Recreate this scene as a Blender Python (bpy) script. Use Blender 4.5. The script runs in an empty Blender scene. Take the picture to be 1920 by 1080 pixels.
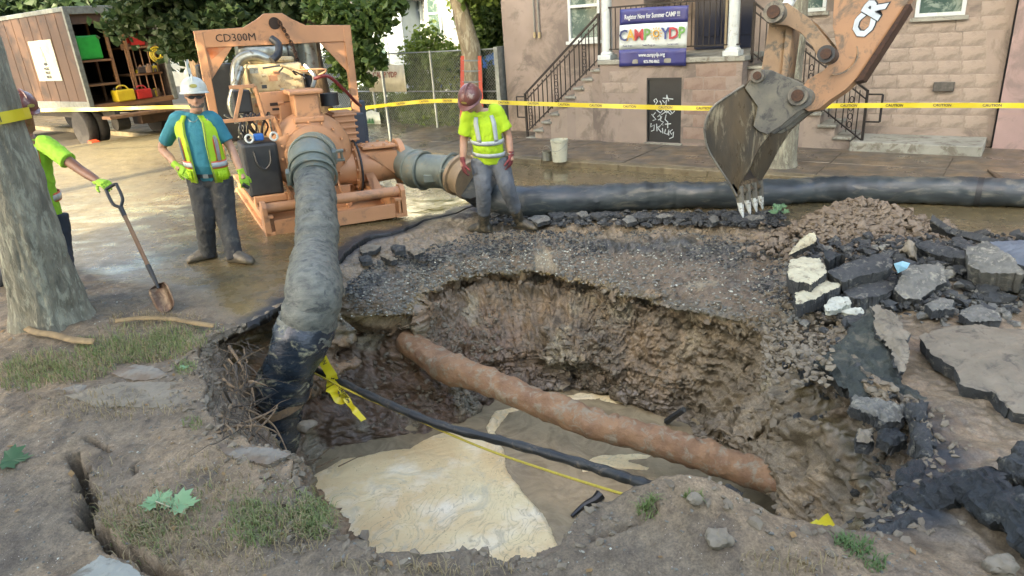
import bpy, bmesh, math, random
import numpy as np
from mathutils import Vector, Matrix, Euler
random.seed(7); np.random.seed(7)
S = bpy.context.scene
COL = S.collection
# ------------------------------------------------------------ camera
H = 2.4; FPX = 1286.; _p = math.asin(.3622); _a = math.asin(-.0684/.9321)
_R0 = np.array([1, 0, 0.]); _U0 = np.array([0, math.sin(_p), math.cos(_p)]); CF = np.array([0, math.cos(_p), -math.sin(_p)])
CR = _R0*math.cos(_a)+_U0*math.sin(_a); CU = _U0*math.cos(_a)-_R0*math.sin(_a); CC = np.array([0, 0, H])
cam = bpy.data.cameras.new('camera'); camo = bpy.data.objects.new('camera', cam); COL.objects.link(camo)
cam.lens = 36*FPX/1920; cam.sensor_width = 36; cam.clip_start = .05; cam.clip_end = 600
M = Matrix((CR, CU, -CF)).transposed().to_4x4(); M.translation = Vector(CC); camo.matrix_world = M
S.camera = camo
# ------------------------------------------------------------ sky, sun, exposure
SUN_AZ = math.radians(214)     # compass-like: direction the sun stands in, measured from +Y clockwise
SUN_EL = math.radians(27)
w = bpy.data.worlds.new('World'); S.world = w; w.use_nodes = True
nt = w.node_tree; sky = nt.nodes.new('ShaderNodeTexSky'); sky.sky_type = 'NISHITA'; sky.sun_disc = False
sky.sun_elevation = SUN_EL; sky.sun_rotation = SUN_AZ; sky.dust_density = 5.; sky.air_density = 1.0; sky.ozone_density = 0.
nt.links.new(sky.outputs[0], nt.nodes['Background'].inputs[0]); nt.nodes['Background'].inputs[1].default_value = .15
sl = bpy.data.lights.new('sun', 'SUN'); sl.energy = 2.0; sl.angle = math.radians(.6); sl.color = (1, .80, .56)
so = bpy.data.objects.new('sun', sl); COL.objects.link(so)
sd = Vector((math.sin(SUN_AZ)*math.cos(SUN_EL), math.cos(SUN_AZ)*math.cos(SUN_EL), math.sin(SUN_EL)))
so.rotation_euler = sd.to_track_quat('Z', 'Y').to_euler()
S.view_settings.view_transform = 'Standard'; S.view_settings.look = 'None'; S.view_settings.exposure = 2.95; S.view_settings.gamma = 1
# ------------------------------------------------------------ survey helpers: the camera's rays met with planes of the place
def ray(x, y): return CR*(x-960)+CU*(540-y)+CF*FPX
def W(x, y, z=0.): d = ray(x, y); return CC+d*(z-H)/d[2]
def D(x, y, Y): d = ray(x, y); return CC+d*Y/d[1]
EU = np.array([.795, -.606, 0]); EN = np.array([.606, .795, 0])
EU /= np.linalg.norm(EU); EN = np.array([-EU[1], EU[0], 0])
def FW(u, v, z=0.): return EU*u+EN*v+np.array([0, 0, z])
def PV(x, y, v):
    d = ray(x, y); q = CC+d*((v-CC@EN)/(d@EN)); return q@EU, q[2]
# ------------------------------------------------------------ numpy noise
def _h(ix, iy, iz, s):
    n = (ix*374761393+iy*668265263+iz*2147483647+s*1274126177) & 0xffffffff
    n = ((n ^ (n >> 13))*1274126177) & 0xffffffff
    return ((n ^ (n >> 16)) & 0xffff)/65535.
def vnoise(P, s=0):
    P = np.asarray(P, float); I = np.floor(P).astype(np.int64); f = P-I; f = f*f*(3-2*f)
    r = 0
    for dx in (0, 1):
        wx = f[..., 0] if dx else 1-f[..., 0]
        for dy in (0, 1):
            wy = f[..., 1] if dy else 1-f[..., 1]
            for dz in (0, 1):
                wz = f[..., 2] if dz else 1-f[..., 2]
                r = r+wx*wy*wz*_h(I[..., 0]+dx, I[..., 1]+dy, I[..., 2]+dz, s)
    return r*2-1
def fbm(P, fr, o=4, s=0, g=.5):
    r = 0; a = 1.; t = 0
    for i in range(o): r = r+a*vnoise(P*fr+i*7.3, s+i); t += a; a *= g; fr *= 2.03
    return r/t
def billow(P, fr, o=4, s=0, g=.5):
    r = 0; a = 1.; t = 0
    for i in range(o): r = r+a*np.abs(vnoise(P*fr+i*5.1, s+i)); t += a; a *= g; fr *= 2.1
    return r/t*2
def sstep(a, b, x): t = np.clip((x-a)/(b-a), 0, 1); return t*t*(3-2*t)
# ------------------------------------------------------------ materials
MATS = {}
def lin(c): return tuple((v/12.92 if v <= .04045 else ((v+.055)/1.055)**2.4) for v in [x/255. for x in c])
G_ = (.64, .71, .69)     # paints and stones read under this exposure
def mat(name, c1, c2=None, c3=None, scale=6, rough=.7, rough2=None, metal=0, bump=.3, bscale=40, spots=None, stretch=None, spec=.5, coat=0, dist=.004, c3amt=.5, c3scale=1.7, subsurf=0, gain=1.):
    """procedural material: two-tone noise + blotches of a third colour + fine bump. colours linear."""
    if name in MATS: return MATS[name]
    gn = lambda c: None if c is None else tuple(min(.9, v*k*gain) for v, k in zip(c, G_))
    c1, c2, c3 = gn(c1), gn(c2), gn(c3)
    m = bpy.data.materials.new(name); m.use_nodes = True; N = m.node_tree.nodes; L = m.node_tree.links
    b = N['Principled BSDF']; tc = N.new('ShaderNodeTexCoord')
    vec = tc.outputs['Object']
    if stretch:
        mp = N.new('ShaderNodeMapping'); mp.inputs['Scale'].default_value = stretch; L.new(vec, mp.inputs[0]); vec = mp.outputs[0]
    def noise(sc, det=6, ro=.6, d=0):
        n = N.new('ShaderNodeTexNoise'); n.inputs['Scale'].default_value = sc; n.inputs['Detail'].default_value = det
        n.inputs['Roughness'].default_value = ro; n.inputs['Distortion'].default_value = d; L.new(vec, n.inputs['Vector']); return n.outputs[0]
    def ramp(src, a, b2):
        r = N.new('ShaderNodeMapRange'); r.inputs[1].default_value = a; r.inputs[2].default_value = b2; L.new(src, r.inputs[0]); return r.outputs[0]
    def mix(f, a, c):
        x = N.new('ShaderNodeMix'); x.data_type = 'RGBA'
        if f is not None: L.new(f, x.inputs[0])
        for i, v in ((6, a), (7, c)):
            if isinstance(v, tuple): x.inputs[i].default_value = (*v, 1)
            else: L.new(v, x.inputs[i])
        return x.outputs[2]
    c2 = c2 or tuple(v*.75 for v in c1)
    out = mix(ramp(noise(scale, 8), .35, .65), c1, c2)
    if c3: 
        out = mix(ramp(noise(scale*c3scale, 10, .7, .6), .62-.25*c3amt, .72-.25*c3amt), out, c3)
    L.new(out, b.inputs['Base Color'])
    if rough2 is None: b.inputs['Roughness'].default_value = rough
    else:
        r = N.new('ShaderNodeMapRange'); r.inputs[1].default_value = .35; r.inputs[2].default_value = .65; r.inputs[3].default_value = rough; r.inputs[4].default_value = rough2
        L.new(noise(scale*1.3, 5), r.inputs[0]); L.new(r.outputs[0], b.inputs['Roughness'])
    b.inputs['Metallic'].default_value = metal; b.inputs['Specular IOR Level'].default_value = spec
    if coat: b.inputs['Coat Weight'].default_value = coat; b.inputs['Coat Roughness'].default_value = .1
    if bump:
        bp = N.new('ShaderNodeBump'); bp.inputs['Strength'].default_value = bump; bp.inputs['Distance'].default_value = dist
        L.new(noise(bscale, 6, .65), bp.inputs['Height']); L.new(bp.outputs[0], b.inputs['Normal'])
    MATS[name] = m; return m
# ------------------------------------------------------------ mesh builder
def unit(v): v = np.asarray(v, float); return v/(np.linalg.norm(v)+1e-12)
def frame(d, up=(0, 0, 1)):
    d = unit(d); up = np.array(up, float)
    if abs(d@up) > .97: up = np.array([0, 1., 0])
    x = unit(np.cross(up, d)); return x, np.cross(d, x)
class MB:
    def __init__(s): s.v = []; s.f = []; s.mi = []; s.m = 0
    def add(s, vs, fs):
        o = len(s.v); s.v += [tuple(map(float, q)) for q in vs]; s.f += [tuple(i+o for i in f) for f in fs]; s.mi += [s.m]*len(fs); return s
    def box(s, c, sz, ax=None):
        c = np.array(c, float); ax = ax or (np.array([1, 0, 0]), np.array([0, 1, 0]), np.array([0, 0, 1])); h = np.array(sz)/2.
        vs = [c+ax[0]*h[0]*i+ax[1]*h[1]*j+ax[2]*h[2]*k for i in (-1, 1) for j in (-1, 1) for k in (-1, 1)]
        fs = [(0, 1, 3, 2), (4, 6, 7, 5), (0, 4, 5, 1), (2, 3, 7, 6), (0, 2, 6, 4), (1, 5, 7, 3)]
        if np.dot(np.cross(ax[0], ax[1]), ax[2]) < 0: fs = [f[::-1] for f in fs]
        return s.add(vs, fs)
    def fbox(s, u0, u1, v0, v1, z0, z1): return s.box(FW((u0+u1)/2, (v0+v1)/2, (z0+z1)/2), (abs(u1-u0), abs(v1-v0), abs(z1-z0)), (EU, EN, np.array([0, 0, 1.])))
    def bar(s, p, q, w_, h_, up=(0, 0, 1)):
        p = np.array(p, float); q = np.array(q, float); x, y = frame(q-p, up)
        return s.box((p+q)/2, (w_, h_, np.linalg.norm(q-p)), (x, y, unit(q-p)))
    def tube(s, pts, r, n=10, caps=True, up=(0, 0, 1), asp=1.):
        pts = [np.array(p, float) for p in pts]; k = len(pts); r = r if hasattr(r, '__len__') else [r]*k; vs = []; px = None
        for i, p in enumerate(pts):
            d = pts[min(i+1, k-1)]-pts[max(i-1, 0)]
            if px is None: x, y = frame(d, up)
            else:
                d = unit(d); x = unit(px-d*(px@d)); y = np.cross(d, x)
            px = x
            for j in range(n):
                t = 2*math.pi*j/n; vs.append(p+x*math.cos(t)*r[i]+y*math.sin(t)*r[i]*asp)
        fs = [(i*n+j, i*n+(j+1) % n, (i+1)*n+(j+1) % n, (i+1)*n+j) for i in range(k-1) for j in range(n)]
        if caps: fs += [tuple(range(n))[::-1], tuple(range((k-1)*n, k*n))]
        return s.add(vs, fs)
    def cyl(s, p, q, r, r2=None, n=14): return s.tube([p, q], [r, r if r2 is None else r2], n)
    def loft(s, rings, n=16, caps=True):
        """rings: (centre, half-axis vector a, half-axis vector b)"""
        vs = []; k = len(rings)
        for c, a, b in rings:
            c, a, b = np.array(c, float), np.array(a, float), np.array(b, float)
            for j in range(n): t = 2*math.pi*j/n; vs.append(c+a*math.cos(t)+b*math.sin(t))
        fs = [(i*n+j, i*n+(j+1) % n, (i+1)*n+(j+1) % n, (i+1)*n+j) for i in range(k-1) for j in range(n)]
        if caps: fs += [tuple(range(n))[::-1], tuple(range((k-1)*n, k*n))]
        return s.add(vs, fs)
    def lathe(s, c, axis, prof, n=24, up=(0, 0, 1)):
        """prof: list of (distance along axis, radius)"""
        x, y = frame(axis, up); a = unit(axis); c = np.array(c, float)
        return s.loft([(c+a*h, x*r, y*r) for h, r in prof], n)
    def prism(s, pts, off):
        """closed 3-D outline extruded by vector off"""
        k = len(pts); pts = [np.array(p, float) for p in pts]; off = np.array(off, float)
        return s.add(pts+[p+off for p in pts], [tuple(range(k))[::-1], tuple(range(k, 2*k))]+[(i, (i+1) % k, k+(i+1) % k, k+i) for i in range(k)])
    def quad(s, *p): return s.add(p, [tuple(range(len(p)))])
    def build(s, name, m, parent=None, smooth=False, bevel=0, fix=True, remesh=0, disp=0, local=None, solid=0):
        me = bpy.data.meshes.new(name); 
        vs = s.v
        if local is not None: vs = [tuple(np.array(q)-local) for q in vs]
        me.from_pydata(vs, [], s.f)
        for mm in (m if isinstance(m, (list, tuple)) else [m]): me.materials.append(mm)
        if isinstance(m, (list, tuple)): me.polygons.foreach_set('material_index', s.mi)
        if fix:
            b = bmesh.new(); b.from_mesh(me); bmesh.ops.recalc_face_normals(b, faces=b.faces); b.to_mesh(me); b.free()
        o = bpy.data.objects.new(name, me); COL.objects.link(o)
        if local is not None: o.location = local
        if parent: adopt(o, parent)
        if remesh:
            r = o.modifiers.new('r', 'REMESH'); r.mode = 'VOXEL'; r.voxel_size = remesh; r.use_smooth_shade = True
            sm = o.modifiers.new('s', 'SMOOTH'); sm.iterations = 4; sm.factor = .5
            if disp:
                tx = TEX(); dm = o.modifiers.new('d', 'DISPLACE'); dm.texture = tx; dm.strength = disp; dm.mid_level = .5
        if solid:
            q = o.modifiers.new('t', 'SOLIDIFY'); q.thickness = solid; q.offset = 0
        if bevel:
            q = o.modifiers.new('b', 'BEVEL'); q.width = bevel; q.segments = 2; q.limit_method = 'ANGLE'
        if smooth and not remesh:
            me.polygons.foreach_set('use_smooth', [True]*len(me.polygons)); me.set_sharp_from_angle(angle=math.radians(38))
        return o
_tx = []
def TEX():
    if not _tx:
        t = bpy.data.textures.new('folds', 'CLOUDS'); t.noise_scale = .07; t.noise_depth = 2; _tx.append(t)
    return _tx[0]
def adopt(o, parent):
    o.parent = parent; o.matrix_parent_inverse = Matrix.Translation(-Vector(ORIG[parent.name])) if parent.name in ORIG else Matrix.Identity(4)
    if parent.name not in ORIG:
        o.matrix_parent_inverse = Matrix.Translation(-parent.location) if parent.location.length else Matrix.Identity(4)
ORIG = {}
def empty(name, loc, label, cat, group=None):
    o = bpy.data.objects.new(name, None); COL.objects.link(o); o.location = tuple(map(float, loc)); ORIG[o.name] = tuple(map(float, loc)); o.empty_display_size = .2
    return tag(o, label, cat, group)
def tag(o, label=None, cat=None, group=None, kind=None):
    if label: o['label'] = label
    if cat: o['category'] = cat
    if group: o['group'] = group
    if kind: o['kind'] = kind
    return o
def npmesh(name, V, Fq, m, smooth=True):
    me = bpy.data.meshes.new(name); V = np.asarray(V, np.float32); Fq = np.asarray(Fq, np.int32); k = Fq.shape[1]
    me.vertices.add(len(V)); me.vertices.foreach_set('co', V.ravel())
    me.loops.add(Fq.size); me.loops.foreach_set('vertex_index', Fq.ravel())
    me.polygons.add(len(Fq)); me.polygons.foreach_set('loop_start', np.arange(0, Fq.size, k, dtype=np.int32))
    me.polygons.foreach_set('loop_total', np.full(len(Fq), k, np.int32)) if False else None
    me.update(calc_edges=True)
    for mm in (m if isinstance(m, (list, tuple)) else [m]): me.materials.append(mm)
    me.polygons.foreach_set('use_smooth', np.full(len(Fq), bool(smooth)))
    o = bpy.data.objects.new(name, me); COL.objects.link(o); return o
def curvepts(pts, n=8):
    """Catmull-Rom through points"""
    P = [np.array(p, float) for p in pts]; P = [2*P[0]-P[1]]+P+[2*P[-1]-P[-2]]; out = []
    for i in range(1, len(P)-2):
        for k in range(n):
            t = k/n; a, b, c, d = P[i-1:i+3]
            out.append(.5*((2*b)+(-a+c)*t+(2*a-5*b+4*c-d)*t*t+(-a+3*b-3*c+d)*t**3))
    out.append(P[-2]); return out
_font = {}
def text_mesh(name, s, m, origin, xdir, ydir, size, parent=None, ext=.002, align='CENTER', squash=1., bold=0, tilt=None):
    """flat lettering laid on a plane: origin = middle, xdir/ydir unit vectors; size = letter height in metres"""
    key = (s, size, ext, bold)
    if key not in _font:
        c = bpy.data.curves.new(name, 'FONT'); c.body = s; c.align_x = align; c.align_y = 'CENTER'; c.size = size/.7; c.extrude = ext; c.offset = bold; c.resolution_u = 2
        t = bpy.data.objects.new(name, c); _font[key] = bpy.data.meshes.new_from_object(t); bpy.data.objects.remove(t)
    me = _font[key].copy()
    x = unit(xdir); y = unit(ydir); z = np.cross(x, y)
    A = Matrix((x*squash, y, z)).transposed().to_4x4(); A.translation = Vector(np.array(origin, float)); me.transform(A)
    me.materials.append(m); me.name = name
    o = bpy.data.objects.new(name, me); COL.objects.link(o)
    if parent: adopt(o, parent)
    return o
# ============================================================ THE GROUND WITH THE SINKHOLE
CEN = W(1010, 800, -1.5)[:2]; WATER_Z = -1.5
def near_edge(x, y): return x*EN[0]+y*EN[1]      # v coordinate
def segdist(x, y, pts):
    best = np.full(x.shape, 1e9)
    for (ax, ay), (bx, by) in zip(pts[:-1], pts[1:]):
        dx, dy = bx-ax, by-ay; t = np.clip(((x-ax)*dx+(y-ay)*dy)/(dx*dx+dy*dy), 0, 1)
        best = np.minimum(best, np.hypot(x-ax-t*dx, y-ay-t*dy))
    return best
def WL(*px, z=0.): return [tuple(W(a, b, z)[:2]) for a, b in px]
CRACK1 = WL((140, 855), (155, 880), (150, 900), (168, 930), (163, 965), (150, 975), (190, 1005), (240, 1040), (330, 1085), z=.1)
CRACK2 = WL((262, 868), (250, 878), (258, 890), z=.1)
CRACK3 = WL((160, 825), (178, 832), (208, 850), z=.1)
CRACK4 = WL((1110, 1020), (1160, 1000), (1230, 985), z=.1)
BUMPS = [  # px, py, z guess, radius, height
    (1590, 425, .1, .42, .30), (1690, 425, .1, .35, .16), (1520, 440, .1, .25, .12), (1650, 520, .05, .5, .16), (1800, 500, .05, .6, .14),
    (1290, 950, .1, .22, .13), (1360, 1000, .1, .25, .10), (1500, 1045, .1, .3, .06), (1560, 690, .0, .22, .10), (1640, 640, 0, .2, .12),
    (450, 690, .1, .14, .08), (400, 650, .1, .2, .07), (120, 600, .08, .6, .12), (1200, 960, .1, .16, .05), (700, 1075, .1, .25, .05)]
BUMPS = [(*W(a, b, z)[:2], r, h) for a, b, z, r, h in BUMPS]
def Hbase(x, y):
    v = x*EN[0]+y*EN[1]; u = x*EU[0]+y*EU[1]
    z = .13*sstep(-.8, -3.2, x)*sstep(4.2, 6.5, y)
    z = np.maximum(z, .10*sstep(3.05, 2.75, v+.12*np.sin(u*1.3)+.05*np.sin(u*4.1)))       # near planting strip
    z = z+.10*sstep(9.93, 10.0, v)*sstep(30, 29, np.abs(u))*0
    for bx, by, r, h in BUMPS: z = z+h*np.exp(-((x-bx)**2+(y-by)**2)/(r*r))
    return z
def Hfull(x, y):
    z = Hbase(x, y)
    P = np.stack([x, y, np.zeros_like(x)], -1); v = x*EN[0]+y*EN[1]
    near = sstep(3.1, 2.8, v)
    rub = sstep(1.0, 0, np.hypot((x-W(1680, 500)[0])/2.1, (y-W(1680, 500)[1])/1.7))
    right = sstep(1.3, 2.2, x)*sstep(6.6, 5.6, y)
    z = z+near*(.035*fbm(P, 1.4, 5, 3)+.026*(billow(P, 5, 6, 9, .62)-.4)+.006*fbm(P, 30, 2, 10))
    z = z+rub*(.05*billow(P, 3.5, 4, 21)-.01)
    z = z+right*(.055*billow(P, 3, 6, 31, .62)-.02)
    z = z+(1-near)*(.010*fbm(P, .8, 3, 5)+.004*fbm(P, 6, 3, 6))
    for C_, wd, dp in ((CRACK1, .028, .26), (CRACK2, .012, .06), (CRACK3, .014, .08), (CRACK4, .012, .06)):
        d = segdist(x+.03*vnoise(P*9, 41), y+.03*vnoise(P*9, 42), C_); z = z-dp*sstep(wd*1.3, wd*.4, d)
    return z
def contour(lst):
    a = []
    for q in lst:
        if q[0] == 'w': x, y, z = q[1:]
        else: x, y, z = W(*q)
        a.append((math.atan2(y-CEN[1], x-CEN[0]), math.hypot(x-CEN[0], y-CEN[1]), z))
    a.sort(); a = np.array(a); return a
def samp(c, th, sig=9):
    t = np.concatenate([c[:, 0]-2*math.pi, c[:, 0], c[:, 0]+2*math.pi]); k = np.exp(-.5*(np.arange(-30, 31)/sig)**2); k /= k.sum()
    f = lambda q: np.convolve(np.concatenate([q[-30:], q, q[:30]]), k, 'valid')
    return f(np.interp(th, t, np.tile(c[:, 1], 3))), f(np.interp(th, t, np.tile(c[:, 2], 3)))
NEAR = lambda z, sh: [(x, y, z) for x, y in sh]
K6 = [(425, 622, .1), (475, 598, .1), (530, 572, .08), (580, 540, .05), (640, 492, .02), (668, 465, 0), (695, 449, 0), (760, 433, 0), (800, 412, 0), (855, 400, 0), (895, 384, 0), (960, 392, 0), (1060, 402, 0), (1180, 404, 0), (1300, 405, 0), (1400, 412, 0), (1480, 428, 0),
      (1500, 470, .05), (1490, 530, .05), (1530, 590, .08), (1590, 600, .1), (1600, 680, .08), (1700, 735, .05), (1740, 800, .03), (1735, 860, .02), (1705, 905, 0), (1715, 950, 0), (1640, 1000, 0), (1590, 1020, .03), (1530, 1005, .08), (1460, 985, .13), (1380, 955, .16), (1300, 928, .18), (1235, 930, .15), (1190, 945, .1), (1120, 965, .05), (1075, 1000, .03), (1062, 1025, .05), (1040, 1050, .05), (960, 1062, .08), (880, 1048, .08), (800, 1050, .08), (720, 1062, .07), (660, 1040, .05), (615, 1000, .04), (575, 945, .06), (553, 900, .08), (545, 862, .1), (500, 845, .1), (450, 820, .08), (405, 780, .08), (388, 735, .08), (372, 680, .1), (378, 645, .1)]
K5 = [(432, 628, -.06), (480, 606, -.06), (532, 582, -.08), (580, 575, -.06), (625, 560, -.06), (660, 545, -.06), (720, 505, -.08), (790, 488, -.08), (850, 474, -.08), (920, 460, -.08), (1000, 452, -.08), (1100, 447, -.08), (1200, 446, -.08), (1300, 450, -.07), (1380, 458, -.06), (1470, 478, -.02),
      (1480, 510, 0), (1482, 560, 0), (1500, 610, 0), (1545, 650, .02), (1575, 700, .0), (1640, 750, -.03), (1700, 805, -.05), (1712, 858, -.06), (1690, 900, -.06), (1690, 950, -.06), (1630, 992, -.04), (1585, 1012, -.02), (1525, 1000, .03), (1455, 978, .08), (1375, 948, .1), (1300, 922, .12), (1238, 924, .09), (1180, 940, .04), (1110, 958, 0), (1070, 995, -.03), (1056, 1020, -.02), (1030, 1045, 0), (955, 1055, 0), (880, 1042, .02), (800, 1043, .02), (725, 1055, 0), (670, 1030, -.03), (625, 990, -.04), (590, 940, -.03), (565, 895, 0), (555, 862, 0), (505, 838, .02), (460, 800, 0), (430, 765, 0), (412, 720, 0), (400, 680, .02), (405, 648, .02)]
K4 = [(445, 640, -.3), (490, 620, -.3), (540, 600, -.35), (600, 600, -.35), (640, 606, -.36), (690, 622, -.38), (735, 622, -.38), (762, 592, -.36), (790, 552, -.33), (850, 528, -.32), (950, 510, -.3), (1050, 520, -.3), (1150, 552, -.34), (1250, 578, -.36), (1340, 590, -.34), (1420, 610, -.3),
      (1465, 650, -.25), (1468, 700, -.28), (1500, 760, -.3), (1560, 800, -.4), (1620, 870, -.45), (1640, 930, -.45), (1620, 985, -.3), (1580, 1015, -.2), (1520, 1000, -.12), (1450, 975, -.08), (1370, 950, -.06), (1300, 925, -.05), (1240, 930, -.1), (1180, 950, -.15), (1110, 965, -.2), (1065, 1005, -.2), (1030, 1050, -.2), (950, 1062, -.2), (870, 1050, -.2), (800, 1050, -.2), (725, 1060, -.2), (670, 1030, -.2), (630, 990, -.2), (600, 940, -.2), (590, 895, -.25), (580, 870, -.25), (530, 835, -.25), (495, 800, -.22), (465, 770, -.2), (445, 720, -.2), (430, 680, -.25), (430, 655, -.28)]
K3 = [(470, 665, -.65), (520, 640, -.7), (590, 640, -.75), (650, 660, -.65), (710, 672, -.66), (760, 660, -.64), (785, 606, -.52), (810, 560, -.46), (850, 528, -.43), (950, 513, -.42), (1050, 524, -.42), (1150, 556, -.46), (1250, 582, -.48), (1340, 594, -.45), (1420, 614, -.42),
      (1460, 660, -.42), (1455, 720, -.5), (1430, 760, -.66), (1405, 800, -.7), (1450, 850, -.78), (1520, 900, -.8), (1595, 958, -.76), 
      ('w', 1.75, 2.85, -.7), ('w', 1.1, 3.0, -.6), ('w', .4, 2.9, -.6), ('w', -.2, 2.95, -.6), ('w', -.8, 3.1, -.6), ('w', -1.3, 3.5, -.6), ('w', -1.95, 4.1, -.6), ('w', -2.45, 4.8, -.6)]
K2 = [(560, 735, -1.05), (640, 735, -1.1), (720, 740, -1.2), (800, 740, -1.2), (850, 690, -1.05), (900, 660, -1.0), (960, 660, -1.0), (1050, 665, -1.0), (1150, 680, -1.0), (1250, 700, -1.05), (1350, 710, -1.05), (1420, 735, -1.0), (1350, 785, -1.0), (1310, 825, -1.0), (1345, 862, -1.0), (1400, 886, -1.02), (1470, 914, -1.05), (1560, 962, -1.05), ('w', 2.0, 3.2, -1.1), ('w', 1.2, 3.15, -1), ('w', .4, 3.1, -1), ('w', -.3, 3.15, -1), ('w', -.9, 3.4, -1), ('w', -1.4, 3.8, -1), ('w', -1.95, 4.3, -1), ('w', -2.3, 4.9, -1)]
K1 = [(600, 850, -1.5), (650, 835, -1.5), (720, 825, -1.5), (800, 815, -1.5), (870, 785, -1.5), (905, 760, -1.5), (960, 742, -1.5), (1050, 738, -1.5), (1130, 740, -1.5), (1220, 765, -1.5), (1280, 800, -1.5), (1300, 832, -1.5), (1390, 848, -1.5), (1500, 880, -1.5), (1610, 930, -1.5), ('w', 1.5, 3.3, -1.5), ('w', 1.0, 3.25, -1.5), ('w', .3, 3.3, -1.5), ('w', -.4, 3.4, -1.5), ('w', -.95, 3.8, -1.5), ('w', -1.4, 4.2, -1.5), ('w', -1.8, 4.8, -1.5)]
def ground_material():
    m = bpy.data.materials.new('wet_mud_and_soil'); m.use_nodes = True; N = m.node_tree.nodes; L = m.node_tree.links; b = N['Principled BSDF']
    ca = N.new('ShaderNodeVertexColor'); ca.layer_name = 'tone'; wa = N.new('ShaderNodeVertexColor'); wa.layer_name = 'wet'
    tc = N.new('ShaderNodeTexCoord'); v = tc.outputs['Object']
    def noise(sc, det=7, ro=.62, d=0):
        n = N.new('ShaderNodeTexNoise'); n.inputs['Scale'].default_value = sc; n.inputs['Detail'].default_value = det; n.inputs['Roughness'].default_value = ro; n.inputs['Distortion'].default_value = d
        L.new(v, n.inputs['Vector']); return n.outputs[0]
    def mr(src, a, b2, c=0., d=1.):
        r = N.new('ShaderNodeMapRange'); r.inputs[1].default_value = a; r.inputs[2].default_value = b2; r.inputs[3].default_value = c; r.inputs[4].default_value = d; L.new(src, r.inputs[0]); return r.outputs[0]
    def mth(op, a, c):
        x = N.new('ShaderNodeMath'); x.operation = op
        for i, q in enumerate((a, c)):
            if isinstance(q, (int, float)): x.inputs[i].default_value = q
            else: L.new(q, x.inputs[i])
        return x.outputs[0]
    def mulc(col, f):
        x = N.new('ShaderNodeVectorMath'); x.operation = 'SCALE'; L.new(col, x.inputs[0]); L.new(f, x.inputs['Scale']); return x.outputs[0]
    n1 = noise(3.5, 8); n2 = noise(22, 8, .7); n3 = noise(90, 4, .7)
    f = mth('MULTIPLY', mth('MULTIPLY', mr(n1, .3, .7, .78, 1.22), mr(n2, .3, .7, .62, 1.38)), mr(n3, .3, .7, .6, 1.4))
    sep = N.new('ShaderNodeSeparateColor'); L.new(wa.outputs[0], sep.inputs[0])
    wet, fleck = sep.outputs[0], sep.outputs[1]
    # small pale grit
    vo = N.new('ShaderNodeTexVoronoi'); vo.inputs['Scale'].default_value = 55; L.new(v, vo.inputs['Vector'])
    g = mth('MULTIPLY', mr(vo.outputs['Distance'], .14, .10), mr(noise(30, 2), .52, .60)); g = mth('MULTIPLY', g, fleck)
    mx = N.new('ShaderNodeMix'); mx.data_type = 'RGBA'; L.new(g, mx.inputs[0]); L.new(mulc(ca.outputs[0], f), mx.inputs[6]); mx.inputs[7].default_value = (.42, .37, .31, 1)
    L.new(mx.outputs[2], b.inputs['Base Color'])
    pud = mth('MULTIPLY', wet, 1.)
    rr = mth('ADD', mr(noise(6, 5), .35, .65, -.12, .12), mr(pud, 0, 1, .82, .13)); 
    rr = mth('MAXIMUM', rr, .06); L.new(rr, b.inputs['Roughness'])
    b.inputs['Specular IOR Level'].default_value = .5
    bp = N.new('ShaderNodeBump'); bp.inputs['Distance'].default_value = .012
    L.new(mr(pud, .2, .95, 1.0, .05), bp.inputs['Strength'])
    L.new(mth('ADD', mth('MULTIPLY', n2, .8), mth('MULTIPLY', n3, .35)), bp.inputs['Height']); L.new(bp.outputs[0], b.inputs['Normal'])
    return m
MAT_GROUND = ground_material()
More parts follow.
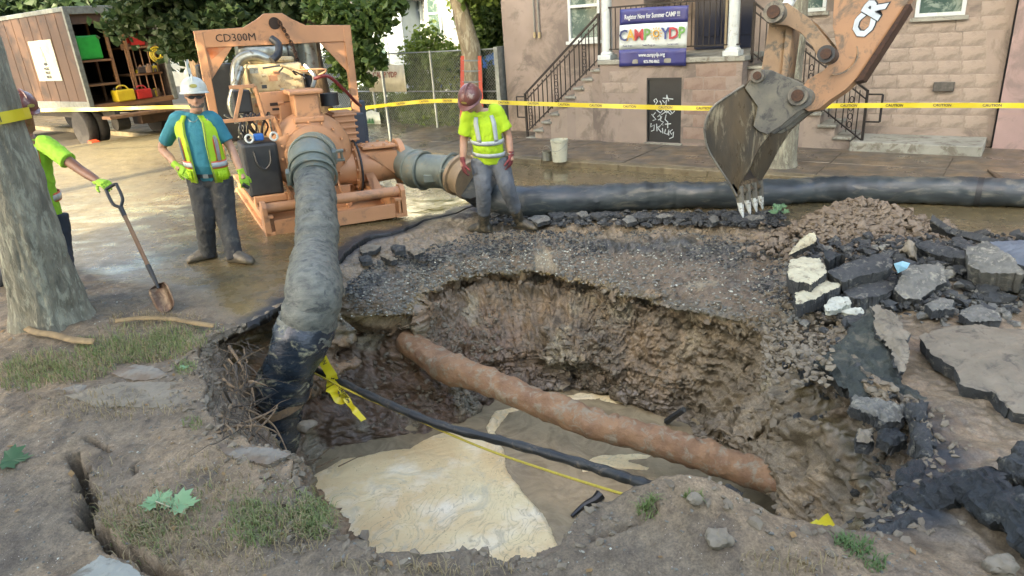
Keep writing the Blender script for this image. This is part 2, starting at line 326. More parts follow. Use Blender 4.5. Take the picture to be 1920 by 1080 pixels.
def build_ground():
    NA = 2000; th = np.linspace(-math.pi, math.pi, NA, endpoint=False)
    ks = [contour(k) for k in (K1, K2, K3, K4, K5, K6)]
    wob = lambda a, s, fr: a*fbm(np.stack([np.cos(th)*fr, np.sin(th)*fr, np.zeros_like(th)], -1), 1, 4, s)
    RZ = [samp(k, th, sg) for k, sg in zip(ks, (14, 14, 12, 7, 5, 2.5))]
    def jit(i, a, b): RZ[i] = (RZ[i][0]+a, RZ[i][1]+b)
    jit(5, wob(.07, 1, 14), 0); jit(4, wob(.07, 2, 14), wob(.03, 5, 12)); jit(3, wob(.10, 3, 12), wob(.06, 6, 10)); jit(2, wob(.09, 4, 10), wob(.05, 7, 9)); jit(1, wob(.10, 8, 7), 0); jit(0, wob(.10, 9, 8), 0)
    rows_r = []; rows_z = []; zone = []
    def span(a, b, n, z0, z1, ease=None):
        for i in range(n):
            t = i/n; rows_r.append(a[0]*(1-t)+b[0]*t); rows_z.append(a[1]*(1-t)+b[1]*t); zone.append(z0*(1-t)+z1*t)
    fl = (RZ[0][0]*.75, RZ[0][1]*0-1.9)
    span((RZ[0][0]*.02, fl[1]), fl, 4, 0, 0); span(fl, RZ[0], 14, 0, 1)
    span(RZ[0], RZ[1], 52, 1, 2); span(RZ[1], RZ[2], 52, 2, 3); span(RZ[2], RZ[3], 18, 3, 4); span(RZ[3], RZ[4], 52, 4, 5); span(RZ[4], RZ[5], 48, 5, 6)
    top6 = Hbase(CEN[0]+RZ[5][0]*np.cos(th), CEN[1]+RZ[5][0]*np.sin(th))
    k6t = (RZ[5][0]+.012, np.maximum(top6, RZ[5][1]+.0))
    span((RZ[5][0], RZ[5][1]-.085), k6t, 6, 6, 6.5)
    base = k6t[0]
    for i in range(120):
        t = i/120; rows_r.append(base+2.3*t); rows_z.append(None); zone.append(6.5+t)
    for i in range(95):
        t = (i/94.)**1.7; rows_r.append((base+2.3)*(1-t)+17.*t); rows_z.append(None); zone.append(7.5+t)
    NR = len(rows_r); R = np.array(rows_r); Z = np.zeros_like(R); zo = np.repeat(np.array(zone)[:, None], NA, 1)
    X = CEN[0]+R*np.cos(th); Y = CEN[1]+R*np.sin(th)
    first_out = next(i for i, q in enumerate(rows_z) if q is None)
    for i in range(first_out): Z[i] = rows_z[i]
    Z[first_out:] = Hfull(X[first_out:], Y[first_out:])
    # blend the rim of the asphalt so that it meets H
    full = Hfull(X[:first_out], Y[:first_out])-Hbase(X[:first_out], Y[:first_out])
    bl = sstep(5.6, 6.4, zo[:first_out]); Z[:first_out] += full*bl
    P = np.stack([X, Y, Z], -1)
    # surface normals of the grid
    def normals(P):
        dr = np.gradient(P, axis=0); dt = np.roll(P, -1, 1)-np.roll(P, 1, 1); n = np.cross(dt, dr); n /= (np.linalg.norm(n, axis=-1, keepdims=True)+1e-9); return -n
    Nn = normals(P)
    i0, i1 = 4, first_out-4; Q = P[i0:i1]; z_ = zo[i0:i1]
    wall = sstep(.6, 1.2, z_)*sstep(4.2, 3.7, z_); lip = sstep(3.6, 4.2, z_)*sstep(6.1, 5.6, z_)
    Qs = Q*np.array([1, 1, 1.5])
    d = wall*(.20*fbm(Qs, 1.6, 3, 11)+.15*(billow(Qs, 3.4, 6, 12, .6)-.45)+.05*fbm(Qs, 14, 4, 13, .6))+lip*(.05*fbm(Q, 3, 3, 14)+.06*(billow(Q, 7, 4, 15, .6)-.4))+lip*sstep(1.2, 2., Q[..., 0])*sstep(6, 5, Q[..., 1])*(.14*(billow(Q, 3.3, 5, 16, .6)-.35)+.04*fbm(Q, 18, 2, 18))
    # vertical rills and ledges in the wall
    ang = np.arctan2(Q[..., 1]-CEN[1], Q[..., 0]-CEN[0])
    ledge = np.abs(((Q[..., 2]*3.1+.6*fbm(Q, 1.3, 3, 17)) % 1)-.5)*2
    d += wall*.05*(ledge-.5)
    P[i0:i1] = Q+Nn[i0:i1]*(-d[..., None])
    # a burrow in the far wall
    for hc, hr, hd in ((W(1005, 603, -.62), .16, .35),):
        dd = np.linalg.norm(P-hc, axis=-1); rad = np.stack([np.cos(th), np.sin(th), 0*th], -1)
        P[:first_out] += (sstep(hr, hr*.4, dd)[..., None]*hd*rad[None])[:first_out]
    # tone
    X, Y, Z = P[..., 0], P[..., 1], P[..., 2]; v = X*EN[0]+Y*EN[1]; u = X*EU[0]+Y*EU[1]
    C = np.zeros(P.shape); wet = np.zeros(X.shape); fleck = np.zeros(X.shape)
    gg = [np.array([.58, .70, .56])]
    c = lambda r, g, b: np.array(lin((r, g, b)))*gg[0]
    def put(mask, col, wv=None, fv=None):
        nonlocal C, wet, fleck
        mk = mask[..., None]; C = C*(1-mk)+mk*col
        if wv is not None: wet = wet*(1-mask)+mask*wv
        if fv is not None: fleck = fleck*(1-mask)+mask*fv
    n1 = fbm(P, 1.1, 4, 51); n2 = fbm(P, 3.7, 4, 52); n3 = fbm(P, .45, 3, 53); n4 = fbm(P, 9, 3, 54)
    one = np.ones_like(X)
    road = one*1.
    put(one, c(122, 101, 82), .78, .2)                                    # mud-filmed asphalt
    put(sstep(-.15, .35, n1), c(104, 90, 77), .70)
    put(sstep(.1, .4, n3)*.7, c(140, 112, 84), .88)
    put(sstep(.15, .5, n2)*.6, c(92, 80, 70), .6)
    dry = sstep(-4.2, -6, X+.35*(Y-9))*sstep(6, 9, Y); put(dry*.8, c(150, 128, 104), .45, .3)
    streak = sstep(-3.6, -4.4, X)*sstep(5.5, 7, Y)*sstep(13, 10, Y)*sstep(.0, .35, fbm(P*np.array([1., 2.6, 1.]), 2.2, 4, 66)); put(streak*.85, c(170, 160, 145), .85, .5)
    pud = sstep(.9, .5, np.hypot((X+.9)/1.5, (Y-9.6)/.8)+.25*n2); put(pud, c(120, 108, 80), 1.0, 0)
    pud2 = sstep(.55, .3, np.abs(v-9.3)+.3*n1)*sstep(-9, -7, u)*sstep(2, 0, u); put(pud2*.8, c(112, 94, 76), .97, 0)
    near = sstep(3.12, 2.86, v+.12*np.sin(u*1.3)+.05*np.sin(u*4.1))*sstep(6.3, 6.6, zo)
    nearz = np.maximum(near, sstep(3.1, 2.8, v)*sstep(4.6, 5.2, zo))
    gg[0] = np.array([.72, .76, .63])
    put(nearz, c(118, 104, 92), .12, 1.); put(nearz*sstep(-.1, .3, n1), c(140, 120, 102), .1, .9); put(nearz*sstep(.05, .4, n2)*.7, c(94, 82, 74), .2, .9); put(nearz*sstep(.1, .4, n4)*.4, c(80, 70, 62))
    gg[0] = np.array([.70, .79, .70])
    right = sstep(1.2, 2.1, X)*sstep(6.9, 6.2, Y)*sstep(6.2, 6.6, zo); put(right, c(132, 112, 96), .62, .25); put(right*sstep(0, .35, n2), c(112, 96, 84), .45, .5); put(right*sstep(.2, .45, n1)*.7, c(90, 84, 80), .55); rb = sstep(1.3, 1.9, X)*sstep(3.9, 4.1, zo)*sstep(6.0, 5.7, zo)*sstep(5.6, 5.0, Y)
    # apron inside the asphalt break
    ap = sstep(4.9, 5.2, zo)*sstep(6.45, 6.1, zo)*(1-nearz); put(ap, c(140, 119, 101), .62, .2); put(ap*sstep(0, .4, n2)*.7, c(112, 98, 86), .5)
    far = sstep(4.5, 5.2, Y)
    gg[0] = np.array([.62, .66, .58])
    gb = sstep(4.0, 4.3, zo)*sstep(5.35, 4.85, zo+.3*n2); put(gb, c(118, 102, 88), .4, 1.); put(gb*sstep(4.5, 4.9, zo+.25*n2)*sstep(-.25, .2, n1+.5*n4)*(X > -1.6)*(Y > 5.2), c(70, 70, 70), .6, .8)
    put(gb*sstep(.2, .45, fbm(P, 2.6, 3, 77))*(1-nearz), c(150, 138, 122), .25)
    # band at the break: black asphalt
    gg[0] = np.array([.8, .85, .75])
    brk = sstep(5.85+.1*(X > 1.9)*(Y < 6.5), 6.0, zo)*sstep(6.62, 6.52, zo+.05*n4)*(1-nearz*(X < 1.9)); put(brk, c(44, 46, 50), .5, .3)
    band = sstep(.9, 1.4, X)*0
    deb = segdist(X, Y, WL((880, 395), (1000, 408), (1150, 412), (1300, 415), (1440, 425)))
    put(sstep(.42, .15, deb+.2*n2)*sstep(5.5, 5.9, zo), c(62, 60, 60), .55, .4)
    # wall
    gg[0] = np.array([1.28, 1.50, 1.36])
    wl = sstep(3.95, 3.6, zo); put(wl, c(104, 84, 68), .42, .35); put(wl*sstep(-.1, .35, n1), c(124, 98, 76), .45)
    put(wl*sstep(.0, .4, n2), c(84, 69, 58), .4); put(wl*sstep(.3, -1.2, X+.5*n1)*.6, c(106, 80, 62), .5)
    put(wl*sstep(-1.15, -1.4, Z+.1*n2), c(92, 78, 70), .75); put(wl*sstep(1.3, 2.0, X)*.55, c(106, 93, 80), .35)
    put(wl*sstep(.5, -.3, X+.4*n1)*sstep(-.55, -1.0, Z+.15*n2)*.85, c(86, 64, 52), .5); put(wl*sstep(-.1, .3, fbm(P, 7, 3, 79))*.45, c(78, 66, 56), .5)  # low left bank: darker red-brown mud, deeper pit shade put into its colour
    put(wl*sstep(.25, .5, fbm(P, 1.9, 3, 78))*.6, c(132, 118, 102), .35)
    # grid vertices and quad faces
    V = P.reshape(-1, 3); idx = np.arange(NR*NA).reshape(NR, NA); nx = np.roll(idx, -1, 1)
    F = np.stack([idx[:-1], nx[:-1], nx[1:], idx[1:]], -1).reshape(-1, 4)
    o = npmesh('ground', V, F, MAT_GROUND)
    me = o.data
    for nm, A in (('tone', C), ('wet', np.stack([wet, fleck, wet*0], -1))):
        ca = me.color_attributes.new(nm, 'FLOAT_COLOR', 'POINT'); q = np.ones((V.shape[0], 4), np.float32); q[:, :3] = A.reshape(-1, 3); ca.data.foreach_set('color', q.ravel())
    tag(o, kind='structure')
    return P, zo, Nn, th
GP, GZ, GN, GTH = build_ground()
def gz(x, y): return float(Hfull(np.array([x]), np.array([y]))[0])
def ring(zone, a):   # a ground grid point for the zone value and angle index
    pass
# far ground to the horizon
g = MB(); n = 96
for r in (16.6, 60, 400):
    for j in range(n): t = 2*math.pi*j/n; g.v.append((CEN[0]+r*math.cos(t), CEN[1]+r*math.sin(t), -.03))
g.f = [(k*n+j, k*n+(j+1) % n, (k+1)*n+(j+1) % n, (k+1)*n+j) for k in range(2) for j in range(n)]; g.mi = [0]*len(g.f)
tag(g.build('far_ground', mat('far_asphalt', lin((110, 98, 84)), lin((96, 88, 78)), scale=1.2, rough=.55, bump=.4), None), kind='structure')
# ------------------------------------------------------------ water in the pit
def water():
    m = bpy.data.materials.new('muddy_water'); m.use_nodes = True; N = m.node_tree.nodes; L = m.node_tree.links; b = N['Principled BSDF']
    tc = N.new('ShaderNodeTexCoord'); n = N.new('ShaderNodeTexNoise'); n.inputs['Scale'].default_value = 3; n.inputs['Detail'].default_value = 4; n.inputs['Distortion'].default_value = 2.5; L.new(tc.outputs['Object'], n.inputs['Vector'])
    n2 = N.new('ShaderNodeTexNoise'); n2.inputs['Scale'].default_value = 26; n2.inputs['Detail'].default_value = 3; n2.inputs['Distortion'].default_value = 1; L.new(tc.outputs['Object'], n2.inputs['Vector'])
    cr = N.new('ShaderNodeValToRGB'); e = cr.color_ramp.elements; e[0].position = .35; e[0].color = (*lin((128, 116, 92)), 1); e[1].position = .62; e[1].color = (*lin((150, 138, 110)), 1)
    L.new(n.outputs[0], cr.inputs[0]); L.new(cr.outputs[0], b.inputs['Base Color']); b.inputs['Roughness'].default_value = .08
    bp = N.new('ShaderNodeBump'); bp.inputs['Strength'].default_value = .25; bp.inputs['Distance'].default_value = .02; L.new(n2.outputs[0], bp.inputs['Height']); L.new(bp.outputs[0], b.inputs['Normal'])
    k = 60; xs = np.linspace(-2.6, 3.2, k); ys = np.linspace(2.7, 8.2, k); X, Y = np.meshgrid(xs, ys); 
    V = np.stack([X, Y, np.full(X.shape, WATER_Z)+.006*fbm(np.stack([X, Y, X*0], -1), 2.5, 3, 91)], -1).reshape(-1, 3); i = np.arange(k*k).reshape(k, k)
    F = np.stack([i[:-1, :-1], i[:-1, 1:], i[1:, 1:], i[1:, :-1]], -1).reshape(-1, 4)
    tag(npmesh('pit_water', V, F, m), kind='structure')
water()
def foam_sheet(name, px, hgt, label, seed, k=260):
    """floating scum: grid cut to an outline, edges thinned into the water"""
    poly = [W(a, b, WATER_Z)[:2] for a, b in px]; poly = np.array(poly); mn = poly.min(0)-.1; mx = poly.max(0)+.1
    xs = np.linspace(mn[0], mx[0], k); ys = np.linspace(mn[1], mx[1], k); X, Y = np.meshgrid(xs, ys); P = np.stack([X, Y, X*0], -1)
    Xw = X+.05*fbm(P, 5, 4, seed); Yw = Y+.05*fbm(P, 5, 4, seed+1)
    ins = np.zeros(X.shape, bool); n = len(poly); j = n-1
    for i in range(n):
        (xi, yi), (xj, yj) = poly[i], poly[j]; c = ((yi > Yw) != (yj > Yw)) & (Xw < (xj-xi)*(Yw-yi)/(yj-yi+1e-12)+xi); ins ^= c; j = i
    d = segdist(Xw, Yw, [tuple(q) for q in poly]+[tuple(poly[0])]); sd_ = np.where(ins, d, -d)
    wp = P+.25*np.stack([fbm(P, 1.6, 3, seed+5), fbm(P, 1.6, 3, seed+6), X*0], -1)
    Z = WATER_Z+hgt*sstep(-.005, .05, sd_)-.02+.010*(billow(wp, 3, 4, seed+3)-.4)+.004*(billow(wp*np.array([1, 2.2, 1]), 11, 3, seed+9)-.4)
    keep = sd_ > -.015; V = np.stack([X, Y, Z], -1).reshape(-1, 3); i = np.arange(k*k).reshape(k, k)
    F = np.stack([i[:-1, :-1], i[:-1, 1:], i[1:, 1:], i[1:, :-1]], -1).reshape(-1, 4); F = F[keep.ravel()[F].all(1)]
    used = np.unique(F); re = np.full(len(V), -1); re[used] = np.arange(len(used))
    return npmesh(name, V[used], re[F], FOAM)
def foam_material():
    m = bpy.data.materials.new('scum_foam'); m.use_nodes = True; N = m.node_tree.nodes; L = m.node_tree.links; b = N['Principled BSDF']
    tc = N.new('ShaderNodeTexCoord')
    def noise(sc, det, ro=.6, d=0, vec=None):
        n = N.new('ShaderNodeTexNoise'); n.inputs['Scale'].default_value = sc; n.inputs['Detail'].default_value = det; n.inputs['Roughness'].default_value = ro; n.inputs['Distortion'].default_value = d
        L.new(vec or tc.outputs['Object'], n.inputs['Vector']); return n
    def mr(src, a, b2, c=0., d=1.):
        r = N.new('ShaderNodeMapRange'); r.inputs[1].default_value = a; r.inputs[2].default_value = b2; r.inputs[3].default_value = c; r.inputs[4].default_value = d; L.new(src, r.inputs[0]); return r.outputs[0]
    def mth(op, a, c):
        x = N.new('ShaderNodeMath'); x.operation = op
        for i, q in enumerate((a, c)):
            if isinstance(q, (int, float)): x.inputs[i].default_value = q
            else: L.new(q, x.inputs[i])
        return x.outputs[0]
    def mix(f, a, c):
        x = N.new('ShaderNodeMix'); x.data_type = 'RGBA'; L.new(f, x.inputs[0])
        for i, v in ((6, a), (7, c)):
            if isinstance(v, tuple): x.inputs[i].default_value = (*v, 1)
            else: L.new(v, x.inputs[i])
        return x.outputs[2]
    warp = noise(.9, 3, .5); vm = N.new('ShaderNodeVectorMath'); vm.operation = 'MULTIPLY_ADD'; L.new(warp.outputs['Color'], vm.inputs[0]); vm.inputs[1].default_value = (2.2, 2.2, 0); L.new(tc.outputs['Object'], vm.inputs[2])
    wv = vm.outputs[0]; base = noise(1.3, 6, .6, .4).outputs[0]; fine = noise(38, 6, .7).outputs[0]
    col = mix(mr(base, .35, .65), lin((222, 208, 162)), lin((210, 184, 134))); col = mix(mr(noise(2.3, 5, .6).outputs[0], .5, .72, 0, .8), col, lin((238, 232, 208)))
    # flow lines: thin bands of one warped field, only where a second field lets them show
    f = noise(3.2, 4, .5, .6, wv).outputs[0]; fr = mth('FRACT', mth('MULTIPLY', f, 9.), 0.); ln = mr(mth('ABSOLUTE', mth('SUBTRACT', fr, .5), 0.), .0, .16, 1., 0.)
    msk = mr(noise(.8, 3).outputs[0], .40, .55); col = mix(mth('MULTIPLY', mth('MULTIPLY', ln, msk), mr(fine, .35, .6, .2, .8)), col, lin((158, 148, 118)))
    col = mix(mth('MULTIPLY', mr(noise(1.9, 8, .7, .8, wv).outputs[0], .54, .64), .7), col, lin((184, 178, 152)))
    spk = mr(noise(45, 4, .8).outputs[0], .62, .68); col = mix(mth('MULTIPLY', spk, mr(noise(2.5, 2).outputs[0], .42, .52)), col, lin((86, 74, 56)))
    L.new(col, b.inputs['Base Color']); b.inputs['Roughness'].default_value = .6
    bp = N.new('ShaderNodeBump'); bp.inputs['Strength'].default_value = .55; bp.inputs['Distance'].default_value = .012; L.new(mth('ADD', mth('MULTIPLY', f, 1.5), fine), bp.inputs['Height']); L.new(bp.outputs[0], b.inputs['Normal'])
    return m
FOAM = foam_material()
o = foam_sheet('foam', [(548, 925), (570, 900), (640, 862), (720, 842), (765, 838), (800, 822), (850, 802), (905, 818), (940, 835), (958, 878), (985, 925), (1020, 962), (1060, 1035), (1040, 1085), (900, 1120), (650, 1120), (560, 1010)], .035, '', 5)
tag(o, kind='stuff', label='thick cream scum floating on the pit water beside the hose', cat='foam')
o = foam_sheet('foam_streak', [(905, 800), (925, 770), (975, 757), (1000, 762), (960, 775), (935, 810), (950, 830), (915, 815)], .03, '', 15, 120)
tag(o, kind='stuff', label='thin pale scum arc between the mud bank and open brown water', cat='foam')
o = foam_sheet('foam_streak', [(1080, 870), (1110, 852), (1160, 850), (1230, 850), (1215, 862), (1180, 866), (1225, 878), (1220, 890), (1160, 884), (1130, 878), (1085, 890)], .028, '', 25, 140)
tag(o, kind='stuff', label='broken white scum patch drifting under the rusty pipe', cat='foam')
o = foam_sheet('foam_streak', [(1040, 742), (1090, 735), (1150, 742), (1240, 770), (1250, 785), (1200, 765), (1120, 752), (1050, 752)], .026, '', 35, 140)
tag(o, kind='stuff', label='thin scum line along the foot of the far pit wall', cat='foam')
# ============================================================ SETTING: street, kerb, buildings
def L_(r, g, b): return lin((r, g, b))
M_stucco = mat('pink_stucco', L_(164, 146, 136), L_(150, 132, 122), L_(124, 110, 102), scale=1.3, rough=.9, bump=.5, bscale=70, dist=.006, c3amt=.5, c3scale=.8)
M_stucco2 = mat('mauve_stucco', L_(176, 146, 142), L_(160, 134, 130), L_(140, 120, 116), scale=1.1, rough=.9, bump=.5, bscale=60, dist=.006, c3amt=.4)
M_stuccob = mat('pink_stucco_block', L_(172, 154, 142), L_(160, 142, 130), L_(140, 124, 114), scale=1.4, rough=.9, bump=.7, bscale=45, dist=.01, c3amt=.5)
M_stuccor = mat('red_stained_stucco', L_(160, 138, 126), L_(150, 126, 114), L_(140, 116, 104), scale=1.6, rough=.9, bump=.6, bscale=50, dist=.008)
M_concrete = mat('pale_concrete', L_(168, 164, 154), L_(148, 144, 134), L_(120, 112, 100), scale=3, rough=.8, bump=.4, bscale=80)
M_walk = mat('wet_sidewalk', L_(110, 98, 86), L_(92, 84, 76), L_(128, 108, 86), scale=1.4, rough=.22, rough2=.6, bump=.15, bscale=50)
M_kerb = mat('stained_kerbstone', L_(140, 124, 96), L_(112, 100, 80), L_(100, 86, 60), scale=4, rough=.5, bump=.4)
M_white = mat('white_paint', L_(222, 224, 224), L_(205, 208, 208), L_(176, 172, 164), scale=5, rough=.45, bump=.1, c3amt=.2)
M_iron = mat('black_iron', L_(34, 32, 34), L_(46, 40, 38), scale=20, rough=.45, metal=.3, bump=.2)
M_blackdoor = mat('black_door', L_(28, 32, 36), L_(38, 42, 44), scale=4, rough=.4, bump=.1)
M_navy = mat('navy_door', L_(26, 36, 62), L_(20, 28, 50), scale=3, rough=.35, bump=.05)
M_glass = mat('window_glass', L_(70, 92, 88), L_(96, 112, 104), L_(150, 160, 150), scale=3, rough=.08, bump=0, spec=.9)
M_curt = mat('curtain', L_(150, 158, 152), L_(110, 120, 116), scale=9, rough=.9, bump=.3, stretch=(4, 4, .4))
M_brass = mat('brass', L_(170, 140, 70), scale=5, rough=.3, metal=.9, bump=0)
Z0 = .10   # pavement level
def base_origin(u, v, z=0): return FW(u, v, z)
# --- kerb and far sidewalk
x = MB(); x.fbox(-40, 30, 10.0, 10.16, -.2, Z0-.004); sk = tag(x.build('kerb_bed', M_kerb), kind='structure')
ks_ = [MB().fbox(i*1.5-.745, i*1.5+.745, 9.985, 10.17, -.05, Z0) for i in range(1)][0]
k0 = ks_.build('kerb_stone', M_kerb, sk, bevel=.012)
for i in range(-9, 4):
    if i == 0: continue
    c = k0.copy(); COL.objects.link(c); c.parent = sk; c.location = tuple(EU*i*1.5); c.location.z += random.uniform(-.006, .006)
x = MB(); x.fbox(-40, 30, 10.16, 16, -.2, Z0-.012); sw = tag(x.build('sidewalk', M_walk), kind='structure')
x = MB(); x.fbox(-.745, .745, 10.185, 11.0, 0, Z0); s0 = x.build('paving_slab', M_walk, sw, bevel=.008)
for i in range(-9, 3):
    for j in range(2):
        if i == 0 and j == 0: continue
        c = s0.copy(); COL.objects.link(c); c.parent = sw; c.location = tuple(EU*i*1.5+EN*j*.83); c.location.z += random.uniform(-.005, .004)
# --- pink building
bld = empty('stucco_building', FW(-5, 13, 0), 'pink tan stucco building with raised porch, iron stair rails and navy doors', 'building')
HB = 9.
def wallseg(u0, u1, v, z0=0, z1=HB, d=.3, m=M_stucco, name='wall', holes=()):
    """wall with window holes (u0,u1,z0,z1): built of boxes round the holes"""
    x = MB(); us = sorted({u0, u1, *[h[0] for h in holes], *[h[1] for h in holes]})
    for a, b in zip(us[:-1], us[1:]):
        hs = sorted([h for h in holes if h[0] <= a+1e-6 and h[1] >= b-1e-6], key=lambda h: h[2]); z = z0
        for h in hs: x.fbox(a, b, v, v+d, z, h[2]); z = h[3]
        x.fbox(a, b, v, v+d, z, z1)
    return x.build(name, m, bld)
WL1 = (-7.75, -7.03, 1.93, 3.5); WR1 = (-1.63, -.97, 2.02, 3.4); WR2 = (-3.35, -2.93, 2.2, 3.6)
wallseg(-9.42, -6.3, 12.7, holes=(WL1,))
wallseg(-3.95, -.36, 12.9, holes=(WR2, WR1))
wallseg(-6.3, -3.95, 13.9, z0=1.6, name='porch_wall', holes=((-5.55, -4.25, 1.62, 3.9),))
x = MB(); x.fbox(-6.3, -6.1, 12.7, 13.9, 0, HB); x.fbox(-4.1, -3.95, 12.9, 13.9, 0, HB); x.fbox(-9.42, -9.12, 13, 22, 0, HB); x.build('side_wall', M_stucco, bld)
x = MB(); x.fbox(-9.6, -.36, 12.3, 22, HB, HB+.25); x.build('roof', M_concrete, bld)
def window(h, v, mull=True):
    f = MB(); a, b, c, d = h; t = .055
    for q in ((a, a+t, c, d), (b-t, b, c, d), (a+t, b-t, c, c+t), (a+t, b-t, d-t, d), (a+t, b-t, c+.62, c+.62+t)): f.fbox(q[0], q[1], v-.03, v+.07, q[2], q[3])
    fo = f.build('window', M_white, bld, bevel=.004)
    for z0, z1 in ((c+t, c+.62), (c+.62+t, d-t)): MB().fbox(a+t, b-t, v+.02, v+.03, z0, z1).build('pane', M_glass, fo)
    x = MB(); 
    for i in range(14): x.fbox(a+t+i*(b-a-2*t)/14, a+t+(i+.8)*(b-a-2*t)/14, v+.1+.015*(i % 2), v+.11+.015*(i % 2), c, d)
    x.build('curtain', M_curt, fo)
    MB().fbox(a-.05, b+.05, v-.06, v-.001, c-.06, c-.002).build('window_sill', M_concrete if v > 12.8 else M_white, bld)
window(WL1, 12.7); window(WR1, 12.9); window(WR2, 12.9)
# porch block
def holed(u0, u1, v0, v1, z0, z1, h):
    x = MB(); x.fbox(u0, h[0], v0, v1, z0, z1); x.fbox(h[1], u1, v0, v1, z0, z1); x.fbox(h[0], h[1], v0, v1, h[3], z1); x.fbox(h[0], h[1], v0, v1, z0, h[2]); return x
DOOR = (-5.66, -4.99, .12, 1.27)
x = holed(-6.62, -3.93, 11.9, 12.15, 0, 1.52, DOOR); x.fbox(-6.62, -6.4, 12.15, 12.7, 0, 1.52); x.fbox(-4.1, -3.93, 12.15, 12.9, 0, 1.52); x.build('porch_front', M_stucco, bld)
MB().fbox(-6.66, -3.89, 11.87, 13.9, 1.52, 1.6).build('porch_floor', M_concrete, bld, bevel=.01)
d_ = MB().fbox(DOOR[0]+.012, DOOR[1]-.012, 11.93, 11.97, DOOR[2], DOOR[3]-.01).build('cellar_door', M_blackdoor, bld)
x = MB()
for a, b, c, e in ((DOOR[0]-.0, DOOR[0]+.03, 0.12, 1.27), (DOOR[1]-.03, DOOR[1], .12, 1.27), (DOOR[0]+.03, DOOR[1]-.03, 1.24, 1.27)): x.fbox(a, b, 11.905, 11.94, c, e)
x.build('door_frame', M_blackdoor, d_); MB().fbox(DOOR[0]-.03, DOOR[1]+.03, 11.84, 11.9, .06, .115).build('threshold', M_concrete, bld)
# graffiti on the cellar door: brush strokes of paint
M_paintw = mat('white_spray_paint', L_(215, 220, 222), L_(195, 200, 205), scale=30, rough=.6, bump=0)
g = MB()
def stroke(pts, r=.009):
    g.tube([FW(*PV(px, py, 11.925)[:1], 11.925, PV(px, py, 11.925)[1]) for px, py in pts], r, 5)
for s in (((1228, 192), (1226, 188), (1230, 185), (1233, 190), (1229, 196), (1226, 202)), ((1237, 189), (1240, 194), (1239, 201), (1235, 199)), ((1242, 188), (1246, 193), (1250, 187), (1248, 199), (1253, 204)),
          ((1243, 184), (1262, 186)), ((1250, 184), (1250, 178), (1254, 190)), ((1231, 206), (1238, 212), (1244, 205), (1250, 212), (1256, 206), (1260, 213), (1265, 208)), ((1240, 215), (1250, 208), (1258, 215)),
          ((1222, 214), (1223, 216)), ((1229, 211), (1224, 217), (1230, 224), (1224, 226)), ((1233, 219), (1237, 215), (1239, 222), (1234, 225)), ((1241, 218), (1238, 226), (1244, 229), (1240, 234)), ((1249, 215), (1247, 224), (1252, 229)),
          ((1221, 231), (1220, 238), (1227, 234), (1226, 244), (1221, 246)), ((1231, 232), (1232, 246)), ((1231, 240), (1239, 235), (1234, 241), (1240, 248)), ((1242, 240), (1243, 250)), ((1243, 234), (1243, 235)), ((1248, 242), (1246, 250), (1252, 252), (1254, 243), (1254, 254)),
          ((1261, 243), (1256, 247), (1259, 252), (1263, 247), (1262, 257), (1255, 260)), ((1252, 228), (1252, 240)), ((1247, 233), (1258, 232))): stroke(s)
g.build('graffiti', M_paintw, d_)
# raised stucco blocks
def blocks(u0, u1, z0, z1, v, bu, bz, m, skip=(), nm='stucco_block', low=None):
    kinds = []
    for k in range(4):
        x = MB(); ww = bu*(.82+.06*k); hh = bz-.008
        n_ = 5; top = []
        rr = random.Random(k)
        o = [(-ww/2, -hh/2), (0, -hh/2), (ww/2, -hh/2), (ww/2, 0), (ww/2, hh/2), (0, hh/2), (-ww/2, hh/2), (-ww/2, 0)]
        o = [(a+rr.uniform(-.012, .012), b+rr.uniform(-.008, .008)) for a, b in o]; i_ = [(a*.95, b*.9) for a, b in o]; dd = .003
        vs = [EU*a+np.array([0, 0, b]) for a, b in o]+[EU*a+np.array([0, 0, b])-EN*dd for a, b in i_]
        x.add(vs, [(j, (j+1) % 8, 8+(j+1) % 8, 8+j) for j in range(8)]+[tuple(range(8, 16))]); kinds.append((x, ww))
    proto = [None]*4; r = 0; z = z0
    while z < z1-bz*.5:
        u = u0-(bu*.5 if r % 2 else 0)
        while u < u1:
            k = random.randrange(4); ww = kinds[k][1]
            c = (u+ww/2, z+bz/2); u += ww+.006
            if c[0]-ww/2 < u0-.02 or c[0]+ww/2 > u1+.02 or any(s[0]-ww/2 < c[0] < s[1]+ww/2 and s[2]-bz/2 < c[1] < s[3]+bz/2 for s in skip): continue
            if proto[k] is None: proto[k] = kinds[k][0].build(nm, m, bld, smooth=False); o = proto[k]
            else: o = proto[k].copy(); COL.objects.link(o); o.parent = bld
            o.matrix_parent_inverse = proto[k].matrix_parent_inverse; o.location = tuple(FW(c[0], v+.001, c[1]))
        z += bz; r += 1
blocks(-3.9, -.4, .35, 3.3, 12.9, .36, .205, M_stuccob, (WR1, WR2))
blocks(-4.95, -3.98, .2, 1.5, 11.9, .40, .215, M_stuccor); blocks(-6.58, -5.72, 1.0, 1.5, 11.9, .4, .2, M_stuccob)
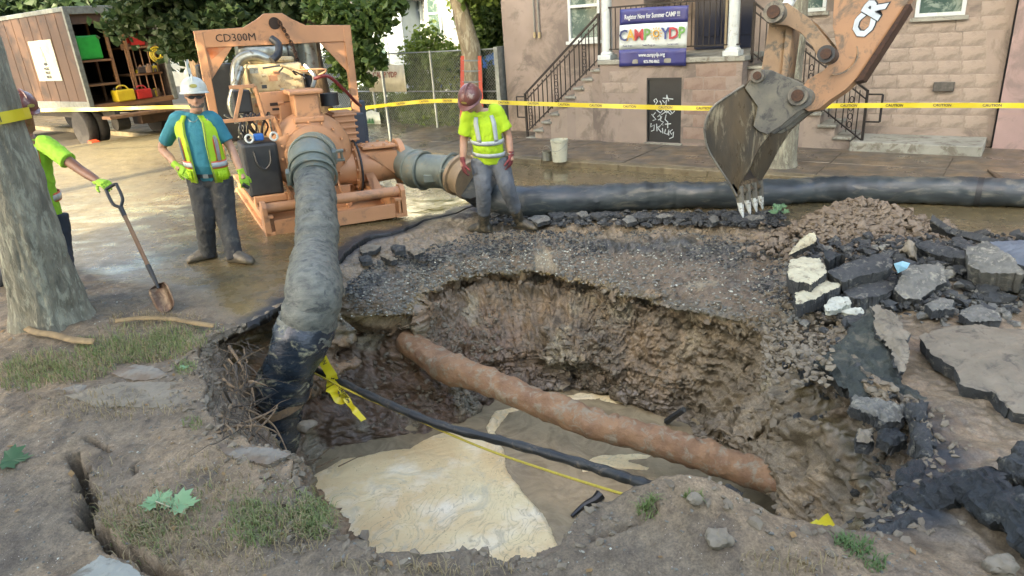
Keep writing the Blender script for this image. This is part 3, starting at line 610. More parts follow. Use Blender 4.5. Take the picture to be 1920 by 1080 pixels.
# doors of the entry
en = MB().fbox(-5.55, -4.93, 13.82, 13.87, 1.62, 3.88).build('entry_door', M_navy, bld); MB().cyl(FW(-4.98, 13.8, 2.55), FW(-4.98, 13.82, 2.75), .015).build('door_handle', M_brass, en)
en2 = MB().fbox(-4.86, -4.25, 13.82, 13.87, 1.62, 3.88).build('entry_door', M_navy, bld)
for dd, c in ((en, -5.24), (en2, -4.555)):
    for z in (1.85, 2.9): MB().fbox(c-.2, c+.2, 13.80, 13.82, z, z+.8).build('door_panel', M_navy, dd, bevel=.008)
MB().fbox(-4.93, -4.86, 13.78, 13.86, 1.62, 3.88).build('door_post', mat('tan_trim', L_(186, 168, 140), rough=.6), bld)
text_mesh('door_sign', 'F1', M_brass, FW(-4.6, 13.79, 2.62), EU, (0, 0, 1), .12, en2)
# columns of the porch
for px in (1138, 1376):
    u = PV(px, 60, 12.02)[0]; c = FW(u, 12.02, 0)
    x = MB(); x.lathe(c+[0, 0, 1.69], (0, 0, 1), [(0, .125), (.02, .125), (.05, .098), (1.2, .092), (2.4, .085)], 20); co = x.build('column', M_white, bld, smooth=True)
    MB().box(c+[0, 0, 1.645], (.27, .27, .088), (EU, EN, np.array([0, 0, 1.]))).build('column_base', M_white, co, bevel=.01)
x = MB(); x.fbox(-6.75, -3.8, 11.9, 13.9, 4.05, 4.4); x.build('porch_roof', M_white, bld)
# stairs
def stairs(u_top, u_bot, n, z_top, v0, v1, nm):
    du = (u_bot-u_top)/n; dz = (z_top-Z0)/n; 
    for i in range(n):
        ua, ub = u_top+du*i, u_top+du*(i+1); zt = z_top-dz*(i+1)+.0
        lo, hi = min(ua, ub), max(ua, ub)
        st = MB().fbox(lo, hi, v0+.02, v1, 0, zt-.045).build('step', M_stuccob if i % 3 else M_stucco, bld)
        MB().fbox(lo-.02, hi+.02, v0-.02, v1, zt-.043, zt).build('tread', M_concrete, st, bevel=.008)
stairs(-6.63, -8.42, 9, 1.60, 11.95, 12.7, 'l'); stairs(-3.92, -1.98, 8, 1.6, 12.15, 12.9, 'r')
# railings
def scroll(b, c, h, r=.007):
    for k in range(int(h/.13)):
        z = c[2]+.065+k*.13
        for s in (-1, 1):
            b.tube([np.array([c[0], c[1], z])+EU*s*.03*math.cos(t)+np.array([0, 0, .05*math.sin(t)]) for t in np.linspace(-2.4, 2.4, 9)], r, 4, caps=False)
def stair_rail(uA, zA, uB, zB, v, hgt=.85, ends=True):
    """rail from top (uA,zA = nosing height) to bottom"""
    ro = bld; x = MB(); A = FW(uA, v, zA+hgt); B = FW(uB, v, zB+hgt); x.bar(A, B, .045, .03); A2 = FW(uA, v, zA+hgt-.13); B2 = FW(uB, v, zB+hgt-.13); x.bar(A2, B2, .03, .02)
    A3 = FW(uA, v, zA+.08); B3 = FW(uB, v, zB+.08); x.bar(A3, B3, .035, .02)
    rl = x.build('stair_rail', M_iron, bld); n = int(abs(uB-uA)/.105)
    for i in range(n+1):
        t = i/n; u = uA+(uB-uA)*t; z = zA+(zB-zA)*t
        if i in (0, n): MB().box(FW(u, v, z+hgt/2-.03), (.04, .04, hgt+.1), (EU, EN, np.array([0, 0, 1.]))).build('newel_post', M_iron, rl)
        elif i % 6 == 3:
            b = MB(); scroll(b, FW(u, v, z+.1), hgt-.2); b.box(FW(u-.04, v, z+hgt/2), (.012, .012, hgt-.1), (EU, EN, np.array([0, 0, 1.]))); b.box(FW(u+.04, v, z+hgt/2), (.012, .012, hgt-.1), (EU, EN, np.array([0, 0, 1.]))); b.build('scroll_panel', M_iron, rl)
        else: MB().box(FW(u, v, z+hgt/2-.02), (.016, .016, hgt-.1), (EU, EN, np.array([0, 0, 1.]))).build('baluster', M_iron, rl)
    if ends:
        s = 1 if uB > uA else -1; x = MB(); P0 = FW(uB, v, zB+hgt-.05); P1 = P0+EU*s*.22; x.bar(P0, P1, .025, .025); x.bar(P1, P1-np.array([0, 0, .42]), .025, .025); x.bar(P1-np.array([0, 0, .42]), P0-np.array([0, 0, .42]), .025, .025); x.build('rail_return', M_iron, rl)
    return rl
stair_rail(-6.68, 1.55, -8.44, .12, 12.0); stair_rail(-3.88, 1.55, -2.05, .15, 12.2)
x = MB(); x.bar(FW(-6.45, 11.97, 2.5), FW(-4.0, 11.97, 2.5), .04, .03); x.bar(FW(-6.45, 11.97, 1.78), FW(-4.0, 11.97, 1.78), .03, .02); pr = x.build('porch_rail', M_iron, bld)
for i in range(24): MB().box(FW(-6.42+i*.104, 11.97, 2.13), (.014, .014, .72), (EU, EN, np.array([0, 0, 1.]))).build('baluster', M_iron, pr)
# conduits, vent, adjoining building, white step
x = MB()
for px in (1003, 1011):
    u, z = PV(px, 68, 12.66); x.cyl(FW(u, 12.66, z+.05), FW(u, 12.66, HB), .016, n=8)
x.build('conduit', mat('grey_conduit', L_(150, 146, 138), rough=.5), bld)
for px in (1002.5, 1011.5):
    u, z = PV(px, 68, 12.66); MB().cyl(FW(u, 12.66, z-.03), FW(u, 12.66, z+.08), .028, n=10).build('conduit_head', mat('tan_cap', L_(196, 172, 130), rough=.6), bld)
u, z = PV(1770, 162, 12.88); MB().fbox(u-.14, u+.14, 12.82, 12.897, z-.07, z+.07).build('wall_vent', mat('dark_vent', L_(70, 66, 62), L_(120, 112, 104), rough=.7), bld, bevel=.01)
nb = empty('adjoining_building', FW(2, 12.8, 0), 'mauve stucco building joining the pink one at the far right', 'building')
MB().fbox(-.33, 9, 12.75, 22, 0, HB+1).build('wall', M_stucco2, nb); MB().fbox(-.4, 9, 12.6, 22, HB+1, HB+1.3).build('roof', M_concrete, nb)
MB().fbox(-.36, -.33, 12.95, 13.2, 0, HB).build('joint', M_blackdoor, nb)
x = MB(); x.fbox(-2.2, -.42, 12.05, 12.88, 0, .235); o = x.build('concrete_step', M_concrete, None, bevel=.015, local=FW(-1.2, 12.4, 0)); tag(o, 'low pale concrete platform at the foot of the right-hand wall', 'platform')
# --- banner on the porch rail
ban = empty('camp_banner', FW(-5.5, 11.87, 2), 'blue and white vinyl CAMP YDP banner tied to the porch railing', 'banner')
M_bblue = mat('banner_blue', L_(60, 62, 130), L_(52, 54, 116), scale=3, rough=.45, bump=.15, bscale=8, dist=.01)
M_bwhite = mat('banner_white', L_(226, 230, 230), L_(210, 214, 216), scale=3, rough=.45, bump=.15, bscale=8, dist=.01)
bu0, bz1 = PV(1161, 16, 11.86); bu1 = PV(1290, 10, 11.86)[0]; bz0 = PV(1222, 124, 11.86)[1]; bz1 = PV(1222, 14, 11.86)[1]
def bandz(name, za, zb, m):
    k = 28; x = MB(); vs = []
    for i in range(k+1):
        u = bu0+(bu1-bu0)*i/k
        for j in range(5):
            z = za+(zb-za)*j/4; w_ = .012*math.sin(u*9+z*3)+.008*math.sin(u*21-z*5); vs.append(FW(u+.012*math.sin(z*3), 11.86+w_, z+.01*math.sin(u*3)))
    x.add(vs, [(i*5+j, (i+1)*5+j, (i+1)*5+j+1, i*5+j+1) for i in range(k) for j in range(4)]); return x.build(name, m, ban, smooth=True, solid=.003)
bh = bz1-bz0; bandz('blue_band', bz0, bz0+.30*bh, M_bblue); bandz('white_band', bz0+.30*bh, bz0+.73*bh, M_bwhite); bandz('blue_band', bz0+.73*bh, bz1, M_bblue)
um = (bu0+bu1)/2; bw = bu1-bu0
TX = lambda nm, s, m, u, z, h, sq=1, b=0.: text_mesh(nm, s, m, FW(u, 11.825, z), EU, (0, 0, 1), h, ban, squash=sq, bold=b)
M_tw = mat('print_white', L_(230, 232, 236), rough=.5, bump=0); M_tb = mat('print_navy', L_(40, 46, 110), rough=.5, bump=0)
TX('banner_print', 'Register Now for Summer CAMP !!!', M_tw, um, bz0+.865*bh, .075, .66, .002)
for s, c, f in (('C', (44, 60, 120), .075), ('A', (226, 178, 70), .185), ('M', (200, 60, 70), .31), ('P', (120, 170, 90), .43), ('Y', (60, 80, 150), .70), ('D', (200, 60, 90), .815), ('P', (120, 178, 90), .93)):
    TX('banner_print', s, mat('print_%d_%d' % (c[0], c[1]), L_(*c), rough=.5, bump=0), bu0+bw*f, bz0+.545*bh, .185, .95, .006)
x = MB(); sc_ = FW(bu0+bw*.565, 11.83, bz0+.56*bh)
x.tube([sc_+EU*.05*math.cos(t)+np.array([0, 0, .05*math.sin(t)]) for t in np.linspace(0, 2*math.pi, 17)], .014, 6)
for t in np.linspace(0, 2*math.pi, 13)[:-1]:
    q = EU*math.cos(t)+np.array([0, 0, math.sin(t)]); x.bar(sc_+q*.08, sc_+q*.115, .012, .006, up=EN)
x.build('banner_sun', mat('print_orange', L_(232, 176, 60), rough=.5, bump=0), ban)
TX('banner_print', 'Field Trips', M_tb, bu0+bw*.14, bz0+.37*bh, .034, .9); TX('banner_print', 'Swim Program', M_tb, bu0+bw*.46, bz0+.37*bh, .034, .85); TX('banner_print', 'Gameroom', M_tb, bu0+bw*.80, bz0+.37*bh, .034, .9)
TX('banner_print', 'www.campydp.org', M_tw, um, bz0+.20*bh, .062, .75, .002); TX('banner_print', '973-790-9862', M_tw, um, bz0+.08*bh, .05, .75, .002)
# --- white frame houses behind the fence
M_siding = mat('cream_siding', L_(226, 222, 210), L_(214, 208, 196), scale=2, rough=.7, bump=.1)
M_gsiding = mat('grey_siding', L_(176, 182, 188), L_(160, 166, 172), scale=2, rough=.7, bump=.1)
M_roof = mat('dark_shingle', L_(80, 76, 72), L_(62, 60, 58), scale=8, rough=.9)
def house(name, u0, u1, v0, v1, h, label, wm, wins, pitch=1.6, hip=0):
    ho = empty(name, FW((u0+u1)/2, v0, 0), label, 'house')
    x = MB(); x.fbox(u0, u1, v0, v1, 0, h); x.build('wall', wm, ho)
    x = MB(); n_ = int(h/.14)
    for i in range(n_): x.add([FW(u0-.01, v0-.004, i*.14), FW(u1+.01, v0-.004, i*.14), FW(u1+.01, v0-.03, i*.14), FW(u0-.01, v0-.03, i*.14), FW(u0-.01, v0-.004, i*.14+.135), FW(u1+.01, v0-.004, i*.14+.135)], [(3, 2, 5, 4), (0, 3, 4), (1, 5, 2), (0, 1, 2, 3)])
    s = x.build('siding', wm, ho); tag(s, kind='stuff')
    x = MB(); a, b = v0-.4, v1+.4; m_ = (a+b)/2
    x.prism([FW(u0-.3, a, h), FW(u0-.3, b, h), FW(u0-.3, m_, h+pitch)], EU*(u1-u0+.6)); x.build('roof', M_roof, ho)
    for a, b, c, d in wins:
        f = MB(); t = .09
        for q in ((a, a+t, c, d), (b-t, b, c, d), (a+t, b-t, c, c+t), (a+t, b-t, d-t, d), (a+t, b-t, (c+d)/2-.03, (c+d)/2+.03)): f.fbox(q[0], q[1], v0-.09, v0-.035, q[2], q[3])
        fo = f.build('window', M_white, ho); MB().fbox(a+t, b-t, v0-.06, v0-.045, c+t, d-t).build('pane', M_glass, fo)
    return ho
u1, z1 = PV(780, 20, 20); u2, z2 = PV(815, 25, 20)
house('frame_house', -21.0, -15.6, 20, 28, 9, 'sunlit cream frame house with tall windows behind the fence', M_siding, [(u1-.33, u1+.33, z1-.75, z1+.75), (u2-.35, u2+.35, z2-.75, z2+.75), (-17.0, -16.4, 2.3, 3.8), (u1-.33, u1+.33, z1+2.2, z1+3.7), (u2-.3, u2+.3, z1+2.2, z1+3.7)], 2)
u3, z3 = PV(718, 88, 19)
house('grey_house', -23.5, -18.55, 19, 27, 3.3, 'low grey sided house left of the cream house', M_gsiding, [(u3-.3, u3+.3, z3-.7, z3+.7)], 1.2)
house('far_house', -62, -42, 24, 38, 6, 'pale house far down the street behind the box truck', M_siding, [(-58, -57, 2, 3.6), (-54, -53, 2, 3.6), (-50, -49, 2, 3.6), (-45, -44, 2, 3.6)], 2.5)
# unseen houses added behind the camera, sized to shade the works; cream walls bounce light
def bighouse(u0, u1, v0, v1, h, label):
    ho = empty('shade_house', FW((u0+u1)/2, v1, 0), label, 'house'); MB().fbox(u0, u1, v0, v1, 0, h).build('wall', M_siding, ho); MB().fbox(u0-.1, u1+.1, v0-.1, v1+.15, h, h+.3).build('roof', M_roof, ho)
    for i in range(int((u1-u0)/2.2)):
        for j in range(int(h/3)):
            a = u0+.7+i*2.2; f = MB().fbox(a, a+.9, v1-.02, v1+.05, 1+j*3, 2.5+j*3).build('window', M_white, ho); MB().fbox(a+.08, a+.82, v1+.05, v1+.06, 1.08+j*3, 2.42+j*3).build('pane', M_glass, f)
bighouse(-6.0, 14, -19, -9, 15.6, 'tall unseen house added behind the camera to shade the works')
bighouse(-8.9, -6.0, -19, -9, 9.2, 'lower unseen house added at the left end to shape the shade')
# ============================================================ TREES, HEDGE, FENCE
def leafmat(name, c1, c2, tr=.35):
    m = bpy.data.materials.new(name); m.use_nodes = True; N = m.node_tree.nodes; L = m.node_tree.links; b = N['Principled BSDF']
    g = N.new('ShaderNodeObjectInfo'); tc = N.new('ShaderNodeTexCoord'); n = N.new('ShaderNodeTexNoise'); n.inputs['Scale'].default_value = 2.2; n.inputs['Detail'].default_value = 6; n.inputs['Roughness'].default_value = .8; L.new(tc.outputs['Object'], n.inputs['Vector'])
    r = N.new('ShaderNodeMapRange'); r.inputs[1].default_value = .35; r.inputs[2].default_value = .65; L.new(n.outputs[0], r.inputs[0])
    x = N.new('ShaderNodeMix'); x.data_type = 'RGBA'; L.new(r.outputs[0], x.inputs[0]); x.inputs[6].default_value = (*c1, 1); x.inputs[7].default_value = (*c2, 1)
    L.new(x.outputs[2], b.inputs['Base Color']); b.inputs['Roughness'].default_value = .5; b.inputs['Specular IOR Level'].default_value = .35
    t = N.new('ShaderNodeBsdfTranslucent'); L.new(x.outputs[2], t.inputs[0]); ms = N.new('ShaderNodeMixShader'); ms.inputs[0].default_value = tr
    L.new(b.outputs[0], ms.inputs[1]); L.new(t.outputs[0], ms.inputs[2]); L.new(ms.outputs[0], N['Material Output'].inputs[0]); return m
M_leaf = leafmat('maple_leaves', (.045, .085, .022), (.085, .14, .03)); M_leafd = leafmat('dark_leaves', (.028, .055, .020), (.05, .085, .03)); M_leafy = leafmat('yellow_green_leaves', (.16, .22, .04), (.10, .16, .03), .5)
M_bark = mat('maple_bark', L_(156, 148, 130), L_(116, 110, 96), L_(176, 170, 150), scale=9, rough=.95, bump=1., bscale=34, dist=.035, stretch=(1, 1, .3), c3amt=.5)
M_barkd = mat('brown_bark', L_(112, 90, 68), L_(82, 66, 52), L_(132, 112, 90), scale=9, rough=.95, bump=1., bscale=26, dist=.02, stretch=(1, 1, .22), c3amt=.4)
RS = np.random.RandomState(11)
def leaves(name, clumps, n, size, m, parent=None, spread=.35, rs=RS, flat=.6):
    """clumps: array of (x,y,z,r). n quads of 'size' scattered in the clumps"""
    C_ = np.array(clumps, float); wt = C_[:, 3]**2; k = rs.choice(len(C_), n, p=wt/wt.sum()); d = rs.normal(size=(n, 3)); d /= np.linalg.norm(d, axis=1, keepdims=True)
    rad = C_[k, 3:4]*(rs.uniform(.1, 1, (n, 1))**.5*rs.choice([1, 1, 1.5], (n, 1))); P = C_[k, :3]+d*rad*np.array([1, 1, .75])
    a = rs.normal(size=(n, 3)); a[:, 2] *= flat; a[:, 2] -= .25; a /= np.linalg.norm(a, axis=1, keepdims=True); b_ = np.cross(a, rs.normal(size=(n, 3))); b_ /= np.linalg.norm(b_, axis=1, keepdims=True)
    s = size*rs.uniform(.6, 1.3, (n, 1)); nn = np.cross(a, b_)
    V = np.stack([P-a*s*.5, P+b_*s*.42+nn*s*.12, P+a*s*.6, P-b_*s*.42+nn*s*.12], 1).reshape(-1, 3)
    o = npmesh(name, V, np.arange(4*n).reshape(-1, 4), m, smooth=False)
    if parent: adopt(o, parent)
    return o
def crownclumps(c, r, n, rs, gap=.5):
    out = []
    for i in range(n):
        d = rs.normal(size=3); d /= np.linalg.norm(d); q = np.array(c)+d*np.array(r)*rs.uniform(.35, 1.0); out.append((*q, rs.uniform(.35, 1.0)*min(r)*gap))
    return out
def trunk(pts, rr, m, parent, name='trunk', n=20, flare=0, wob=.03):
    P = curvepts(pts, 7); k = len(P); R_ = np.interp(np.linspace(0, 1, k), np.linspace(0, 1, len(rr)), rr); x = MB(); x.tube(P, list(R_), n)
    V = np.array(x.v); V += (wob*fbm(V, 2.2, 4, 7)[:, None]+.012*fbm(V*np.array([1, 1, .25]), 14, 3, 8)[:, None])*unit_rows(V, P, n)
    x.v = [tuple(v) for v in V]; return x.build(name, m, parent, smooth=True)
def unit_rows(V, P, n):
    C_ = np.repeat(np.array(P), n, 0); d = V[:len(C_)]-C_; return d/(np.linalg.norm(d, axis=1, keepdims=True)+1e-9)
def tree(label, base, pts, rr, crown, nclump, nleaf, lsize, lm, bm, group=None, gap=.55, limbs=5, rs=None, extra=()):
    rs = rs or np.random.RandomState(int(abs(base[0]*100))+3); t = empty('street_tree', base, label, 'tree', group)
    trunk(pts, rr, bm, t); top = np.array(pts[-1]); c, r = crown; x = MB()
    cl = crownclumps(c, r, nclump, rs, gap)+list(extra)
    for i in range(limbs):
        q = np.array(cl[i*3 % len(cl)][:3]); st = top*(1-.1*i)+np.array(pts[-2])*.1*i; mid = (st+q)/2+np.array([0, 0, .35]); x.tube(curvepts([st, mid, q], 5), list(np.linspace(rr[-1]*.6, .02, 11)), 7)
    x.build('limb', bm, t, smooth=True); leaves('crown', cl, nleaf, lsize, lm, t, rs=rs); return t
# left foreground maple: trunk in view, crown high over the strip (it shades the pink building)
b = W(108, 615, .08)
q1 = D(50, 430, b[1]-.02); q2 = D(-8, 250, b[1]-.02); q3 = D(-75, 40, b[1])
big = empty('street_tree', b, 'thick grey maple trunk at the left edge with yellow tape and a webbing strap', 'tree')
pts = [b+[0, 0, -.25], b+[0, 0, .0], b+[0, 0, .12], b*.5+q1*.5+[-.0, 0, 0], q1, q2, q3, q3+[-.1, 0, 2.2]]
P_ = curvepts(pts, 10); x = MB(); k = len(P_); R_ = np.interp(np.linspace(0, 1, k), [0, .12, .2, .34, .48, .62, .8, 1], [.50, .41, .34, .285, .25, .235, .22, .18])
x.tube(P_, list(R_), 120); V = np.array(x.v); dr = unit_rows(V, P_, 120); ang = np.arctan2(dr[:, 1], dr[:, 0])
V += dr*((.06*np.sin(ang*5+1)*np.clip(.45-(V[:, 2]), 0, .5)*2)+.02*fbm(V, 3, 3, 3)+.018*(billow(V*np.array([1, 1, .28]), 17, 4, 5)-.4)+.006*fbm(V*np.array([1, 1, .4]), 50, 2, 6))[:, None]
x.v = [tuple(v) for v in V]; x.build('trunk', M_bark, big, smooth=True)
rs = np.random.RandomState(5); cc = np.array([-6.0, 6.5, 6.8]); cl = crownclumps(cc, (3.6, 3.0, 2.5), 85, rs, .34)
cl += [(*FW(rs.uniform(-9.8, -5.6), rs.uniform(1.6, 5.2), rs.uniform(6.0, 9.2)), rs.uniform(.4, .75)) for _ in range(75)]  # unseen leaf clumps added high up to shade the pink facade
x = MB()
for i in range(9):
    q = np.array(cl[i*13][:3]); st = P_[-1]-np.array([0, 0, .2*i]); x.tube(curvepts([st, (st+q)/2+[0, 0, .4], q], 6), list(np.linspace(.12, .02, 13)), 8)
x.build('limb', M_bark, big, smooth=True); leaves('crown', cl, 26000, .17, M_leaf, big, rs=rs)
# trees along the far side
b = W(628, 288); q = D(590, 110, b[1]); q2 = D(572, 0, b[1])
tree('brown leaning trunk rising behind the pump frame, leafy boughs hanging round it', b, [b, b*.6+q*.4, q, q2, q2+[-.2, 0, 1.2]], [.2, .17, .16, .15, .12], (q2+[-1.6, .3, .3], (2.4, 1.7, 1.4)), 80, 24000, .16, M_leafd, M_barkd, 'trees at the roadside behind the pump', .5)
b = D(505, 250, 16.5); b[2] = 0; q = D(503, 20, 16.5)
tree('darker straight trunk half hidden behind the pump engine', b, [b, b*.5+q*.5, q, q+[0, 0, 1]], [.22, .2, .18, .14], (q+[.1, .6, .5], (1.9, 1.3, 1.25)), 50, 14000, .16, M_leafd, M_barkd, 'trees at the roadside behind the pump', .5)
b = D(245, 200, 17.2); b[2] = 0; b = b+EN*2.5-EU*1.0; q = b+[0, 0, 3.6]
tree('leafy tree beside the rear of the box truck, its boughs over the truck roof', b, [b, b+[0, 0, 1.5], q, q+[0, 0, .8]], [.2, .17, .15, .12], (q+[2.7, .6, .8], (2.2, 1.6, 1.1)), 70, 22000, .17, M_leafd, M_barkd, None, .5)
for u_, v_, z_, n_, lb in ((-13.5, 2.4, 5.6, 40, 'off-frame street tree added left of the maple to dapple the road'), (-19.5, 2.4, 5.2, 60, 'second off-frame tree added along the near strip to dapple the truck'), (-24.5, 2.4, 5.2, 60, 'third off-frame tree added along the near strip to shade the truck')):  # trees added off-frame, crowns kept sparse to dapple road and truck
    b = FW(u_, v_, .1); tree(lb, b, [b, b+[0, 0, 1.6], b+[.1, 0, 3.0], b+[.1, 0, 4.0]], [.24, .2, .18, .14], (FW(u_, v_, z_), (2.6, 2.4, 1.9)), n_, 5500, .22, M_leaf, M_bark, None, .34)
for i, (u_, v_, s_) in enumerate(((-31, 15, 3.2), (-37, 17, 3.6), (-44, 16, 4.), (-27, 19, 3.4), (-34, 10, 2.8))):
    b = FW(u_, v_, 0); tree(['tall dark tree far behind the box truck roof', 'tall dark tree at the far left beyond the truck cab', 'farthest dark tree down the street', 'dark tree between the truck and the low grey house', 'dark tree in line with the truck cab'][i], b, [b, b+[0, 0, 1.6], b+[.1, 0, 3.0], b+[.1, 0, 4.0]], [.3, .25, .2, .14], (b+[0, 0, 4.6], (s_, s_, s_*.95)), 60, 6500, .34, M_leafd, M_barkd, 'far trees down the street', .5)
# bough hanging beside the pump frame
x = np.random.RandomState(44); o = D(680, 60, 13.5)
t = empty('hanging_bough', D(650, -120, 13.5), 'leafy bough hanging in front of the grey house right of the pump frame', 'bough')
leaves('foliage', [(*D(a, c, 13.6), r) for a, c, r in ((700, 30, .38), (660, 60, .35), (680, 100, .33), (650, 110, .3), (712, 118, .16), (660, 135, .22), (620, 20, .4), (735, 5, .25), (690, 150, .14), (640, 160, .15))], 3600, .14, M_leaf, t, rs=x)
z = MB(); z.tube(curvepts([D(600, -200, 13.6), D(670, -30, 13.6), D(690, 60, 13.6), D(665, 130, 13.6)], 5), list(np.linspace(.05, .01, 16)), 6); z.build('branch', M_barkd, t)
# pale leaning tree with the ladder
b = D(884, 262, 16.2); b[2] = .1
q = D(885, 110, 16.2); q1 = D(872, 55, 16.2); q2 = D(850, -20, 16.2)
tree('slim pale trunk bending left with an orange ladder leaning on it', b, [b, b*.5+q*.5, q, q1, q2, q2+[-.5, 0, 1.4]], [.27, .25, .22, .2, .16, .12], (q2+[.9, .6, .2], (1.2, .9, 1.0)), 18, 5200, .15, M_leafy, mat('pale_bark', L_(170, 150, 120), L_(130, 114, 92), L_(190, 176, 148), scale=8, rough=.9, bump=.8, bscale=30, dist=.01, stretch=(1, 1, .3)), None, .5)
# grey trunk behind the excavator bucket
b = W(1462, 316, .05); b = b*1.0; b[2] = .02; q = D(1492, 30, b[1])
t = tree('mottled grey trunk standing in the far verge behind the excavator bucket', b, [b+[0, 0, -.1], b+[0, 0, .15], b+[0, 0, 1.0], b+[.02, 0, 2.2], b+[.05, 0, 4.2]], [.36, .24, .215, .2, .17], (b+[.6, -.2, 6.3], (2.6, 2.2, 1.6)), 40, 12000, .17, M_leaf, M_bark, None, .5)
# --- hedge / ivy behind the fence, and bushes
def shrub(name, label, cat, cl, n, s, m, group=None, seed=1):
    t = empty(name, (cl[0][0], cl[0][1], 0), label, cat, group); leaves('foliage', cl, n, s, m, t, rs=np.random.RandomState(seed))
    x = MB()
    for q in cl[:5]: x.tube([np.array([q[0], q[1], 0]), np.array(q[:3])], [.02, .008], 5)
    x.build('stem', M_barkd, t)
def wallof(u0, u1, z0, z1, v, n, r=.3, seed=0):
    R = np.random.RandomState(seed); return [(*FW(R.uniform(u0, u1), v+R.uniform(-.2, .2), R.uniform(z0, z1)), r*R.uniform(.6, 1.1)) for _ in range(n)]
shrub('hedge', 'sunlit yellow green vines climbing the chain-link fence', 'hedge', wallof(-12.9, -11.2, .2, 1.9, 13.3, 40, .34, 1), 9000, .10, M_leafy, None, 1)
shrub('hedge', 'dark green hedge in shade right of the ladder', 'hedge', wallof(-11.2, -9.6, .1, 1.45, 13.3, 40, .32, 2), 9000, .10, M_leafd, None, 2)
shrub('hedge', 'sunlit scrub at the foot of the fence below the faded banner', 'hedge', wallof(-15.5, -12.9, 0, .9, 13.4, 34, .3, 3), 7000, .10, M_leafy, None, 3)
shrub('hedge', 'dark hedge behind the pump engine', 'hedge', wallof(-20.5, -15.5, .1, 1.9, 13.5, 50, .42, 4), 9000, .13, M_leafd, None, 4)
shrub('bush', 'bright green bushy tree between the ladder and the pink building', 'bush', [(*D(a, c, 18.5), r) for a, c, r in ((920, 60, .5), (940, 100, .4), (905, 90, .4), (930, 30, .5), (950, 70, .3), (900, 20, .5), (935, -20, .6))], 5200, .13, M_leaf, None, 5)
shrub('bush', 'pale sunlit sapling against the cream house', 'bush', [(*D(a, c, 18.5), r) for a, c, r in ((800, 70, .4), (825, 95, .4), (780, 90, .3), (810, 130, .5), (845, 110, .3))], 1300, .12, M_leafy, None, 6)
# --- chain-link fence
M_galv = mat('galvanised_steel', L_(176, 178, 176), L_(150, 152, 150), scale=12, rough=.4, metal=.6, bump=0)
fe = empty('chain_link_fence', FW(-12.5, 12.7, 0), 'chain-link fence of grey posts and wire along the back lot', 'fence')
F0, F1, FV, FH = -20.0, -9.5, 12.7, 1.85
for i in range(6):
    u = F0+(F1-F0)*i/5; MB().cyl(FW(u, FV, 0), FW(u, FV, FH+.03), .03, n=8).build('post', M_galv, fe)
for z in (FH, .95): MB().cyl(FW(F0, FV, z), FW(F1, FV, z), .018, n=6).build('rail', M_galv, fe)
x = MB(); pit = .075; n_ = int((F1-F0)/pit)
for i in range(-int(FH/pit), n_):
    for s in (1, -1):
        ua = F0+i*pit; ub = ua+FH
        za, zb = (0, FH) if s == 1 else (FH, 0)
        a0 = max(0, (F0-ua)/FH); a1 = min(1, (F1-ua)/FH)
        if a1 <= a0: continue
        p = FW(ua+FH*a0, FV-.004*s, za+(zb-za)*a0); q = FW(ua+FH*a1, FV-.004*s, za+(zb-za)*a1); x.tube([p, q], .0028, 3, caps=False)
tag(x.build('wire_mesh', M_galv, fe, fix=False), kind='stuff')
x = MB(); o = FW(*[PV(735, 280, 10.45)[0], 10.45], 0); a = D(705, 48, o[1])
x.cyl(o, [o[0], o[1], 2.75], .035, n=10); t = x.build('steel_pole', M_galv, None, smooth=True, local=o); tag(t, 'tall galvanised pole standing in front of the fence by the kerb', 'pole')
scr = MB().fbox(-19.8, -14.6, 12.76, 12.77, .1, 1.8).build('privacy_screen', mat('dark_blue_screen', L_(62, 78, 96), L_(50, 64, 80), scale=4, rough=.8, bump=.2, bscale=9), fe)
def fbanner(px0, py0, px1, py1, m, nm, label, cat='banner', v=12.66):
    u0, z1 = PV(px0, py0, v); u1, _ = PV(px1, py0, v); _, z0 = PV((px0+px1)/2, py1, v); x = MB(); k = 10
    x.add([FW(u0+(u1-u0)*i/k, v+.02*math.sin(i*1.7), z0+(z1-z0)*j-.03*math.sin(i*.9)*(j)) for i in range(k+1) for j in (0, 1)], [(2*i, 2*i+2, 2*i+3, 2*i+1) for i in range(k)])
    t = empty(nm, FW((u0+u1)/2, v, z0), label, cat); x.build('sheet', m, t, solid=.003, smooth=True); return t, u0, u1, z0, z1
t, u0, u1, z0, z1 = fbanner(686, 122, 758, 172, mat('faded_vinyl', L_(206, 196, 176), L_(180, 172, 158), scale=5, rough=.6), 'faded_banner', 'faded cream camp banner hung on the chain-link fence')
text_mesh('banner_print', 'CAMP YDP', mat('faded_red_print', L_(150, 96, 84), rough=.6, bump=0), FW((u0+u1)/2, 12.62, z0+(z1-z0)*.62), EU, (0, 0, 1), .13, t, squash=.95, bold=.006)
t, u0, u1, z0, z1 = fbanner(680, 208, 712, 238, mat('white_vinyl', L_(214, 216, 206), rough=.6), 'yard_sign', 'small white sign with green trees low on the fence', 'sign')
x = MB()
for i in range(3): x.add([FW(u0+.06+i*.12, 12.62, z0+.1), FW(u0+.2+i*.12, 12.62, z0+.1), FW(u0+.13+i*.12, 12.62, z0+.26)], [(0, 1, 2)])
x.build('sign_print', mat('green_print', L_(60, 120, 70), rough=.6), t, fix=False)
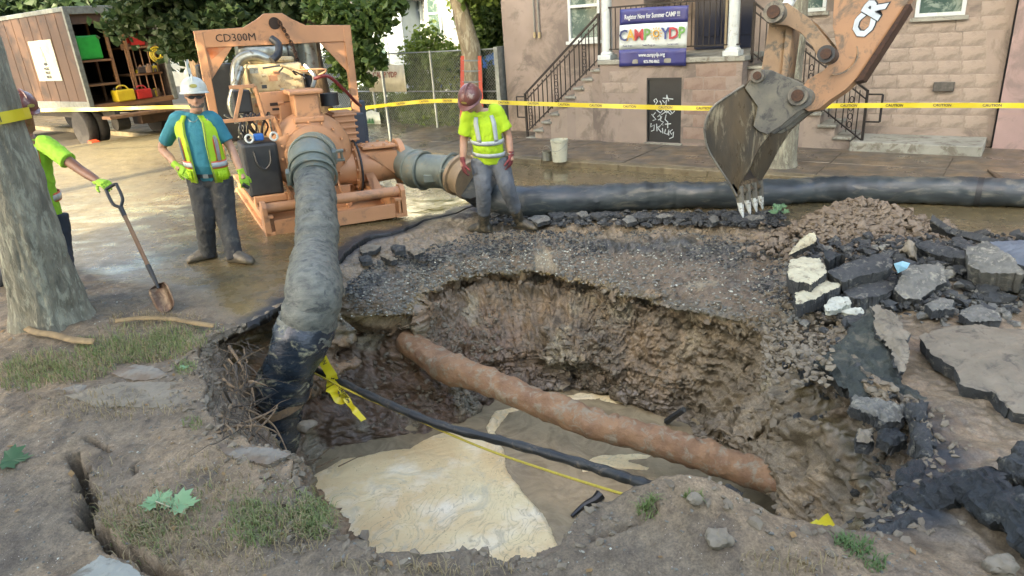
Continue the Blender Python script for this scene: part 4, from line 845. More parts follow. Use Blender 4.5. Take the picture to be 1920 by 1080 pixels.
# blue canopy, green door strip
M_blue = mat('blue_tarp', L_(58, 108, 178), L_(46, 90, 156), scale=4, rough=.5, bump=.2)
c = D(930, 118, 18.2); t = empty('canopy_tent', (c[0], c[1], 0), 'blue canopy tent behind the hedge beside the pink building', 'tent')
zt = c[2]; x = MB(); Q = [c+EU*a*1.1+EN*b_*1.1-[0, 0, .25] for a, b_ in ((-1, -1), (1, -1), (1, 1), (-1, 1))]; x.add(Q+[c+[0, 0, .28]], [(0, 1, 4), (1, 2, 4), (2, 3, 4), (3, 0, 4)]); x.add(Q+[q-np.array([0, 0, .22]) for q in Q], [(0, 1, 5, 4), (1, 2, 6, 5), (2, 3, 7, 6), (3, 0, 4, 7)]); x.build('canopy', M_blue, t, fix=False)
for q in Q: MB().cyl([q[0], q[1], 0], q, .025, n=6).build('leg', M_white, t)
x = MB().fbox(-9.56, -9.46, 12.5, 12.9, 0, 1.9); o = x.build('corner_post', M_galv, None, local=FW(-9.5, 12.7, 0)); tag(o, 'pale corner post where the fence meets the pink building', 'post')
# --- orange ladder
la = empty('ladder', W(868, 290, .1), 'orange fibreglass ladder leaning against the pale tree behind the worker', 'ladder')
M_or = mat('orange_fibreglass', L_(206, 84, 44), L_(190, 74, 40), scale=8, rough=.5, bump=0)
tl, tr = D(867, 106, 15.6), D(899, 106, 15.6); bl, br = W(866, 292, .1), W(906, 290, .1)
for p, q in ((tl, bl), (tr, br)): MB().bar(q, p, .075, .03).build('rail', M_or, la)
for i in range(1, 9):
    t_ = i/8.4; MB().bar(bl+(tl-bl)*t_, br+(tr-br)*t_, .04, .03).build('rung', M_galv, la)
# ============================================================ BOX TRUCK
TO = FW(-19.6, 8.35, 0); tilt = math.radians(2.0)
tk = empty('box_truck', TO, 'brown dusty box truck with its rear open and tools inside', 'truck')
M_box = mat('truck_tan_panel', L_(92, 64, 44), L_(80, 56, 38), L_(66, 48, 34), scale=1.2, rough=.5, bump=.1, c3amt=.4)
M_alu = mat('aluminium_trim', L_(160, 158, 150), L_(130, 126, 118), scale=10, rough=.4, metal=.5, bump=.1)
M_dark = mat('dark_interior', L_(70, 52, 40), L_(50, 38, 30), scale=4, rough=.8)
M_tyre = mat('tyre_rubber', L_(40, 38, 36), L_(60, 54, 48), scale=10, rough=.85, bump=.3)
M_wood = mat('raw_plywood', L_(150, 104, 64), L_(124, 84, 52), scale=4, rough=.7, bump=.2, stretch=(1, 1, 6))
FL_, TP = 1.10, 3.42; UL = -5.2; WD = 2.35     # floor, top, length (along -u), width (along +v)
def TB(x, u0, u1, v0, v1, z0, z1):  # local truck box
    return x.fbox(-19.6+u0, -19.6+u1, 8.35+v0, 8.35+v1, z0, z1)
x = MB(); TB(x, UL, 0, 0, .05, FL_, TP); TB(x, UL, -.02, WD-.05, WD, FL_, TP); TB(x, UL, UL+.05, .05, WD-.05, FL_, TP); x.build('box_side', M_box, tk)
x = MB(); TB(x, UL, .0, 0, WD, TP, TP+.05); x.build('box_roof', M_box, tk); x = MB(); TB(x, UL, 0, 0, WD, FL_-.12, FL_); x.build('box_floor', M_wood, tk)
x = MB(); TB(x, -.06, .03, -.03, .09, FL_-.1, TP+.06); TB(x, -.06, .03, WD-.1, WD+.03, FL_-.1, TP+.06); TB(x, -.06, .03, .09, WD-.1, TP-.12, TP+.06); TB(x, UL, -.06, -.03, -.002, TP-.05, TP+.06); TB(x, UL, -.06, -.03, -.002, FL_-.1, FL_+.1); x.build('box_trim', M_alu, tk, bevel=.008)
for i in range(9):
    x = MB(); TB(x, -.6-i*.55, -.57-i*.55, -.008, 0, FL_+.1, TP-.06); x.build('panel_seam', M_box, tk)
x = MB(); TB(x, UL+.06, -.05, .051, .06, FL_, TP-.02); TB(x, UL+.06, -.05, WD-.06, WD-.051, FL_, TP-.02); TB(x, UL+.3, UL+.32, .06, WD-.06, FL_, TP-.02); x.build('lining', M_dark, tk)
# rear roll door frame, shelves, things
x = MB(); TB(x, -.12, -.06, .09, WD-.1, TP-.35, TP-.12); x.build('door_roll', M_box, tk)
for (v0, v1, z, dp) in ((.12, .95, 2.15, 1.2), (.12, .95, 1.55, 1.2), (1.4, 2.2, 1.7, 1.4), (1.4, 2.2, 2.4, 1.4)):
    x = MB(); TB(x, -dp, -.18, v0, v1, z, z+.05); sh = x.build('shelf', M_wood, tk)
x = MB()
for v in (.95, 1.4): TB(x, -.26, -.18, v-.03, v+.03, FL_, TP-.15)
TB(x, -1.2, -1.12, .92, .98, FL_, TP-.15); x.build('shelf_post', M_wood, tk)
x = MB(); x.tube([FW(-19.6-.12, 8.35+1.35+.95*math.sin(t), 2.55+.7*math.cos(t)) for t in np.linspace(-.2, 1.4, 8)], .03, 6); x.build('curved_rib', M_alu, tk)
def wheel(c, ax, r, wd, par, rim=M_alu):
    a = unit(ax); x = MB(); x.lathe(np.array(c)-a*wd/2, a, [(0, r*.62), (0, r*.94), (.04, r), (wd-.04, r), (wd, r*.94), (wd, r*.62)], 28); w_ = x.build('wheel', M_tyre, par, smooth=True)
    x = MB(); x.lathe(np.array(c)-a*wd*.35, a, [(0, .02), (0, r*.25), (.03, r*.3), (.06, r*.5), (wd*.62, r*.62), (wd*.7, r*.62)], 20); x.build('rim', rim, w_, smooth=True)
    x = MB()
    for t in np.linspace(0, 2*math.pi, 9)[:-1]: p, q = frame(a); c2 = np.array(c)-a*(wd*.42)+(p*math.cos(t)+q*math.sin(t))*r*.33; x.cyl(c2, c2+a*.05, .018, n=6)
    x.build('lug_nut', M_alu, w_)
M_rim = mat('rusty_rim', L_(132, 96, 66), L_(108, 78, 56), scale=9, rough=.7)
for v in (.16, .46): wheel(FW(-19.6-1.05, 8.35+v, .48), EN, .47, .27, tk, M_rim)
for v in (WD-.16,): wheel(FW(-19.6-1.05, 8.35+v, .48), EN, .47, .27, tk, M_rim)
wheel(FW(-19.6-6.6, 8.35+.15, .48), EN, .47, .27, tk, M_rim); wheel(FW(-19.6-6.6, 8.35+WD-.15, .48), EN, .47, .27, tk, M_rim)
x = MB(); TB(x, UL-2.2, 0, .55, .68, .68, .95); TB(x, UL-2.2, 0, WD-.68, WD-.55, .68, .95); x.build('chassis_rail', M_tyre, tk)
x = MB(); TB(x, -.02, .45, .2, WD-.1, .72, .80); x.build('bumper_step', M_rim, tk, bevel=.01); x = MB(); TB(x, -.5, .0, 1.2, 2.2, .45, 1.0); x.build('toolbox', M_box, tk, bevel=.03); x = MB(); x.cyl(FW(-19.6-.3, 8.35+.95, .55), FW(-19.6-.3, 8.35+.62, .55), .2, n=16); x.build('air_tank', M_tyre, tk)
x = MB(); TB(x, UL-2.1, UL-.25, .1, WD-.1, .75, 2.0); x.prism([FW(-19.6+UL-.25, 8.45, 2.0), FW(-19.6+UL-1.9, 8.45, 2.0), FW(-19.6+UL-1.5, 8.45, 2.75), FW(-19.6+UL-.25, 8.45, 2.75)], EN*(WD-.2)); x.build('cab', M_white, tk, bevel=.04)
MB().fbox(-19.6+UL-1.4, -19.6+UL-.5, 8.44, 8.448, 2.02, 2.6).build('cab_window', M_glass, tk)
# poster on the side: picture panel of the works
u0, z1 = PV(52, 78, 8.33); u1, _ = PV(80, 78, 8.33); z0 = PV(85, 152, 8.33)[1]; u1 += .5
po = MB().fbox(u0+.0, u1, 8.325, 8.335, z0, z1).build('side_poster', mat('poster_board', L_(206, 200, 184), rough=.5), tk)
x = MB(); um_ = (u0+u1)/2; x.prism([FW(um_-.09, 8.32, z0+.45*(z1-z0)), FW(um_+.12, 8.32, z0+.45*(z1-z0)), FW(um_+.02, 8.32, z0+.85*(z1-z0)), FW(um_-.04, 8.32, z0+.85*(z1-z0))], -EN*.003); x.build('poster_print', mat('poster_grey', L_(160, 160, 140), L_(110, 116, 100), scale=14, rough=.5), po)
x = MB(); x.loft([(FW(um_, 8.321, z0+.42*(z1-z0)), EU*.13, np.array([0, 0, .045])), (FW(um_, 8.318, z0+.42*(z1-z0)), EU*.13, np.array([0, 0, .045]))], 16); x.build('poster_print', M_blackdoor, po)
text_mesh('poster_print', 'PASSAIC\nVALLEY\nWATER', M_blackdoor, FW(um_, 8.318, z0+.2*(z1-z0)), EU, (0, 0, 1), .075, po, squash=.85)
# loose things in the truck
def item(name, label, cat, mb, m, **k): o = mb.build(name, m, None, local=np.array(mb.v).mean(0)*[1, 1, 0]+[0, 0, np.array(mb.v)[:, 2].min()], **k); return tag(o, label, cat)
x = MB(); TB(x, -.75, -.25, .2, .78, 2.21, 2.80); item('green_tote', 'bright green plastic tote on the upper shelf inside the truck', 'tote', x, mat('green_plastic', L_(60, 190, 70), L_(50, 170, 60), rough=.4, bump=.05), bevel=.04)
def jug(name, u, v, z, s, m, label):
    t = empty(name, FW(u, v, z), label, 'jug'); x = MB(); x.box(FW(u, v, z+s*.35), (s*.8, s*1.15, s*.7), (EU, EN, np.array([0, 0, 1.]))); x.build('body', m, t, bevel=.03)
    x = MB(); x.tube(curvepts([FW(u, v-s*.4, z+s*.7), FW(u, v-s*.2, z+s*.92), FW(u, v+s*.2, z+s*.92), FW(u, v+s*.4, z+s*.7)], 4), .02, 6); x.build('handle', m, t); MB().cyl(FW(u, v-s*.45, z+s*.7), FW(u, v-s*.45, z+s*.85), .035).build('cap', M_blackdoor, t)
M_yel = mat('yellow_plastic', L_(226, 190, 40), L_(206, 170, 34), rough=.4, bump=.05); M_red = mat('red_plastic', L_(196, 44, 34), L_(170, 36, 30), rough=.4, bump=.05)
jug('yellow_jug', -19.6-.12, 8.35+.95, FL_+.005, .42, M_yel, 'yellow plastic case on the floor edge of the open truck'); jug('red_jug', -19.6-.1, 8.35+1.45, FL_+.005, .36, M_red, 'red fuel can beside the yellow case in the truck'); jug('red_jug', -19.6-.35, 8.35+1.75, 2.46, .34, M_red, 'red can high on the right-hand shelf in the truck')
x = MB()
for r in (.2, .15, .1): x.tube([FW(-19.6-.05, 8.35+2.1+r*math.cos(t), 2.2+r*math.sin(t)) for t in np.linspace(0, 2*math.pi, 15)], .022, 5)
item('cord_coil', 'yellow coiled cord hung at the right of the truck opening', 'cord', x, M_yel)
R = random.Random(3)
for i in range(16):
    u, v, z = -19.6-.1-R.random()*.25, 8.35+1.45+R.random()*.7, R.choice((FL_+.005, 1.76, 1.76)); s = R.uniform(.1, .24); x = MB()
    if i % 2: x.box(FW(u, v, z+s*.5), (s, s*1.2, s), (EU, EN, np.array([0, 0, 1.])))
    else: x.lathe(FW(u, v, z), (0, 0, 1), [(0, s*.4), (s*.7, s*.42), (s*.8, s*.2), (s, s*.15)], 12)
    o = item('small_box' if i % 2 else 'canister', '%s %s %s in the truck, %s there' % (['rusty', 'dark', 'wooden', 'silver', 'yellow'][i % 5], 'box' if i % 2 else 'canister', 'on the floor' if z < 1.5 else 'on the right shelf', ['nearest', 'second', 'third', 'farthest'][i//4]), 'box' if i % 2 else 'canister', x, [M_rim, M_dark, M_wood, M_alu, M_yel][i % 5], bevel=.01 if i % 2 else 0); o['group'] = 'boxes on the truck shelves' if i % 2 else 'canisters on the truck shelves'
for i in range(5):
    x = MB(); v = 8.35+1.3+i*.2; x.cyl(FW(-19.6-.15, v, FL_), FW(-19.6-.3, v+.08, FL_+1.3), .018, n=6); x.box(FW(-19.6-.31, v+.085, FL_+1.36), (.03, .18, .16), (EU, EN, np.array([0, 0, 1.]))); o = item('long_tool', '%s long-handled tool from the left leaning in the truck opening' % ['first', 'second', 'third', 'fourth', 'fifth'][i], 'tool', x, M_wood); o['group'] = 'tools leaning in the truck'
x = MB(); c = FW(-19.6-.55, 8.35-.05, 0); x.prism([c+EU*-.15, c+EU*.2, c+EU*.15+[0, 0, .16], c+EU*-.05+[0, 0, .2]], EN*.2); item('wheel_chock', 'orange wheel chock against the rear truck tyre', 'chock', x, M_or)
# ============================================================ DEWATERING PUMP
A0_ = lambda q: np.array(q, float)
M_pump = mat('salmon_orange_paint', L_(220, 158, 114), L_(208, 148, 106), L_(166, 124, 96), scale=2.5, rough=.42, rough2=.6, bump=.12, bscale=30, c3amt=.25)
M_chrome = mat('silver_metal', L_(190, 186, 176), L_(150, 146, 138), L_(110, 92, 70), scale=6, rough=.3, metal=.7, bump=.2, bscale=20, c3amt=.3)
M_cream = mat('cream_engine', L_(222, 200, 160), L_(200, 170, 126), L_(150, 116, 84), scale=8, rough=.5, bump=.3, c3amt=.3)
M_black = mat('black_plastic', L_(40, 42, 46), L_(54, 56, 58), scale=6, rough=.5, bump=.1)
M_chain = mat('rusty_chain', L_(96, 66, 48), L_(70, 52, 44), scale=30, rough=.7, metal=.4, bump=.3)
M_rub = mat('black_rubber_pipe', L_(44, 50, 56), L_(58, 64, 68), L_(122, 112, 96), scale=2.2, rough=.35, rough2=.6, bump=.35, bscale=24, dist=.008, c3amt=.35)
PO = W(500, 445, .12); PA = unit(np.array([.915, .40, -.03])); PB = unit(np.array([-.43, .90, .0])); PC = unit(np.cross(PA, PB)); PAX = (PA, PB, PC)
def PP(a, b_, c): return PO+PA*a+PB*b_+PC*c
pm = empty('dewatering_pump', PP(.9, 1.4, 0), 'salmon orange diesel pump on a skid with tall lifting frame', 'pump')
def pbox(x, a0, a1, b0, b1, c0, c1): return x.box(PP((a0+a1)/2, (b0+b1)/2, (c0+c1)/2), (abs(a1-a0), abs(b1-b0), abs(c1-c0)), PAX)
LW = 1.78; LB = 3.3
x = MB()
for a in (0, LW-.12): pbox(x, a, a+.12, 0, LB, 0, .05); pbox(x, a+.045, a+.075, 0, LB, .05, .22); pbox(x, a, a+.12, 0, LB, .22, .26)
pbox(x, .12, LW-.12, .02, .06, .0, .19); pbox(x, .12, LW-.12, LB-.06, LB-.02, 0, .22); pbox(x, .12, LW-.12, 1.5, 1.56, 0, .22); x.build('skid_frame', M_pump, pm, bevel=.008)
x = MB(); x.tube([PP(.0, .12, .33), PP(LW, .12, .33)], .065, 14); x.build('front_tube', M_pump, pm, smooth=True)
x = MB()
for a in (.0, LW-.03): x = MB(); x.prism([PP(a, -.0, .0), PP(a, .3, .0), PP(a, .24, .36), PP(a, .17, .42), PP(a, .06, .42), PP(a, .0, .36)], PA*.06); x.build('end_plate', M_pump, pm, bevel=.006)
x = MB(); pbox(x, .12, LW-.12, .1, 1.5, .035, .05); x.build('drip_tray', M_pump, pm)
# lifting frame
LFB = 2.05; a0, a1 = -.20, 1.80; HT = 2.42
for a in (a0, a1): x = MB(); pbox(x, a-.055, a+.055, LFB-.05, LFB+.05, .05, HT); x.build('frame_post', M_pump, pm, bevel=.008)
x = MB(); am = (a0+a1)/2
def pl(pts, t=.09): return x.prism([PP(a, LFB-t/2, c) for a, c in pts], PB*t)
pl([(a0-.06, HT-.2), (a0-.06, HT+.02), (am-.42, HT+.04), (am-.24, HT+.13), (am-.12, HT+.21), (am+.12, HT+.21), (am+.24, HT+.13), (am+.42, HT+.04), (a1+.06, HT+.02), (a1+.06, HT-.2)])
x.build('lifting_beam', M_pump, pm, bevel=.006)
for gp in ([(a0+.055, HT-.2), (a0+.40, HT-.2), (a0+.055, HT-.62)], [(a1-.055, HT-.2), (a1-.055, HT-.62), (a1-.40, HT-.2)]): x = MB(); pl(gp, .05); x.build('gusset', M_pump, pm)
x = MB(); x.lathe(PP(am, LFB-.055, HT+.08), PB, [(0, .08), (.005, .08)], 20); x.build('lifting_eye', M_dark, pm)
text_mesh('model_lettering', 'CD300M', M_dark, PP(a0+.46, LFB-.048, HT-.09), PA, PC, .10, pm)
MB().add([PP(a0+.05, LFB-.028, HT-.2), PP(a0+.32, LFB-.028, HT-.2), PP(a0+.1, LFB-.028, HT-.36)], [(0, 1, 2)]).build('orange_patch', mat('strong_orange', L_(214, 110, 44), L_(206, 142, 100), scale=9, rough=.5), pm)  # stronger orange triangle over the left gusset
def chain(p, q, n, par, r=.032, t=.009):
    d = unit(np.array(q)-np.array(p)); s, u = frame(d); L = np.linalg.norm(np.array(q)-np.array(p)); proto = None
    for i in range(n):
        c = np.array(p)+d*L*(i+.5)/n; e = s if i % 2 else u; x = MB(); x.tube([c+d*r*1.25*math.cos(k)+e*r*.62*math.sin(k) for k in np.linspace(0, 2*math.pi, 11)], t, 5, caps=False); x.build('chain_link', M_chain, par)
ch = empty('lifting_chain', PP(am+.12, LFB-.1, HT), 'rusty lifting chain hanging from the eye of the pump frame', 'chain')
chain(PP(am+.06, LFB-.08, HT+.1), PP(am+.2, LFB-.12, HT-.25), 8, ch); chain(PP(am+.2, LFB-.12, HT-.25), PP(am+.26, LFB-.35, HT-.95), 15, ch); chain(PP(am+.26, LFB-.35, HT-.95), PP(am+.34, LFB-.4, HT-1.3), 7, ch)
# volute
vc = PP(.86, .95, .83)
x = MB(); x.lathe(vc-PB*.16, PB, [(0, .30), (.01, .42), (.05, .50), (.13, .545), (.22, .545), (.30, .50), (.34, .40), (.36, .3)], 44); x.build('volute', M_pump, pm, smooth=True)
x = MB(); x.lathe(vc-PB*.21, PB, [(0, .36), (.01, .385), (.05, .385), (.06, .36)], 40); x.build('volute_cover', M_pump, pm, smooth=True)
def boltring(c, ax, R, n, r, m, par, L=.03):
    a = unit(ax); p, q = frame(a)
    for k in range(n):
        t = 2*math.pi*k/n; o = np.array(c)+(p*math.cos(t)+q*math.sin(t))*R; MB().cyl(o-a*L, o+a*L, r, n=6).build('bolt', m, par)
boltring(vc-PB*.2, PB, .42, 16, .018, M_pump, pm)
x = MB(); pbox(x, .70, 1.02, .80, 1.12, 1.3, 1.62); pbox(x, .64, 1.08, .74, 1.18, 1.6, 1.66); x.build('top_port', M_pump, pm, bevel=.02); x = MB(); pbox(x, .66, 1.06, .78, 1.14, 1.24, 1.32); x.build('port_flange', M_pump, pm, bevel=.02)
x = MB(); x.tube([PP(.55, .75, .05), PP(.42, .78, .50)], .018, 6); x.tube([PP(1.22, .75, .05), PP(1.1, .78, .50)], .018, 6); pbox(x, .5, 1.3, .85, 1.25, .05, .35); x.build('pump_foot', M_pump, pm, bevel=.01)
# check valve body running right
cv = PP(1.0, 1.02, .56)
x = MB(); x.lathe(cv, PA, [(0, .20), (.25, .22), (.40, .24), (.42, .34), (.47, .34), (.48, .25), (.62, .26), (1.02, .23), (1.04, .33), (1.10, .33), (1.115, .33)], 34); x.build('check_valve_body', M_pump, pm, smooth=True)
boltring(cv+PA*1.07, PA, .285, 12, .022, M_pump, pm, .055); boltring(cv+PA*.445, PA, .295, 12, .022, M_pump, pm, .05)
x = MB(); x.tube([cv+PA*.445+(PC*math.cos(t)-PB*math.sin(t))*.365 for t in np.linspace(-.3, 3.3, 22)], .016, 6); x.build('drain_hose', M_black, pm)
x = MB(); x.prism([cv+PA*.52-PB*.2+PC*.24, cv+PA*1.0-PB*.2+PC*.24, cv+PA*1.0+PB*.2+PC*.24, cv+PA*.52+PB*.2+PC*.24], PC*.05); x.build('valve_lid', M_pump, pm, bevel=.015)
x = MB(); x.prism([cv+PA*.55-PB*.262+PC*.2, cv+PA*.98-PB*.262+PC*.2, cv+PA*.98-PB*.262+PC*-.16], PB*.03); x.build('rib_plate', M_pump, pm)
boltring(cv+PA*.76+PC*.28, PC, .2, 8, .02, M_pump, pm, .03)
x = MB(); pbox(x, 1.5, 1.62, .5, 1.3, .26, .34); x.prism([PP(1.48, .35, .26), PP(1.62, .35, .26), PP(1.6, .75, .5), PP(1.5, .75, .5)], PA*.02); pbox(x, 1.15, 1.3, .9, 1.2, .05, .3); x.build('valve_support', M_pump, pm, bevel=.01)
# engine block group behind
x = MB(); pbox(x, .42, 1.12, 1.25, 1.75, 1.0, 1.62); pbox(x, .55, 1.0, 1.15, 1.3, 1.1, 1.5); x.build('gearbox_housing', M_pump, pm, bevel=.03)
x = MB(); pbox(x, .34, 1.06, 1.17, 1.2, 1.34, 1.64); x.build('guard_plate', M_pump, pm, bevel=.01)
x = MB(); pbox(x, .45, .95, 1.16, 1.168, 1.46, 1.5); pbox(x, .47, .62, 1.16, 1.168, 1.40, 1.43); x.build('guard_slot', M_dark, pm)
x = MB(); pbox(x, .25, 1.1, 1.75, 3.0, .75, 1.55); x.build('engine_block', M_cream, pm, bevel=.05)
x = MB(); pbox(x, .30, 1.02, 1.6, 2.6, 1.6, 1.98); pbox(x, .36, .95, 1.7, 2.5, 1.98, 2.06); x.build('rocker_cover', M_cream, pm, bevel=.06)
x = MB(); x.lathe(PP(.25, 2.25, 2.12), PA, [(0, .10), (.03, .2), (.12, .23), (.72, .23), (.80, .18), (.86, .08)], 28); x.build('exhaust_silencer', M_chrome, pm, smooth=True)
x = MB(); x.tube(curvepts([PP(.18, 1.7, 1.3), PP(.12, 1.65, 1.7), PP(.2, 1.7, 2.02), PP(.42, 1.7, 2.1), PP(.62, 1.72, 2.02)], 7), .07, 14); x.tube(curvepts([PP(.05, 1.5, 1.25), PP(.0, 1.5, 1.5), PP(.12, 1.52, 1.78), PP(.22, 1.6, 1.95)], 6), .05, 12); x.build('intake_pipe', M_chrome, pm, smooth=True)
x = MB(); x.tube(curvepts([PP(.62, 1.55, 2.02), PP(.72, 1.6, 2.1), PP(.76, 1.7, 2.22), PP(.7, 1.8, 2.3)], 5), .05, 12); x.build('rubber_elbow', M_black, pm, smooth=True)
for a_ in (.83, .93): 
    x = MB(); x.tube([PP(a_, 2.25, 2.12)+(PB*math.cos(t)+PC*math.sin(t))*.238 for t in np.linspace(0, 2*math.pi, 25)], .012, 5); x.build('clamp_band', M_black, pm)
x = MB(); x.cyl(PP(1.22, 2.3, 1.85), PP(1.22, 2.3, 2.25), .17, n=24); x.build('air_filter', M_chrome, pm, smooth=True); x = MB(); x.cyl(PP(1.22, 2.3, 1.45), PP(1.22, 2.3, 1.85), .06); x.build('filter_neck', M_black, pm)
R = random.Random(8)
for i in range(34):
    a, b_, c = R.uniform(.15, 1.15), R.uniform(1.15, 1.75), R.uniform(1.05, 1.95); s = R.uniform(.03, .08)
    x = MB()
    if i % 3 == 0: x.tube(curvepts([PP(a, b_, c), PP(a+R.uniform(-.15, .15), b_-.06, c+.08), PP(a+R.uniform(-.25, .25), b_, c+R.uniform(-.1, .1))], 4), .012, 6)
    elif i % 3 == 1: x.cyl(PP(a, b_, c), PP(a+s*1.5, b_, c), s*.6, n=10)
    else: x.box(PP(a, b_, c), (s*1.4, s, s), PAX)
    x.build(['fuel_line', 'fitting', 'bracket'][i % 3], [M_cream, M_pump, M_chrome, M_black][R.randrange(4)], pm, smooth=i % 3 == 1)
# vacuum pump / separator to the right of the volute
x = MB(); pbox(x, 1.24, 1.52, 1.05, 1.4, .9, 1.32)
for k in range(5): pbox(x, 1.21, 1.55, 1.02, 1.43, .92+k*.085, .95+k*.085)
x.build('compressor', M_pump, pm, bevel=.01); x = MB(); x.cyl(PP(1.2, 1.0, 1.42), PP(1.2, 1.0, 1.58), .12, n=20); x.build('oil_reservoir', M_black, pm, smooth=True)
x = MB(); x.tube(curvepts([PP(1.02, .95, 1.78), PP(1.2, .9, 1.8), PP(1.42, 1.0, 1.6), PP(1.6, 1.2, 1.42), PP(1.74, 1.5, 1.34)], 6), .022, 8); x.build('red_hose', mat('red_hose', L_(130, 40, 38), rough=.5), pm, smooth=True)
x = MB(); x.tube(curvepts([PP(.98, 1.2, 1.95), PP(1.06, 1.1, 1.8), PP(1.0, 1.0, 1.66)], 5), .03, 8); x.build('silver_hose', M_chrome, pm, smooth=True)
for q in ((1.5, 1.75, 1.4, 1.5, .75, 1.25), (1.86, 2.0, 2.2, 2.4, .1, 1.35)): x = MB(); pbox(x, *q); x.build('panel_box', mat('slate_box', L_(70, 78, 92), rough=.5), pm, bevel=.02)
# tank, battery shelf left
x = MB(); pbox(x, -.04, .40, .72, 1.3, .36, 1.05); x.build('fuel_tank', M_black, pm, bevel=.04)
x = MB(); pbox(x, -.0, .40, .62, .72, .30, .38); pbox(x, .0, .03, .62, .8, 0.22, .32); x.build('tank_shelf', M_pump, pm, bevel=.008)
x = MB(); x.tube(curvepts([PP(.1, .72, .95), PP(.12, .69, .8), PP(.2, .69, .72), PP(.28, .69, .8), PP(.3, .72, .95)], 5), .016, 6); x.build('tank_strap', M_black, pm)
x = MB(); pbox(x, .13, .25, .70, .80, 1.08, 1.17); x.build('blue_cap', mat('blue_plastic', L_(40, 110, 200), rough=.4), pm, bevel=.02)
for a in (.03, .33):
    x = MB(); x.tube([PP(a+.04+.045*math.cos(t), .7, 1.12+.05*math.sin(t)) for t in np.linspace(0, 6.283, 13)], .014, 6); x.build('white_handle', M_white, pm)
x = MB()
for (p, q) in (((-.2, .8, 1.35), (.42, .8, 1.35)), ((-.05, .8, 1.35), (.1, .8, 1.75)), ((.42, .8, 1.35), (.52, .85, .95)), ((-.05, .8, 1.75), (.25, .8, 1.75)), ((.25, .8, 1.75), (.3, .8, 1.35))): x.bar(PP(*p), PP(*q), .045, .045)
x.build('bracket_frame', M_pump, pm, bevel=.004); x = MB(); pbox(x, -.02, .2, .9, 1.0, 1.42, 1.7); x.build('control_box', M_black, pm, bevel=.02)
x = MB(); pbox(x, -.30, .22, 2.3, 2.5, .9, 2.0); x.build('radiator', M_black, pm, bevel=.03)
R = random.Random(9)
for i in range(16):
    x = MB(); a, b_ = R.uniform(-.02, .45), R.uniform(.9, 1.3); x.tube(curvepts([PP(a, b_, 1.1), PP(a+R.uniform(-.1, .1), b_-.1, 1.25), PP(a+R.uniform(-.15, .15), b_, 1.4)], 4), .013, 5); x.build('wire_loom', [M_black, M_chrome, M_black, M_dark][i % 4], pm)
# --- suction coupling + hose into the pit
M_galvd = mat('dull_galvanised', L_(150, 154, 144), L_(120, 124, 116), L_(158, 146, 124), scale=4, rough=.55, metal=.25, bump=.3, c3amt=.35)
sc0 = vc-PB*.22
hz = lambda px, py, z: W(px, py, z)
e1 = D(583, 300, 8.55); 
cp = empty('suction_coupling', sc0, 'grey galvanised lever coupling between the pump and the black suction hose', 'coupling')
HP = [sc0+PB*.02, e1, D(590, 345, 8.1), D(594, 420, 7.35), D(590, 490, 6.75), W(588, 548, .34), W(578, 600, .12), W(556, 660, -.12), W(534, 715, -.42), W(522, 770, -.75), W(514, 830, -1.1), W(512, 870, -1.5)]
hc = curvepts(HP, 9); dirc = unit(hc[12]-hc[2])
x = MB(); cc0 = hc[1]; x.lathe(cc0, unit(e1-sc0), [(0, .30), (.05, .30), (.06, .26), (.12, .26), (.13, .29), (.2, .29), (.21, .26)], 34); x.build('flange_ring', M_galvd, cp, smooth=True)
x = MB(); i0 = 8; x.tube([hc[6], hc[9], hc[12], hc[15], hc[17]], [.25, .27, .26, .255, .235], 28); x.build('bell_sleeve', M_galvd, cp, smooth=True)
for k in (7, 13, 16):
    d = unit(hc[k+1]-hc[k-1]); p, q = frame(d); x = MB(); x.tube([hc[k]+(p*math.cos(t)+q*math.sin(t))*.27 for t in np.linspace(0, 6.283, 33)], .018, 6); x.build('clamp_band', M_galvd, cp)
p, q = frame(unit(hc[12]-hc[8]))
for s, kk in ((-1, 8), (1, 15)):
    c = hc[kk]+(-p if p[0] > 0 else p)*s*.285; x = MB(); ax = (p, q, np.cross(p, q)); x.box(c, (.05, .16, .14), ax); x.box(c+p*.05+q*.06, (.14, .03, .05), ax); x.box(c+p*.05-q*.06, (.14, .03, .05), ax); x.cyl(c+p*.09-q*.08, c+p*.09+q*.08, .02, n=8); x.build('clamp_lever', M_galvd, cp, bevel=.006)
def wrapped_hose(pts, r, n, seed, name, label, mtl, rows=.035):
    P = curvepts(pts, 40); L = np.concatenate([[0], np.cumsum([np.linalg.norm(P[i+1]-P[i]) for i in range(len(P)-1)])]); k = int(L[-1]/rows); t = np.linspace(0, L[-1], k); A = np.array(P); Q = np.stack([np.interp(t, L, A[:, j]) for j in range(3)], 1)
    rr = [r(s/L[-1]) if callable(r) else r for s in t]; x = MB(); x.tube(list(Q), rr, n); V = np.array(x.v)[:k*n]; dr = unit_rows(V, list(Q), n)
    ph = np.repeat(t, n); th_ = np.tile(np.arange(n)*2*math.pi/n, k)
    V += dr*(.006*np.sin(ph*38+th_)+.02*fbm(V, 5, 3, seed)+.012*billow(V*np.array([1, 1, 2]), 9, 3, seed+3))[:, None]; x.v = [tuple(v) for v in V]
    o = x.build(name, mtl, None, smooth=True, local=np.array(pts[0])); return tag(o, label, 'hose'), Q
M_hose1 = mat('muddy_wrapped_hose', L_(134, 132, 122), L_(100, 100, 94), L_(76, 78, 76), scale=9, rough=.5, rough2=.75, bump=.9, bscale=34, dist=.01, c3amt=.4, c3scale=.8, stretch=(1, 1.4, 2.2))
def sub(a, b_): return hc[a:b_:6]+[hc[b_]]
iS = 15; top = [hc[i] for i in range(iS, 62, 5)]
